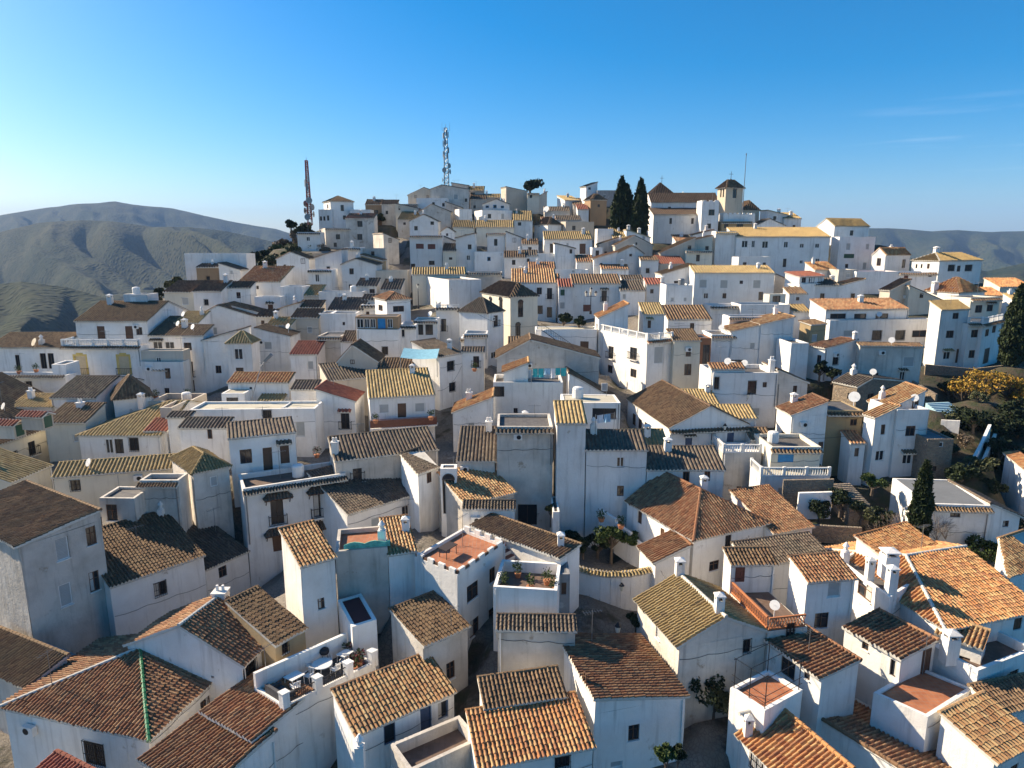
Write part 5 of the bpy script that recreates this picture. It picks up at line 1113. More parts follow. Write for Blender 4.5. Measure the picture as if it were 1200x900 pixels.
# ================= terrain of the village hill (structure)
def build_terrain():
    pts = []; feet = []
    for H in HS:
        for q in H.foot: pts.append((q[0], q[1], H.zg))
        feet.append((H.P[:2], H.a[:2], H.b[:2], H.LA, H.LB, H.zg))
    for u, v, t in ((760, 735, 52), (830, 850, 44), (716, 662, 64.5), (690, 655, 66), (990, 612, 66), (1000, 640, 62), (960, 605, 67), (1150, 470, 86), (1190, 430, 95), (1100, 480, 82), (1150, 540, 70), (1130, 650, 58), (530, 600, 66), (345, 290, 168), (1130, 480, 90), (1160, 480, 91), (1190, 480, 91), (1212, 487, 90), (1120, 504, 82), (1180, 514, 80), (1150, 534, 74), (1120, 549, 70), (1180, 564, 72), (1140, 564, 68), (1100, 574, 66), (1195, 535, 76)):
        q = at(u, v, t); pts.append((q[0], q[1], q[2]))
    A = np.array(pts)
    xs = np.concatenate([np.linspace(-420, -130, 30)[:-1], np.linspace(-130, 130, 171), np.linspace(130, 420, 30)[1:]])
    ys = np.concatenate([np.linspace(-60, 20, 12)[:-1], np.linspace(20, 150, 105), np.linspace(150, 300, 70)[1:], np.linspace(300, 520, 20)[1:]])
    X, Y = np.meshgrid(xs, ys, indexing='ij'); Z = np.zeros_like(X)
    fx, fy = X.ravel(), Y.ravel(); out = np.zeros(len(fx))
    for i in range(0, len(fx), 2000):
        d2 = (fx[i:i + 2000, None] - A[None, :, 0]) ** 2 + (fy[i:i + 2000, None] - A[None, :, 1]) ** 2
        w = 1 / (d2 + 1.0) ** 2
        z = (w * A[None, :, 2]).sum(1) / w.sum(1); dm = np.sqrt(d2.min(1))
        out[i:i + 2000] = z - np.maximum(0, dm - 5) * .75
    z = out
    for P0, a, b, LA, LB, zg in feet:
        rx, ry = fx - P0[0], fy - P0[1]; s = rx * a[0] + ry * a[1]; q = rx * b[0] + ry * b[1]
        m = (s > -1.2) & (s < LA + 1.2) & (q > -1.2) & (q < LB + 1.2); z[m] = np.minimum(z[m], zg - .05)
    z = np.maximum(z, -75)
    r = np.hypot(fx, fy - 120); z = np.where(r > 300, np.minimum(z, -60), z)
    for i in range(len(z)):
        z[i] += .25 * noise.fractal(Vector((fx[i] * .12, fy[i] * .12, 1.3)), 1., 2., 4)
    V = np.stack([fx, fy, z], 1); n0, n1 = X.shape; idx = np.arange(n0 * n1).reshape(n0, n1)
    F = np.stack([idx[:-1, :-1], idx[1:, :-1], idx[1:, 1:], idx[:-1, 1:]], -1).reshape(-1, 4)
    m, nt, b = newmat('hillside_ground'); p = pos(nt)
    vo = nd(nt, 'ShaderNodeTexVoronoi', {'Vector': p, 'Scale': 3.2}, feature='DISTANCE_TO_EDGE')
    st = mix(nt, mrange(nt, vo.outputs[0], 0, .12), (.12, .105, .09), (.21, .185, .155))
    st = mix(nt, mrange(nt, noisy(nt, p, .35, 5), .4, .7, 0, .7), st, (.12, .10, .075))
    gr = mix(nt, mrange(nt, noisy(nt, p, 1.1, 6), .4, .62), (.06, .045, .028), (.03, .038, .014))
    sx = nd(nt, 'ShaderNodeSeparateXYZ', {0: p})
    # the garden slope right of the streets and the open flanks are soil and grass, the lanes are paved
    e = nd(nt, 'ShaderNodeMath', {0: mrange(nt, sx.outputs[0], 25, 29), 1: mrange(nt, sx.outputs[1], 54, 57)}, operation='MULTIPLY').outputs[0]
    fl = mrange(nt, sx.outputs[1], 178, 186)
    lf = nd(nt, 'ShaderNodeMath', {0: mrange(nt, sx.outputs[0], -52, -46, 1, 0), 1: mrange(nt, sx.outputs[1], 140, 150)}, operation='MULTIPLY').outputs[0]
    e = nd(nt, 'ShaderNodeMath', {0: e, 1: nd(nt, 'ShaderNodeMath', {0: fl, 1: lf}, operation='MAXIMUM').outputs[0]}, operation='MAXIMUM').outputs[0]
    e = nd(nt, 'ShaderNodeMath', {0: e, 1: mrange(nt, noisy(nt, p, .22, 5), .54, .6, 0, .85)}, operation='MAXIMUM').outputs[0]
    nt.links.new(mix(nt, e, st, gr), b.inputs['Base Color']); b.inputs['Roughness'].default_value = .95
    bump(nt, b, noisy(nt, p, 2.5, 7, .65), .7, .25)
    me = np_mesh('ground', V, F); me.polygons.foreach_set('use_smooth', np.ones(len(F), bool))
    o = link('ground', me, m); tag(o, kind='structure')
    return X, Y, z.reshape(X.shape), xs, ys
TX, TY, TZ, TXS, TYS = build_terrain()
def gz(x, y):
    i = min(max(np.searchsorted(TXS, x) - 1, 0), len(TXS) - 2); j = min(max(np.searchsorted(TYS, y) - 1, 0), len(TYS) - 2)
    fx = (x - TXS[i]) / (TXS[i + 1] - TXS[i]); fy = (y - TYS[j]) / (TYS[j + 1] - TYS[j])
    return (TZ[i, j] * (1 - fx) + TZ[i + 1, j] * fx) * (1 - fy) + (TZ[i, j + 1] * (1 - fx) + TZ[i + 1, j + 1] * fx) * fy

# ================= valley floor and mountain ridges
def elev(v): return math.atan((450 - v) / 800.0) - PITCH
def ridge(name, prof, r0, wf, wb, seed, amp, uv0, uv1, base=-85, frq=11., rad=(300, 9000), na=420, nr=90):
    us, vs = zip(*prof)
    az = np.linspace(math.atan((uv0 - 600) / 800), math.atan((uv1 - 600) / 800), na)
    rr = r0 + np.concatenate([-np.linspace(1, 0, int(nr * .75), endpoint=False) ** 1.3 * min(wf * 2.0, r0 - rad[0]), np.linspace(0, 1, int(nr * .25)) * wb * 2.5])
    V = []
    for a in az:
        u = 600 + 800 * math.tan(a); v = float(np.interp(u, us, vs)); zt = EYE[2] + r0 / math.cos(a) * CP * 0 + (r0) * math.tan(elev(v))
        for r in rr:
            x, y = r * math.sin(a) / math.cos(a) , r
            q = Vector((x / 900. + seed, y / 900., seed * 1.7))
            wv = noise.noise(Vector((r / r0 * 2.2 + seed, a * 3, 4.))) * .9 + noise.fractal(q * 1.5, 1., 2., 3) * .25
            n1_ = noise.noise(Vector((a * frq + wv, seed, r / r0 * .8))); n2_ = noise.noise(Vector((a * frq * 2.7 + wv * 2.2, seed + 9, r / r0 * 2.)))
            nz = 1 - min(1., abs(n1_) * 2.6) * .75 - min(1., abs(n2_) * 2.4) * .35
            sp = noise.fractal(q * 2.6, 1., 2., 5)
            d = (r - r0) / (wf if r < r0 else wb)
            f = math.exp(-d * d) if r < r0 else math.exp(-d * d)
            k = min(1, abs(r - r0) / (wf * .8))
            z = base + (zt - base) * f - amp * k * f ** .4 * max(0., nz - sp * .12) + amp * .012 * sp
            V.append((x, y, z))
    n1 = len(rr); idx = np.arange(len(V)).reshape(len(az), n1)
    F = np.stack([idx[:-1, :-1], idx[1:, :-1], idx[1:, 1:], idx[:-1, 1:]], -1).reshape(-1, 4)
    me = np_mesh(name, np.array(V), F); me.polygons.foreach_set('use_smooth', np.ones(len(F), bool))
    o = link(name, me, M['scrub']); tag(o, kind='structure'); return o
def scrub():
    m, nt, b = newmat('scrub_hillside'); p = pos(nt)
    n1 = noisy(nt, p, .0035, 8, .62); vo = nd(nt, 'ShaderNodeTexVoronoi', {'Vector': p, 'Scale': .075})
    vb_ = nd(nt, 'ShaderNodeTexVoronoi', {'Vector': p, 'Scale': .02})
    col = mix(nt, mrange(nt, n1, .36, .64), (.014, .024, .010), (.05, .05, .024))
    trees = nd(nt, 'ShaderNodeMath', {0: mrange(nt, vo.outputs['Distance'], .28, .55, 1, 0), 1: mrange(nt, noisy(nt, p, .006, 5), .34, .52)}, operation='MULTIPLY').outputs[0]
    col = mix(nt, trees, col, (.009, .016, .007))
    col = mix(nt, mrange(nt, noisy(nt, p, .03, 6, .7), .5, .75, 0, .6), col, (.04, .05, .022))
    nt.links.new(col, b.inputs['Base Color']); b.inputs['Roughness'].default_value = 1.
    b.inputs['Specular IOR Level'].default_value = .1
    bump(nt, b, mrange(nt, vo.outputs['Distance'], 0, .6, 1, 0), .6, 6.0)
    return m
M['scrub'] = scrub()
vg = MB(); vg.quad((-9000, -2000, -92), (9000, -2000, -92), (9000, 12000, -92), (-9000, 12000, -92))
tag(vg.obj('valley_ground', M['scrub']), kind='structure')
ridge('mountains', [(-120, 268), (-20, 262), (20, 252), (60, 245), (110, 239), (150, 237.5), (180, 241), (215, 244), (250, 253), (290, 262), (330, 268), (380, 284), (430, 300), (500, 330)], 5200, 1500, 1500, 3.1, 420, -160, 520)
ridge('hills', [(-120, 300), (-20, 283), (20, 270), (60, 261), (110, 258), (150, 260), (190, 266), (230, 266), (270, 271), (310, 280), (350, 290), (420, 312), (500, 345)], 2900, 1050, 800, 8.4, 330, -160, 520)
ridge('hill', [(-140, 352), (-40, 338), (30, 330), (80, 336), (130, 350), (170, 372), (230, 360), (300, 340), (360, 352), (450, 380)], 1250, 480, 400, 5.5, 120, -160, 460)
ridge('distant_hills', [(880, 282), (940, 270), (1010, 267), (1050, 268.5), (1080, 271), (1110, 269.5), (1150, 272), (1200, 270.5), (1300, 268)], 4300, 1600, 1500, 6.2, 420, 840, 1340)
ridge('lower_hills', [(880, 330), (960, 322), (1030, 308), (1060, 303), (1100, 312), (1150, 318), (1200, 306), (1300, 296)], 1900, 800, 600, 2.2, 150, 840, 1340)

# ================= air
hm = bpy.data.materials.new('air_haze'); hm.use_nodes = True; hn = hm.node_tree; hn.nodes.clear()
ho = hn.nodes.new('ShaderNodeOutputMaterial'); hv = hn.nodes.new('ShaderNodeVolumePrincipled')
hv.inputs['Color'].default_value = (.34, .56, .95, 1); hv.inputs['Density'].default_value = HAZE_D; hv.inputs['Anisotropy'].default_value = .0
hn.links.new(hv.outputs[0], ho.inputs['Volume'])
hb = MB(); hb.box(-9200, -2100, -170, 9200, 12200, 620); tag(hb.obj('haze', hm), kind='stuff')

# ================= light
SUN_AZ, SUN_EL = R_(-66), R_(30.5)        # azimuth from the view direction (+y), negative = left
w = bpy.data.worlds.new('World'); SC.world = w; w.use_nodes = True; nt = w.node_tree
bg = nt.nodes['Background']; sky = nt.nodes.new('ShaderNodeTexSky'); sky.sky_type = 'NISHITA'; sky.sun_disc = False
sky.sun_elevation = SUN_EL; sky.sun_rotation = SUN_AZ; sky.altitude = 700; sky.air_density = .9; sky.dust_density = 1.6; sky.ozone_density = 4.0
hsv = nd(nt, 'ShaderNodeHueSaturation', {'Color': sky.outputs[0], 'Saturation': 1.5, 'Hue': .494})
tc = nd(nt, 'ShaderNodeTexCoord'); mp = nd(nt, 'ShaderNodeMapping', {'Vector': tc.outputs['Generated'], 'Scale': (1.6, 1.6, 26.0), 'Rotation': (0, .07, 0)})
cn = nd(nt, 'ShaderNodeTexNoise', {'Vector': mp.outputs[0], 'Scale': 2.3, 'Detail': 7, 'Roughness': .6})
sz = nd(nt, 'ShaderNodeSeparateXYZ', {0: tc.outputs['Generated']})
band = nd(nt, 'ShaderNodeMath', {0: mrange(nt, sz.outputs[2], .03, .10), 1: mrange(nt, sz.outputs[2], .12, .19, 1, 0)}, operation='MULTIPLY').outputs[0]
band = nd(nt, 'ShaderNodeMath', {0: band, 1: mrange(nt, sz.outputs[0], .22, .5)}, operation='MULTIPLY').outputs[0]
cm = nd(nt, 'ShaderNodeMath', {0: band, 1: mrange(nt, cn.outputs[0], .56, .84, 0, .2)}, operation='MULTIPLY').outputs[0]
skyc = mix(nt, cm, hsv.outputs[0], (9.0, 9.2, 9.6))
nt.links.new(skyc, bg.inputs[0]); bg.inputs[1].default_value = SKY_S
sd = bpy.data.lights.new('sun', 'SUN'); so = bpy.data.objects.new('sun', sd); COL.objects.link(so)
sd.energy = SUN_S; sd.angle = R_(.55); sd.color = (1.0, .84, .62)
d_ = Vector((math.sin(SUN_AZ) * math.cos(SUN_EL), math.cos(SUN_AZ) * math.cos(SUN_EL), math.sin(SUN_EL)))
so.rotation_euler = d_.to_track_quat('Z', 'Y').to_euler(); so.location = (-200, 60, 200)
vs = SC.view_settings; vs.view_transform = 'Standard'; vs.look = 'None'; vs.exposure = EXPO; vs.gamma = 1.0
SC.cycles.use_denoising = True; SC.cycles.volume_bounces = 0; SC.cycles.max_bounces = 6; SC.cycles.diffuse_bounces = 4
SC.cycles.sample_clamp_indirect = 4.0
# ================= vegetation
def leafmat(name, c1, c2, c3=None, sc=.9):
    m, nt, b = newmat(name); p = pos(nt); oi = nd(nt, 'ShaderNodeNewGeometry')
    col = mix(nt, mrange(nt, noisy(nt, p, sc, 4), .35, .65), c1, c2)
    if c3: col = mix(nt, mrange(nt, oi.outputs['Random Per Island'], .6, .9), col, c3)
    col = mix(nt, mrange(nt, oi.outputs['Random Per Island'], 0, 1, 0, .5), col, [x * .5 for x in c1])
    nt.links.new(col, b.inputs['Base Color']); b.inputs['Roughness'].default_value = .7; b.inputs['Specular IOR Level'].default_value = .2
    return m
LF = {'cyp': leafmat('cypress_foliage', (.018, .032, .012), (.05, .065, .02)), 'green': leafmat('green_foliage', (.03, .055, .015), (.08, .11, .03)),
      'olive': leafmat('olive_foliage', (.06, .07, .03), (.12, .12, .06)), 'gold': leafmat('autumn_foliage', (.36, .21, .03), (.46, .30, .05), (.24, .12, .03)),
      'dry': leafmat('dry_twigs', (.16, .12, .08), (.25, .20, .15)), 'dark': leafmat('dark_foliage', (.016, .026, .012), (.04, .055, .02)),
      'flower': leafmat('flowering_foliage', (.03, .06, .02), (.06, .09, .03), (.45, .06, .10))}
BARK = plain('grey_bark', (.12, .09, .065), .9, 0, .3)
def leaves(name, pts, size, mat, parent, loc, seed, droop=0., aspect=1.7):
    r = np.random.default_rng(seed); n = len(pts); pts = np.asarray(pts) - np.asarray(loc)
    d = r.normal(0, 1, (n, 3)); d[:, 2] += droop; d /= np.linalg.norm(d, axis=1)[:, None]
    e = np.cross(d, r.normal(0, 1, (n, 3))); e /= np.linalg.norm(e, axis=1)[:, None]
    s = (size * r.uniform(.6, 1.4, n))[:, None]
    V = np.stack([pts - d * s * aspect * .5, pts + e * s * .5, pts + d * s * aspect * .5, pts - e * s * .5], 1).reshape(-1, 3)
    F = np.arange(n * 4).reshape(n, 4)
    me = np_mesh(name, V, F); return link(name, me, mat, parent)
def plant_root(name, base, lab, cat, group=None): return empty(name, base, lab, cat, group)
def cypress(base, hgt_, rad, lab, seed, n=5000, size=.22, group=None, lobes=1):
    rt = plant_root('cypress_tree', base, lab, 'cypress', group); r = np.random.default_rng(seed); base = np.asarray(base, float)
    P_ = []
    for k in range(lobes):
        off = np.array([r.uniform(-1, 1) * rad * .55 * (lobes > 1), r.uniform(-1, 1) * rad * .4 * (lobes > 1), 0]); hk = hgt_ * (1 if k == 0 else r.uniform(.78, .95)); rk = rad * (1 if lobes == 1 else .72)
        m_ = n // lobes; z = r.beta(1.15, 1.25, m_); prof = np.interp(z, [0, .06, .25, .5, .75, .92, 1], [.5, .82, 1, .9, .62, .28, .04])
        ang = r.uniform(0, 6.283, m_); bul = 1 + .16 * np.sin(ang * 3 + z * 19 + k) + .1 * np.sin(ang * 5 - z * 41)
        rr = rk * prof * bul * np.sqrt(r.uniform(.35, 1, m_))
        P_.append(np.stack([rr * np.cos(ang), rr * np.sin(ang), hgt_ * .05 + z * hk * .95], 1) + off)
    pts = np.concatenate(P_) + base
    leaves('crown', pts, size, LF['cyp'], rt, base, seed, 1.6, 2.6)
    t = MB(); t.tube(base - (0, 0, .6), base + (0, 0, hgt_ * .5), rad * .16, rad * .06, 8)
    for i in range(5):
        a = r.uniform(0, 6.28); z0 = hgt_ * r.uniform(.1, .45); t.tube(base + (0, 0, z0), base + np.array([math.cos(a) * rad * .6, math.sin(a) * rad * .6, z0 + hgt_ * .12]), rad * .05, rad * .02, 5)
    t.obj('trunk', BARK, rt, base); return rt
def tree(base, hgt_, rad, lab, seed, kind='green', n=2600, size=.2, name='tree', cat='tree', group=None, flat=.7, trunk=.35, clumps=16, cs=1.):
    rt = plant_root(name, base, lab, cat, group); r = np.random.default_rng(seed); base = np.asarray(base, float)
    c = []; t = MB(); top = base + (0, 0, hgt_ * trunk); t.tube(base - (0, 0, .5), top, rad * .11, rad * .075, 8)
    pts = []
    for k in range(clumps):
        a = r.uniform(0, 6.283); el = r.uniform(-.35, 1.0); q = rad * (.35 + .5 * r.random())
        cc = base + np.array([math.cos(a) * q * math.cos(el * 1.2), math.sin(a) * q * math.cos(el * 1.2), hgt_ * (trunk + (1 - trunk) * .5) + math.sin(el) * q * flat])
        mid = top + (cc - top) * .5 + r.normal(0, rad * .06, 3)
        t.tube(top - (0, 0, hgt_ * .04), mid, rad * .05, rad * .03, 5); t.tube(mid, cc, rad * .03, rad * .012, 5)
        m_ = n // clumps; s = rad * r.uniform(.22, .42) * cs
        d = r.normal(0, 1, (m_, 3)); d /= np.linalg.norm(d, axis=1)[:, None]; pts.append(cc + d * (s * r.uniform(.35, 1, m_) ** .5)[:, None] * (1, 1, .75))
    leaves('crown', np.concatenate(pts), size, LF[kind], rt, base, seed)
    t.obj('trunk', BARK, rt, base); return rt
def shrub(base, hgt_, rad, lab, seed, kind='green', n=900, size=.16, name='shrub', cat='shrub', group=None):
    return tree(base, hgt_, rad, lab, seed, kind, n, size, name, cat, group, .8, .15, 9)
def bare(base, hgt_, lab, seed, group=None, spread=.8):
    rt = plant_root('bare_shrub', base, lab, 'shrub', group); r = np.random.default_rng(seed); base = np.asarray(base, float); t = MB()
    def grow(p, d, L, rr, dep):
        q = p + d * L; t.tube(p, q, rr, rr * .6, 4, 0, False)
        if dep:
            for i in range(3):
                e = d + r.normal(0, .45, 3); e[2] = max(e[2], .05); grow(q, e / np.linalg.norm(e), L * r.uniform(.6, .85), rr * .6, dep - 1)
    for i in range(6):
        d = np.array([r.normal(0, spread * .6), r.normal(0, spread * .6), 1.]); grow(base, d / np.linalg.norm(d), hgt_ * .38, .035, 3)
    t.obj('branches', P['twig'], rt, base); return rt
P['twig'] = plain('pale_twigs', (.24, .19, .15), .9, 0, .2)
def spot(u, v, t, dz=0):
    q = at(u, v, t); return np.array([q[0], q[1], q[2] + dz])
def gspot(u, v, t):
    """ground point: at image (u,v) and depth t, dropped to the terrain"""
    q = at(u, v, t); return np.array([q[0], q[1], gz(q[0], q[1])])
def stand(u, vbot, vtop, t):
    b = spot(u, vbot, t); return b, max(.3, hgt(b, vtop))
# cypresses by the church and on the right
for (u, vb_, vt, t, wpx, lab, lo, sd) in ((728, 268, 207, 170, 25, 'broad dark cypress with forked top left of the church', 3, 1), (752, 274, 210, 168, 24, 'tall dark cypress touching the church roof', 2, 2),
                                   (1184, 428, 333, 96, 27, 'big dense cypress by the curved apartment house', 1, 3), (1075, 632, 542, 60, 21, 'slender leaning cypress in the garden before the grey flat roof', 1, 4)):
    b, hh = stand(u, vb_, vt, t); cypress(b - (0, 0, .5), hh + .5, wpx / 800 * t / 2, lab, sd, 5200 if t > 120 else 7000, .5 if t > 120 else .24, None, lo)
b, hh = stand(343, 282, 254, 176); tree(b, hh, 1.5, 'small lone pine at the left brow of the hill', 11, 'dark', 1500, .5, 'pine_tree', 'pine', None, .9, .3, 12)
b, hh = stand(621, 228, 212, 222); tree(b, hh, 4.6, 'dark spreading fig tree above the skyline houses', 12, 'dark', 1800, .55, 'fig_tree', 'tree', None, .35, .3, 14)
b, hh = stand(628, 258, 238, 218); tree(b, hh, 2.4, 'dark bush beside the tall beige wall', 13, 'dark', 900, .5)
for i, (u, vb_, vt, t, rad, kd, lab) in enumerate([
    (352, 300, 284, 170, 3.2, 'olive', 'olive-green bush lowest on the left brow'), (366, 300, 282, 168, 3.0, 'green', 'green bush below the low white wall block'),
    (340, 304, 289, 172, 3.2, 'green', 'fresh green bush at the slope edge'), (328, 306, 296, 170, 2.8, 'olive', 'dull bush behind the little gable house'),
    (312, 307, 297, 168, 3.0, 'dark', 'dark hedge-like bush right of the long white wall'), (358, 272, 262, 182, 2.6, 'olive', 'dry bush under the red mast'),
    (376, 300, 289, 166, 2.2, 'dry', 'brown dry bush under the old white house'), (300, 309, 298, 168, 2.2, 'dark', 'dark bush by the wall end'),
    (443, 262, 252, 190, 2.0, 'dark', 'dark bush beside the hill track')]):
    b, hh = stand(u, vb_, vt, t); shrub(b, hh, rad, lab, 30 + i, kd, 900, .45, group='bushes on the brow')
for i in range(16):
    r_ = random.Random(900 + i); u = r_.uniform(322, 384); vt = np.interp(u, [322, 345, 372, 384], [296, 268, 262, 288]) + r_.uniform(0, 22)
    q = gspot(u, vt, r_.uniform(168, 184)); hh_ = r_.uniform(1.6, 3.2)
    shrub(q, hh_, r_.uniform(1.6, 2.8), 'scrubby bush growing on the rough slope below the red mast', 700 + i, r_.choice(('dark', 'olive', 'dry', 'green')), 500, .42, group='scrub below the red mast')
for i in range(38):
    r_ = random.Random(300 + i); u = r_.uniform(985, 1215); v_ = r_.uniform(470, 640)
    if 1020 < u < 1165 and 545 < v_ < 615: continue
    if u < 1095 and v_ < 560: continue
    t_ = tdep(v_) * 1.06; q = gspot(u, v_, t_)
    if any(np.dot(q[:2] - H.P[:2], H.a[:2]) > -1 and np.dot(q[:2] - H.P[:2], H.a[:2]) < H.LA + 1 and -1 < np.dot(q[:2] - H.P[:2], H.b[:2]) < H.LB + 1 for H in HS): continue
    shrub(q, r_.uniform(.7, 1.7), r_.uniform(.8, 1.6), 'dark scrub bush on the shaded garden slope', 740 + i, r_.choice(('dark', 'dark', 'olive', 'dry')), 600, .16, group='scrub on the garden slope')
for i, (u, vb_, vt, t, rad, lab) in enumerate([(1122, 505, 470, 84, 2.2, 'dark evergreen below the golden trees beside the blue steps'), (1146, 512, 478, 82, 2.4, 'dark evergreen between the steps and the slanting wall'),
      (1172, 515, 478, 81, 2.8, 'broad dark evergreen on the right slope'), (1200, 520, 480, 80, 2.8, 'dark evergreen cut by the right edge'), (1185, 555, 520, 74, 2.4, 'dark evergreen above the pale blue-white house'),
      (1128, 560, 540, 69, 1.6, 'dark bushy evergreen right of the stone hut'), (1160, 575, 555, 69, 1.6, 'dark evergreen behind the long flat-roofed garden building'), (1112, 462, 440, 92, 1.6, 'small dark evergreen by the stone wall above the steps')]):
    b, hh = stand(u, vb_, vt, t); tree(b - (0, 0, .6), hh, rad, lab, 860 + i, 'dark', 1800, .22, 'evergreen_tree', 'tree', 'evergreens on the right slope', .7, .2, 18, .9)
for i, (u, vb_, vt, t, rad) in enumerate([(186, 350, 338, 142, 1.6), (200, 340, 330, 146, 1.6), (210, 334, 325, 147, 1.4), (180, 358, 346, 136, 1.6)]):
    b, hh = stand(u, vb_, vt, t); shrub(b, hh, rad, 'leafy bush on the bank left of the long dark tiled roof', 880 + i, ('dark', 'olive')[i % 2], 700, .4, group='bushes on the left bank')
# courtyard planting, gardens
for i, (u, vb_, vt, t, rad, kd, lab) in enumerate([
    (716, 656, 612, 62, 1.5, 'green', 'leafy lemon tree in the courtyard behind the long white wall'), (700, 658, 625, 63, 1.3, 'dark', 'dark tree left of the lemon tree in the courtyard'),
    (738, 650, 622, 62, 1.0, 'green', 'small green tree at the courtyard steps'), (668, 648, 620, 64, 1.0, 'dark', 'dark shrub against the blank blue-white house'),
    (683, 652, 633, 62, .9, 'dark', 'dark low shrub beside the blue barrel'), (645, 612, 588, 64, .6, 'dark', 'climbing plant on the grey wall corner')]):
    b, hh = stand(u, vb_, vt, t); tree(b, hh, rad, lab, 50 + i, kd, 1800, .17, group='courtyard trees')
for i, (u, vb_, vt, t, rad, kd, lab) in enumerate([
    (745, 742, 714, 51, 1.0, 'dark', 'rounded dark bush beside the rubble-gabled house'), (818, 832, 778, 46, 1.75, 'dark', 'large spiky bush in front of the rubble gable'),
    (836, 840, 800, 46, 1.2, 'olive', 'grey-green bush touching the large spiky bush'),
    (780, 902, 874, 39, .75, 'green', 'leafy shrub against the white cube house'), (794, 900, 870, 39.4, .55, 'dark', 'thin shrub at the corner of the white cube house'),
    (1150, 660, 634, 60, 1.7, 'green', 'dark green bush above the orange villa roof'), (1166, 655, 640, 61, 1.3, 'olive', 'grey-green bush right of the villa ridge'),
    (1130, 642, 628, 62, 1.2, 'dark', 'dark bush below the long flat-roofed building'), (985, 600, 578, 63, 1.8, 'dark', 'dark brambles on the terrace wall below the blue door'),
    (960, 610, 585, 63, 1.5, 'dark', 'dark bush behind the broad brown roof'), (1010, 610, 592, 62, 1.7, 'olive', 'olive scrub beside the garden steps'),
    (1030, 618, 600, 61, 1.4, 'dark', 'dark scrub left of the leaning cypress'), (960, 443, 425, 92, 1.6, 'dark', 'dark tree in the gap beside the small red-brown roof'),
    (975, 446, 432, 91, 1.2, 'dark', 'low dark bush before the ruined house'), (1022, 575, 562, 66, 1.4, 'green', 'grass-green bush on the garden terrace'),
    (1170, 545, 515, 74, 2.2, 'dark', 'dark brambles below the golden trees'), (1140, 505, 485, 80, 2.0, 'dark', 'shaded thicket beside the blue steps'),
    (1185, 500, 470, 82, 2.4, 'dark', 'dark thicket at the right edge'), (1150, 555, 535, 70, 1.6, 'olive', 'dry scrub by the broken garden wall'),
    (1105, 520, 505, 76, .9, 'dark', 'small dark bush above the stone hut'), (678, 386, 372, 104, 1.2, 'dark', 'potted evergreen on the plaza edge'), (660, 384, 366, 106, 1.4, 'dark', 'plaza tree beside the triple street lamp')]):
    b, hh = stand(u, vb_, vt, t); shrub(b, hh, rad, lab, 80 + i, kd, 1300 if t < 70 else 800, .15 if t < 70 else .22, group='garden shrubs')
for i, (u, vb_, vt, t, rad, lab) in enumerate([(1128, 478, 436, 90, 3.4, 'golden autumn tree nearest the steps'), (1155, 474, 426, 92, 3.8, 'tallest golden autumn tree below the cypress'),
                                       (1182, 478, 432, 92, 3.4, 'golden autumn tree on the right slope'), (1204, 488, 446, 90, 3.0, 'golden autumn tree cut by the right edge'), (1116, 470, 444, 93, 2.2, 'thin golden tree by the stone wall')]):
    b, hh = stand(u, vb_, vt, t); tree(b - (0, 0, .4), hh, rad, lab, 130 + i, 'gold', 1150, .19, 'autumn_tree', 'tree', 'golden autumn trees', .45, .3, 34, .62)
for i, (u, vb_, vt, t, lab) in enumerate([(1050, 632, 598, 60, 'bare pale shrub left of the leaning cypress'), (1098, 634, 600, 60, 'bare pale shrub right of the leaning cypress'), (1036, 632, 608, 60, 'low bare shrub among dark scrub'), (1108, 632, 612, 60.5, 'thin bare shrub before the white garden building')]):
    b, hh = stand(u, vb_, vt, t); bare(b, hh, lab, 160 + i, 'bare shrubs by the cypress')

# ================= masts
def mast(u, vb_, vt, t, wpx, lab, mat_, seed, dishes):
    b, hh = stand(u, vb_, vt, t); w_ = wpx / 800 * t / 2; rt = empty('antenna_mast', b, lab, 'mast', 'antenna masts'); m = MB(); nn = int(hh / (w_ * 2.2))
    c4_ = [(-1, -1), (1, -1), (1, 1), (-1, 1)]
    wz = lambda f: w_ * (1.15 - .5 * f)
    pt = lambda k, f: b + np.array([c4_[k][0] * wz(f), c4_[k][1] * wz(f), hh * f])
    for k in range(4): m.tube(pt(k, -.08), pt(k, 1), .11, .09, 5)
    for i in range(nn):
        f0, f1 = i / nn, (i + 1) / nn
        for k in range(4):
            j = (k + 1) % 4; m.tube(pt(k, f0), pt(j, f1), .055, .055, 4); m.tube(pt(j, f0), pt(k, f1), .055, .055, 4); m.tube(pt(k, f1), pt(j, f1), .06, .06, 4)
    m.obj('lattice_tower', mat_, rt, b); r = random.Random(seed)
    for f, a, kind in dishes:
        q = b + np.array([math.cos(a) * (wz(f) + .35), math.sin(a) * (wz(f) + .35), hh * f]); d = np.array([math.cos(a), math.sin(a), 0])
        g = MB()
        if kind == 'panel': g.obox(q, d * .12, np.array([-d[1], d[0], 0]) * .22, (0, 0, .9)); g.tube(q - d * .5, q, .05, .05, 4); g.obj('panel_antenna', P['steel'], rt, b)
        elif kind == 'dish':
            g.tube(q, q + d * .3, .15, .85, 12); g.tube(q - d * .6, q, .07, .07, 5); g.obj('dish_antenna', P['steel'], rt, b)
        else: g.tube(q - d * .6, q + d * .6, .04, .04, 4); g.tube(q + d * .6, q + d * .6 + (0, 0, 2.6), .05, .03, 5); g.obj('whip_antenna', P['steel'], rt, b)
    tp = MB(); tp.tube(b + (0, 0, hh * .99), b + (0, 0, hh * 1.06), .07, .04, 5); tp.obj('lightning_rod', P['steel'], rt, b)
    return rt
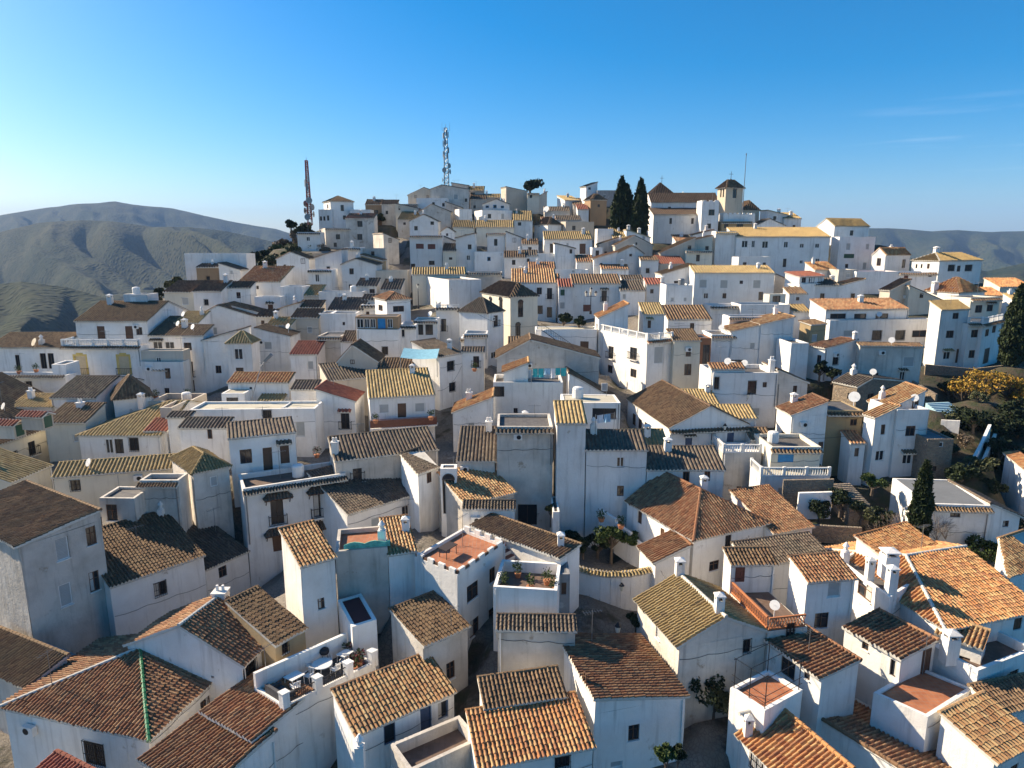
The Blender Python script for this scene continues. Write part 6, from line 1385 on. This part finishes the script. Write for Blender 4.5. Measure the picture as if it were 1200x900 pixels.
mast(523.5, 226, 150, 232, 5.0, 'tall grey lattice mast hung with panels and dishes at the summit', P['steel'], 3,
     [(.97, 2.6, 'whip'), (.96, -.3, 'whip'), (.92, -1.2, 'panel'), (.88, 3.6, 'panel'), (.9, .2, 'panel'), (.78, -1.6, 'panel'), (.76, 3.2, 'panel'), (.58, -1., 'panel'), (.6, 3.4, 'panel'), (.55, -2.2, 'panel'), (.42, -.5, 'dish'), (.33, -.3, 'dish'), (.35, -2, 'dish'), (.2, 3.3, 'dish'), (.66, -.2, 'panel')])
redp = plain('red_white_mast_paint', (.24, .05, .04), .6, 0, .4)
mast(363, 258, 188, 180, 4.0, 'shorter red lattice mast beside the three-storey house', redp, 4,
     [(.1, 0, 'dish'), (.16, 3.0, 'dish'), (.22, -.4, 'dish'), (.28, 2.7, 'dish'), (.05, -1.8, 'dish'), (.33, -1.2, 'dish'), (.55, -1.5, 'panel'), (.62, -2.2, 'panel'), (.7, -1, 'panel')])
b, hh = stand(869.5, 258, 182, 172); mm = MB(); mm.tube(b, b + (0, 0, hh), .12, .07, 6); mm.tube(b + (0, 0, hh), b + (0, 0, hh + .5), .16, .12, 6)
tag(mm.obj('pole_antenna', P['steel'], None, b), 'thin tall pole antenna behind the bell tower', 'antenna')
for H_, nm in ((K['TW'], 'cross'), ):
    q = H_.X(H_.LA / 2, H_.LB / 2, H_.rh + .1); mm = MB(); mm.tube(q - (0, 0, .3), q + (0, 0, 2.2), .07, .05, 5); mm.tube(q + (-.55, 0, 1.5), q + (.55, 0, 1.5), .05, .05, 5); mm.lathe(q, [(.05, 0), (.2, .2), (.05, .4)], 8)
    mm.obj('roof_cross', P['iron'], H_.root, H_.loc)
q = at(775.5, 214.5, 250 / 250 * tdep(250) + 3); mm = MB(); mm.tube(q - (0, 0, .6), q + (0, 0, 2.0), .07, .05, 5); mm.tube(q + (-.5, 0, 1.3), q + (.5, 0, 1.3), .05, .05, 5); mm.obj('roof_cross', P['iron'], K['CH'].root, K['CH'].loc)

# ================= lamps
def lantern(mb, q, s=1.0, m=0, g=1):
    mb.lathe(q, [(.05 * s, 0), (.10 * s, .05 * s), (.17 * s, .42 * s)], 6, g); mb.lathe(q + (0, 0, .42 * s), [(.21 * s, 0), (.1 * s, .14 * s), (.03 * s, .24 * s)], 6, m)
LG = plain('lamp_glass', (.6, .58, .5), .3)
def post_lamp(u, vb_, vt, t, lab, arms, group=None):
    b, hh = stand(u, vb_, vt, t); rt = empty('street_lamp', b, lab, 'street lamp', group); m = MB()
    m.lathe(b, [(.2, 0), (.16, .5), (.07, .6), (.055, hh * .75)], 8)
    hd = MB()
    if arms:
        m.tube(b + (0, 0, hh * .7), b + (0, 0, hh * .8), .05, .05, 6)
        for dx, dy, dz in ((-.75, 0, 0), (.75, 0, 0), (0, 0, .55), (0, .7, 0)):
            m.tube(b + (0, 0, hh * .72), b + (dx, dy, hh * .72 + dz - .05), .035, .03, 5); lantern(hd, b + (dx, dy, hh * .72 + dz), 1.3)
    else: m.tube(b + (0, 0, hh * .7), b + (0, 0, hh - .6), .05, .04, 6); lantern(hd, b + (0, 0, hh - .6), 1.3)
    m.obj('lamp_post', P['iron'], rt, b); hd.obj('lantern', [P['iron'], LG], rt, b)
post_lamp(692, 368, 339, 106, 'black street lamp with several lantern arms on the plaza', True)
post_lamp(490.5, 362, 334, 118, 'single black lamp post beside the windowless white house', False)
post_lamp(555, 606, 590, 63, 'small dark lamp post at the foot of the alley', False)
post_lamp(723.5, 754, 733, 49, 'small white lamp top standing in the shaded lane', False)
b = spot(294, 470, 81); tp = spot(312, 422, 81); mm = MB()
mm.tube(b, spot(306, 429, 81), .07, .06, 7); mm.tube(spot(306, 429, 81), tp, .06, .05, 7)
rt = empty('street_lamp', b, 'modern grey street lamp leaning over the terracotta roof', 'street lamp'); mm.obj('lamp_post', P['steel'], rt, b)
mm = MB(); mm.obox(tp + (.25, 0, .25), (.42, 0, .42), (0, .22, 0), (-.12, 0, .12)); mm.obox(tp + (.3, 0, .15), (.3, 0, .3), (0, .15, 0), (.04, 0, -.04)); mm.obj('lamp_head', P['steel'], rt, b)
def wall_lamp(H, u, v, lab, face='A'):
    d0, nrm = (H.a, np.array([-H.a[1], H.a[0], 0])) if face == 'A' else (H.b, np.array([H.b[1], -H.b[0], 0])); d = ray(u, v); s = ((H.P - EYE) @ nrm) / (d @ nrm); q = EYE + d * s; n = -nrm
    rt = empty('wall_lantern', q, lab, 'lantern', 'black wall lanterns'); m = MB(); m.tube(q, q + n * .45 + (0, 0, .15), .025, .02, 5); m.tube(q - (0, 0, .3), q + n * .4 + (0, 0, .1), .02, .02, 5); m.obj('lamp_bracket', P['iron'], rt, q)
    l = MB(); lantern(l, q + n * .45 + (0, 0, .15), 1.1); l.obj('lantern', [P['iron'], LG], rt, q)
wall_lamp(K['C22'], 875, 467, 'wall lantern between the barred windows of the white balcony-recess house')
wall_lamp(K['C17'], 791, 434, 'wall lantern at the corner of the cream balustraded house', 'A')
wall_lamp(K['F11'], 466, 613, 'wall lantern on the long dark-roofed house above the street')
wall_lamp(K['C30'], 847, 504, 'wall lantern beside the blue doors')

# ================= long garden wall with tiled coping
p0, p1 = on_z(656, 660, at(656, 660, 56.5)[2]), on_z(772, 665, at(656, 660, 56.5)[2])
rt = empty('garden_wall', (p0 + p1) / 2 - (0, 0, 4), 'long curving white garden wall with a tiled coping', 'wall'); loc = np.array(rt.location)
n = 10; mid = [p0 + (p1 - p0) * i / n + np.array([0, -1.1 * math.sin(math.pi * i / n), -.25 * math.sin(math.pi * i / n)]) for i in range(n + 1)]
wb = MB(); acc = [[], [], [], []]; Zv = np.array([0, 0, 1.])
for i in range(n):
    a, b_ = mid[i], mid[i + 1]; d = (b_ - a) / np.linalg.norm(b_ - a); s = np.array([-d[1], d[0], 0])
    for q0, q1 in ((a - s * .2, b_ - s * .2), (b_ + s * .2, a + s * .2)): wb.quad(q0 - Zv * 7, q1 - Zv * 7, q1, q0)
    wb.quad(a - s * .2, b_ - s * .2, b_ + s * .2, a + s * .2)
    tile_plane(acc, a - s * .4 - Zv * .02, b_ - s * .4 - Zv * .02, [a + Zv * .22, b_ + Zv * .22], 0, loc, i); tile_plane(acc, b_ + s * .4 - Zv * .02, a + s * .4 - Zv * .02, [b_ + Zv * .22, a + Zv * .22], 0, loc, i + 50)
wb.obj('wall', M['white'], rt, loc); roof_obj('coping_tiles', acc, [T['yellow'], P['mortar']], rt, loc)
q = on_z(730, 674, 0); q = mid[6] - np.array([0, .25, .9]); r2 = empty('wall_lantern', q, 'old lantern hanging on the long garden wall', 'lantern', 'black wall lanterns'); l = MB(); l.tube(q + (0, .1, .3), q + (0, -.4, .35), .02, .02, 5); l.obj('lamp_bracket', P['iron'], r2, q); l = MB(); lantern(l, q + (0, -.4, -.2), 1.1); l.obj('lantern', [P['iron'], LG], r2, q)

# ================= furniture on the walled terrace (F46)
H = K['F46']; fz = -0.35 + .012
def local(H, x, y, z): return H.X(x, y, z)
def tbl(H, x, y, lab, w_=1.2, d_=.8, rot=0, rnd=False):
    q = H.X(x, y, fz); rt = empty('table', q, lab, 'table', 'white terrace tables'); c, s = math.cos(rot), math.sin(rot); ax = H.a * c + H.b * s; ay = H.b * c - H.a * s
    m = MB()
    if rnd: m.lathe(q + (0, 0, .70), [(w_ * .5, 0), (w_ * .52, .02), (w_ * .5, .05)], 18)
    else: m.obox(q + (0, 0, .73), ax * w_ / 2, ay * d_ / 2, (0, 0, .025))
    m.obj('tabletop', P['whitep'], rt, q)
    for sx in (-1, 1):
        for sy in (-1, 1):
            k = .33 if rnd else .45; l = MB(); l.tube(q + ax * w_ * k * sx + ay * d_ * k * sy, q + ax * w_ * (k - .04) * sx + ay * d_ * (k - .04) * sy + (0, 0, .71), .025, .025, 6); l.obj('leg', P['whitep'], rt, q)
def chair(H, x, y, lab, rot=0):
    q = H.X(x, y, fz); rt = empty('chair', q, lab, 'chair', 'white terrace chairs'); c, s = math.cos(rot), math.sin(rot); ax = H.a * c + H.b * s; ay = H.b * c - H.a * s
    m = MB(); m.obox(q + (0, 0, .44), ax * .24, ay * .23, (0, 0, .02)); m.obj('seat', P['whitep'], rt, q)
    m = MB(); m.obox(q + ay * .27 + (0, 0, .84), ax * .23, ay * .02, (0, 0, .05))
    for i in range(4): m.obox(q + ay * .26 + ax * (-.18 + .12 * i) + (0, 0, .64), ax * .022, ay * .015, (0, 0, .19))
    m.obj('backrest', P['whitep'], rt, q)
    for sx in (-1, 1):
        for sy in (-1, 1): l = MB(); l.tube(q + ax * .22 * sx + ay * .21 * sy, q + ax * .2 * sx + ay * .2 * sy + (0, 0, .43), .022, .022, 6); l.obj('leg', P['whitep'], rt, q)
        l = MB(); l.obox(q + ax * .24 * sx + (0, 0, .64), ax * .02, ay * .2, (0, 0, .015)); l.obox(q + ax * .24 * sx - ay * .18 + (0, 0, .53), ax * .015, ay * .015, (0, 0, .1)); l.obj('armrest', P['whitep'], rt, q)
LA, LB = H.LA, H.LB
tbl(H, LA * .30, LB * .62, 'square white table nearest the wicker sofa', 1.0, .8, .1)
tbl(H, LA * .60, LB * .60, 'round glass-white table in the middle of the terrace', 1.3, 1.3, 0, True)
tbl(H, LA * .86, LB * .6, 'low white table at the far end of the terrace', .9, .7, .2)
for x, y, rt_, lab in ((.24, .40, 3.0, 'white chair with its back to the railing near the square table'), (.43, .55, -1.3, 'white chair between the square and round tables'), (.55, .86, .1, 'white chair behind the round table'), (.66, .36, 3.3, 'white chair in front of the round table'), (.73, .80, -.5, 'white chair beside the dark grill'), (.80, .45, -1.0, 'white chair near the potted flowers')): chair(H, LA * x, LB * y, lab, rt_)
q = H.X(LA * .1, LB * .45, fz); rt = empty('sofa', q, 'dark grey wicker sofa at the near end of the terrace', 'sofa'); wk = plain('grey_wicker', (.06, .06, .065), .9, 0, .3)
m = MB(); m.obox(q + (0, 0, .22), H.a * .5, H.b * .75, (0, 0, .2)); m.obj('seat', wk, rt, q); m = MB(); m.obox(q - H.a * .42 + (0, 0, .55), H.a * .1, H.b * .75, (0, 0, .35)); m.obj('backrest', wk, rt, q)
for s in (-1, 1): m = MB(); m.obox(q + H.b * .68 * s + (0, 0, .42), H.a * .5, H.b * .08, (0, 0, .22)); m.obj('armrest', wk, rt, q)
q = H.X(LA * .72, LB * .88, fz); rt = empty('barbecue_grill', q, 'covered black barbecue against the terrace wall', 'grill'); m = MB(); m.lathe(q + (0, 0, .7), [(.12, 0), (.3, .12), (.34, .25), (.3, .4), (.12, .52)], 12); m.obj('kettle', P['iron'], rt, q)
for i in range(3): m = MB(); a = i * 2.1; m.tube(q + (math.cos(a) * .35, math.sin(a) * .35, 0), q + (math.cos(a) * .15, math.sin(a) * .15, .75), .02, .02, 5); m.obj('leg', P['iron'], rt, q)
def pot(q, lab, rad=.2, kind='flower', seed=1, hh=.7, group='potted plants'):
    rt = empty('potted_plant', q, lab, 'plant', group); m = MB(); m.lathe(q, [(rad * .7, 0), (rad, .32), (rad * 1.1, .32), (rad * 1.1, .38)], 10); m.obj('pot', P['terrac'], rt, q)
    r = np.random.default_rng(seed); d = r.normal(0, 1, (160, 3)); d /= np.linalg.norm(d, axis=1)[:, None]; pts = q + np.array([0, 0, .38 + hh * .4]) + d * (r.uniform(.2, 1, 160)[:, None]) * np.array([rad * 1.7, rad * 1.7, hh * .5])
    leaves('foliage', pts, .09, LF[kind], rt, q, seed)
for i, (x, y, lab) in enumerate(((.88, .2, 'pot of pink flowers in the terrace corner'), (.94, .35, 'pot of flowers beside the end pillar'), (.81, .16, 'pot of flowers behind the railing'), (.95, .75, 'potted plant against the end wall of the terrace'))): pot(H.X(LA * x, LB * y, fz), lab, .24, 'flower', 200 + i, .9)
# pillars and railing on the front edge of that terrace
for x in (.02, .36, .70, .985):
    pil = MB(); q = H.X(LA * x, .14, 0); pil.obox(q + (0, 0, .3), H.a * .22, H.b * .22, (0, 0, .55)); pil.obox(q + (0, 0, .88), H.a * .26, H.b * .26, (0, 0, .04))
    pil.obj('parapet_pillar', M['white'], H.root, H.loc)
for a_, b_ in ((.05, .33), (.39, .67)): rail_mesh('iron', H.X(LA * a_, .12, 0), H.X(LA * b_, .12, 0), True, .62).obj('railing', P['iron'], H.root, H.loc)
# back wall of the terrace
wbk = MB(); q0, q1 = H.X(0, LB - .12, .0), H.X(LA, LB - .12, 0); wbk.obox((q0 + q1) / 2 + (0, 0, .55), (q1 - q0) / 2, H.b * .12, (0, 0, .56)); wbk.obj('parapet_wall', M['white'], H.root, H.loc)
# patio (F23) bits and awnings
# tile hoods over the balcony doors of F9
H9 = K['F9']
for (u, v) in ((325, 578), (375, 571), (326, 620), (376, 613)):
    d = ray(u, v); s = ((H9.P - EYE) @ H9.b) / (d @ H9.b); q = EYE + d * s; x = (q - H9.P) @ H9.a; z = (q - H9.P)[2]
    acc = [[], [], [], []]; ww = 1.25
    c = [H9.X(x - ww, -.75, z - .35), H9.X(x + ww, -.75, z - .35), H9.X(x + ww, 0.02, z - .35), H9.X(x - ww, .02, z - .35)]; r0, r1 = H9.X(x - .55, .02, z + .3), H9.X(x + .55, .02, z + .3)
    tile_plane(acc, c[0], c[1], [r0, r1], 0, H9.loc, 3); tile_plane(acc, c[1], c[2], [r1], 0, H9.loc, 4); tile_plane(acc, c[3], c[0], [r0], 0, H9.loc, 5)
    o = roof_obj('window_hood', acc, [T['dark'], P['wood']], H9.root, H9.loc)
    m = MB()
    for sx in (-1, 1): m.tube(H9.X(x + sx * 1.05, 0, z - 1.0), H9.X(x + sx * 1.05, -.6, z - .42), .045, .045, 5)
    m.obj('hood_bracket', P['darkwood'], o, H9.loc)
# green netting on F15
H = K['F15']; m = MB(); r = random.Random(5)
for i in range(9):
    a0, a1 = i / 10 * H.LA + .6, (i + 1) / 10 * H.LA + .6; z0, z1 = .32 + .2 * abs(math.sin(i * .8)), .32 + .2 * abs(math.sin((i + 1) * .8))
    m.quad(H.X(a0, .14, .02), H.X(a1, .14, .02), H.X(a1, .18, z1), H.X(a0, .18, z0))
    m.quad(H.X(a0, .18, z0), H.X(a1, .18, z1), H.X(a1, .8, z1 - .25), H.X(a0, .8, z0 - .25))
tag(m.obj('shade_netting', plain('green_netting', (.12, .42, .33), .8, 0, .4), None, H.P), 'pale green netting draped along the grey-white block parapet', 'netting')
# red brick lattice panels of the crenellated terrace + stair
H = K['F16']; m = MB()
for fc, L_ in (('A', H.LA), ('B', H.LB)):
    k = max(2, int(L_ / 1.1)); d = H.a if fc == 'A' else H.b; nn = H.b if fc == 'A' else H.a
    for i in range(k + 1):
        m = MB(); c = H.P + d * min(max(i * L_ / k, .35), L_ - .35) + nn * .12; m.obox(c + (0, 0, .11), d * .26, nn * .05, (0, 0, .11))
        m.obj('parapet_brick_panel', P['wood'], H.root, H.loc)
q = H.X(H.LA * .35, H.LB * .62, -.24); rt = empty('table', q, 'dark table on the crenellated red terrace', 'table'); m = MB(); m.obox(q + (0, 0, .74), H.a * .7, H.b * .45, (0, 0, .03)); m.obj('tabletop', P['darkwood'], rt, q)
for sx in (-1, 1):
    for sy in (-1, 1): l = MB(); l.tube(q + H.a * .6 * sx + H.b * .38 * sy, q + H.a * .6 * sx + H.b * .38 * sy + (0, 0, .72), .03, .03, 5); l.obj('leg', P['darkwood'], rt, q)
# outside stair in front of F18
H = K['F18']; m = MB(); tr = MB(); ns = 11
for i in range(ns):
    f = i / ns; y = H.LB * (.62 - .52 * f); z = .1 - i * .3 - .6; q = H.P + H.b * y - H.a * .55
    m.obox(q + (0, 0, z - .6), H.a * .5, H.b * (.28 * H.LB / 6), (0, 0, .6)); tr.obox(q + (0, 0, z + .03), H.a * .48, H.b * (.24 * H.LB / 6), (0, 0, .03))
so_ = m.obj('staircase', M['white'], H.root, H.loc); tr.obj('stair_treads', P['redwood'], so_, H.loc)
# pergola over F32
H = K['F32']; m = MB()
for x, y in ((.05, .05), (.95, .05), (.05, .95), (.95, .95), (.05, .5)): m.tube(H.X(H.LA * x, H.LB * y, -.2), H.X(H.LA * x, H.LB * y, 2.0), .03, .03, 5)
for y in (.05, .5, .95): m.tube(H.X(0, H.LB * y, 2.0), H.X(H.LA, H.LB * y, 2.0), .025, .025, 5)
for x in (.05, .95): m.tube(H.X(H.LA * x, 0, 2.0), H.X(H.LA * x, H.LB, 2.0), .025, .025, 5)
for z in (.45, .9): m.tube(H.X(0, .05, z), H.X(H.LA, .05, z), .02, .02, 5); m.tube(H.X(.05, 0, z), H.X(.05, H.LB, z), .02, .02, 5)
m.obj('iron_pergola', P['iron'], H.root, H.loc)
# air conditioner on F1
H = K['F1']; d = ray(38, 853); s = ((H.P - EYE) @ H.a) / (d @ H.a); q = EYE + d * s - H.a * .22; m = MB(); m.obox(q, H.b * .42, H.a * .17, (0, 0, .3)); o = m.obj('air_conditioner', P['whitep'], H.root, H.loc)
m = MB(); m.tube(q - H.a * .175 + H.b * .1, q - H.a * .19 + H.b * .1, .22, .22, 14); m.obj('fan_grille', P['iron'], o, H.loc)
m = MB(); q = H.X(H.LA * .72, -.35, -.8); m.tube(q - (0, 0, 1.6), q + (0, 0, 1.3), .12, .12, 9); m.tube(q + (0, 0, 1.3), q + (0, 0, 1.45), .17, .17, 9); m.obj('flue_pipe', P['steel'], H.root, H.loc)
# laundry on C38, C31 terraces
def laundry(p, q, cols, lab, seed):
    r = random.Random(seed); L = np.linalg.norm(q - p); d = (q - p) / L; rt = empty('clothes_line', (p + q) / 2, lab, 'clothes line', 'washing lines'); loc = np.array(rt.location); m = MB(); m.tube(p, q, .015, .015, 4)
    for e in (p, q): m.tube(e - (0, 0, 1.7), e + (0, 0, .1), .03, .03, 5)
    m.obj('line', P['steel'], rt, loc); x = .15; i = 0
    while x < L - .5:
        w_ = r.uniform(.45, .9); hh = r.uniform(.7, 1.25); w_ = min(w_, L - x - .05); g = MB(); n = 6; s = np.array([-d[1], d[0], 0])
        top = [p + d * (x + w_ * k / n) + s * .03 * math.sin(k * 2.2 + i) for k in range(n + 1)]; bot = [t_ - np.array([0, 0, hh]) + s * .08 * math.sin(k * 1.7 + i) for k, t_ in enumerate(top)]
        for k in range(n): g.quad(bot[k], bot[k + 1], top[k + 1], top[k])
        g.obj('laundry', cols[i % len(cols)], rt, loc); x += w_ + .06; i += 1
CL = [plain('turquoise_cloth', (.05, .40, .42), .9), plain('white_cloth', (.7, .7, .72), .9), plain('pale_blue_cloth', (.3, .48, .62), .9), plain('pink_cloth', (.55, .3, .36), .9)]
laundry(spot(623, 432, 77.5), spot(664, 431, 78), [CL[0], CL[0], CL[2], CL[1]], 'turquoise and white washing on the roof terrace line', 3)
laundry(spot(698, 487, 63), spot(720, 484, 63), [CL[1], CL[2], CL[1]], 'white washing on the terrace of the blank blue-white house', 4)
# turquoise awning
q = [spot(469, 419, 86), spot(512, 420, 86)]; rt = empty('awning', q[0], 'pale turquoise awning stretched between two white houses', 'awning'); m = MB(); n = 8
for i in range(n):
    a0 = q[0] + (q[1] - q[0]) * i / n; a1 = q[0] + (q[1] - q[0]) * (i + 1) / n; sg = lambda k: np.array([0, 0, -.15 * math.sin(math.pi * k / n)])
    m.quad(a0 + sg(i), a1 + sg(i + 1), a1 + sg(i + 1) + (0, 3.2, .75), a0 + sg(i) + (0, 3.2, .75))
m.obj('canvas', plain('turquoise_canvas', (.22, .46, .56), .8), rt, q[0]); m = MB()
for e in (q[0], q[1]): m.tube(e - (0, 0, 2.4), e, .04, .04, 6)
m.obj('frame', P['steel'], rt, q[0])
# flat stair flights in the plaza wall and garden
def stair(p, q, w_, n, lab, mat_, railing=True):
    rt = empty('staircase', (p + q) / 2 - (0, 0, 1.5), lab, 'staircase'); loc = np.array(rt.location); m = MB(); d = q - p; hd = d.copy(); hd[2] = 0; L = np.linalg.norm(hd); hd /= L; s = np.array([-hd[1], hd[0], 0])
    for i in range(n):
        c = p + d * ((i + .5) / n); m.obox(c - (0, 0, 1.0), hd * (L / n / 2), s * w_ / 2, (0, 0, 1.0))
    m.obj('steps', mat_, rt, loc)
    if railing:
        g = MB(); off = -s * w_ / 2 if s[1] > 0 else s * w_ / 2
        for i in range(n + 1): c = p + d * (i / n) + off; g.tube(c, c + (0, 0, .95), .015, .015, 4)
        g.tube(p + off + (0, 0, .95), q + off + (0, 0, .95), .03, .03, 5); g.tube(p + off, q + off, .05, .05, 5); g.obj('railing', P['iron'], rt, loc)
stair(spot(636, 386, 100), spot(681, 417, 98.5), 1.2, 22, 'long outside staircase with black railing below the plaza', M['white'])
stair(spot(1098, 471, 85), spot(1122, 490, 82), 3.2, 10, 'broad pale blue steps down the garden slope', M['teal'], False)
stair(spot(984, 566, 65), spot(1008, 592, 62), 2.0, 12, 'rough stone steps in the dark garden', M['stone'], False)
# broken garden walls, retaining walls
def wall_run(pts, h0, lab, mat_, th=.3, name='garden_wall'):
    rt = empty(name, pts[0] - (0, 0, 2), lab, 'wall'); loc = np.array(rt.location); m = MB()
    for a, b_ in zip(pts[:-1], pts[1:]):
        d = b_ - a; hd = d.copy(); hd[2] = 0; hd /= np.linalg.norm(hd); s = np.array([-hd[1], hd[0], 0]) * th / 2; dn = np.array([0, 0, h0])
        vs_ = [a - s, b_ - s, b_ + s, a + s, a - s - dn, b_ - s - dn, b_ + s - dn, a + s - dn]
        m.add(vs_, [(0, 1, 2, 3), (0, 4, 5, 1), (1, 5, 6, 2), (2, 6, 7, 3), (3, 7, 4, 0), (7, 6, 5, 4)])
    m.obj('wall', mat_, rt, loc)
wall_run([spot(703, 596, 63.5), spot(722, 608, 62.5), spot(722, 612, 62.5), spot(740, 624, 61.5), spot(740, 628, 61.5), spot(757, 640, 60.5)], 3.0, 'stepped white courtyard wall beside the brown hipped house', M['white'])
wall_run([spot(1160, 497, 78), spot(1150, 520, 74), spot(1136, 545, 70)], 3.2, 'slanting whitewashed wall down the garden slope', M['white'])
wall_run([spot(1166, 508, 77), spot(1156, 530, 73), spot(1148, 548, 70)], 2.8, 'second slanting grey wall beside the whitewashed one', M['old'])
wall_run([spot(918, 562, 65), spot(977, 561, 64)], 3.0, 'rubble retaining wall under the blue-door terrace', M['stone'])
wall_run([spot(936, 577, 63), spot(975, 576, 62.5)], 2.6, 'whitewashed retaining wall in the dark garden', M['white'])
wall_run([spot(952, 615, 60.5), spot(1010, 618, 60)], 1.6, 'low pale stone wall behind the broad brown roof', M['stone'])
wall_run([spot(1085, 427, 98), spot(1140, 432, 97), spot(1175, 428, 97)], 2.2, 'long brown stone wall above the golden trees', M['stone'])
wall_run([spot(1070, 446, 92), spot(1098, 462, 88)], 2.4, 'rubble wall beside the blue steps', M['stone'])
wall_run([spot(1103, 492, 80), spot(1125, 493, 79)], 1.6, 'short whitewashed wall below the blue steps', M['white'])
wall_run([spot(1172, 433, 96), spot(1210, 430, 96)], 1.2, 'white parapet beside the big cypress', M['white'])
# potted plants along edges
HC = K['F19']
for i, (x, y, lab) in enumerate(((.12, .3, 'potted plant in the near corner of the sunken courtyard'), (.3, .75, 'leafy pot at the back of the sunken courtyard'), (.55, .3, 'pot behind the courtyard parapet'), (.8, .55, 'pot at the foot of the outside steps'), (.92, .25, 'pot in the right corner of the sunken courtyard'))):
    pot(HC.X(HC.LA * x, HC.LB * y, -.84), lab, .26, 'green', 260 + i, 1.1)
for i, (u, vb_, vt, t, rad) in enumerate([(318, 312, 301, 152, 2.2), (328, 312, 300, 155, 2.4), (338, 310, 299, 158, 2.4), (348, 308, 297, 160, 2.2), (310, 318, 308, 150, 1.8)]):
    b, hh = stand(u, vb_, vt, t); b[2] = max(b[2], gz(b[0], b[1]) - .2); shrub(b, hh, rad, 'scrubby bush on the bank above the golden-brown roof', 890 + i, ('olive', 'dark', 'green')[i % 3], 700, .4, group='bushes on the upper bank')
for i, (u, v, t, lab) in enumerate([(371, 530, 72, 'pink flowering plant on the balcony house terrace'), (182, 462, 86, 'potted bush on the brown terrace parapet'), (219, 461, 86, 'potted palm at the parapet end'),
      (705, 604, 62, 'tall potted plant on the stepped courtyard wall'), (728, 612, 61, 'potted plant by the courtyard door'), (22, 433, 90, 'round clipped plant on the left terrace'), (42, 431, 90, 'large potted shrub on the left terrace'), (556, 430, 88.5, 'hanging plants on the alley balcony'),
      (505, 486, 76, 'potted plant at the end of the red-brown balcony'), (440, 490, 76, 'potted plant at the left end of the red-brown balcony')]):
    q = spot(u, v, t, -.6); pot(q, lab, .3, 'flower' if i in (0,) else 'green', 240 + i, 1.0)
# red-brown balcony of C1
H = K['C1']; m = MB(); z = hgt(H.P, 500); p = H.X(-.1, -1.0, z); q = H.X(H.LA + .1, -1.0, z); m.obox((p + q) / 2 + (0, .5, -.08), (q - p) / 2, (0, .5, 0), (0, 0, .08)); o = m.obj('balcony', M['white'], H.root, H.loc)
m = rail_mesh('iron', p, q, True, 1.05); m.obox((p + q) / 2 + (0, 0.03, .5), (q - p) / 2, (0, .02, 0), (0, 0, .42)); m.obj('balcony_railing', P['redwood'], o, H.loc)
# dormers on M1
H = K['M1']
for u, v in ((11, 503), (44, 493)):
    q = at(u, v, H.t + 1.2); d = -H.b; ax = H.a; o = q; rt = H.root; m = MB()
    m.obox(q + (0, 0, -.1), ax * .75, H.b * 1.2, (0, 0, .75)); fo = m.obj('dormer', M['beige'], rt, H.loc); g = MB(); g.obox(q - H.b * 1.22 + (0, 0, -.05), ax * .5, H.b * .03, (0, 0, .6)); g.obj('shutter', P['green'], fo, H.loc)
    acc = [[], [], [], []]; r0, r1 = q - H.b * 1.4 + (0, 0, 1.05), q + H.b * 1.6 + (0, 0, 1.05)
    tile_plane(acc, q - ax * 1.0 + H.b * 1.6 + (0, 0, .6), q - ax * 1.0 - H.b * 1.4 + (0, 0, .6), [r1, r0], 1, H.loc, 8); tile_plane(acc, q + ax * 1.0 - H.b * 1.4 + (0, 0, .6), q + ax * 1.0 + H.b * 1.6 + (0, 0, .6), [r0, r1], 1, H.loc, 9)
    roof_obj('dormer_roof', acc, [T['red'], P['mortar']], fo, H.loc)
# satellite dishes on roofs
def dish(H, x, y, z, r_=.45, mat_='whitep'):
    q = H.X(x, y, z); m = MB(); d = np.array([-.5, -.75, .42]); d /= np.linalg.norm(d); m.tube(q - (0, 0, 1.0), q, .04, .04, 6); m.tube(q, q + d * .1, .1, r_, 14); m.tube(q + d * .1, q + d * .55, .015, .015, 4); m.obj('satellite_dish', P[mat_], H.root, H.loc)
dish(K['M6'], K['M6'].LA * .66, -.2, .9, .6, 'cream_b'); dish(K['C26'], K['C26'].LA * .1, 3.5, 1.5, .6); dish(K['H29'], .5, 0, .6, .9); dish(K['F28'], K['F28'].LA * .4, 1.2, .2, .35)
for k_ in ('F22', 'C33', 'F30', 'C31', 'M16', 'C17', 'C30', 'F24', 'M3', 'C1', 'C20', 'H36', 'C14', 'M10'):
    H = K[k_]; 
    if k_ not in ('F22', 'C17'): continue
# overhead cables between houses
def cable(p, q, sag, lab, rr=.018):
    m = MB(); n = 14; pts = [p + (q - p) * i / n - np.array([0, 0, sag * 4 * (i / n) * (1 - i / n)]) for i in range(n + 1)]
    for i in range(n): m.tube(pts[i], pts[i + 1], rr, rr, 4, 0, False)
    tag(m.obj('overhead_cable', P['iron'], None, p), lab, 'cable', 'overhead cables')
cable(spot(513, 458, 75), spot(541, 429, 84), .8, 'black cable looping from the yellow-roofed house across the alley')
cable(spot(630, 381, 103), spot(560, 368, 100), .9, 'long black cable running to the arched chapel-like building')
cable(spot(770, 658, 56), spot(795, 690, 50), .5, 'black cable above the long garden wall')
cable(spot(875, 504, 73), spot(1000, 510, 71), .6, 'thin cable across the ochre-stained house')
# blue barrel in courtyard
b = spot(676, 647, 62.5); m = MB(); m.lathe(b, [(.28, 0), (.33, .3), (.33, .6), (.28, .9)], 14); tag(m.obj('water_barrel', plain('pale_blue_plastic', (.2, .42, .6), .4), None, b), 'pale blue plastic barrel in the dark courtyard', 'barrel')
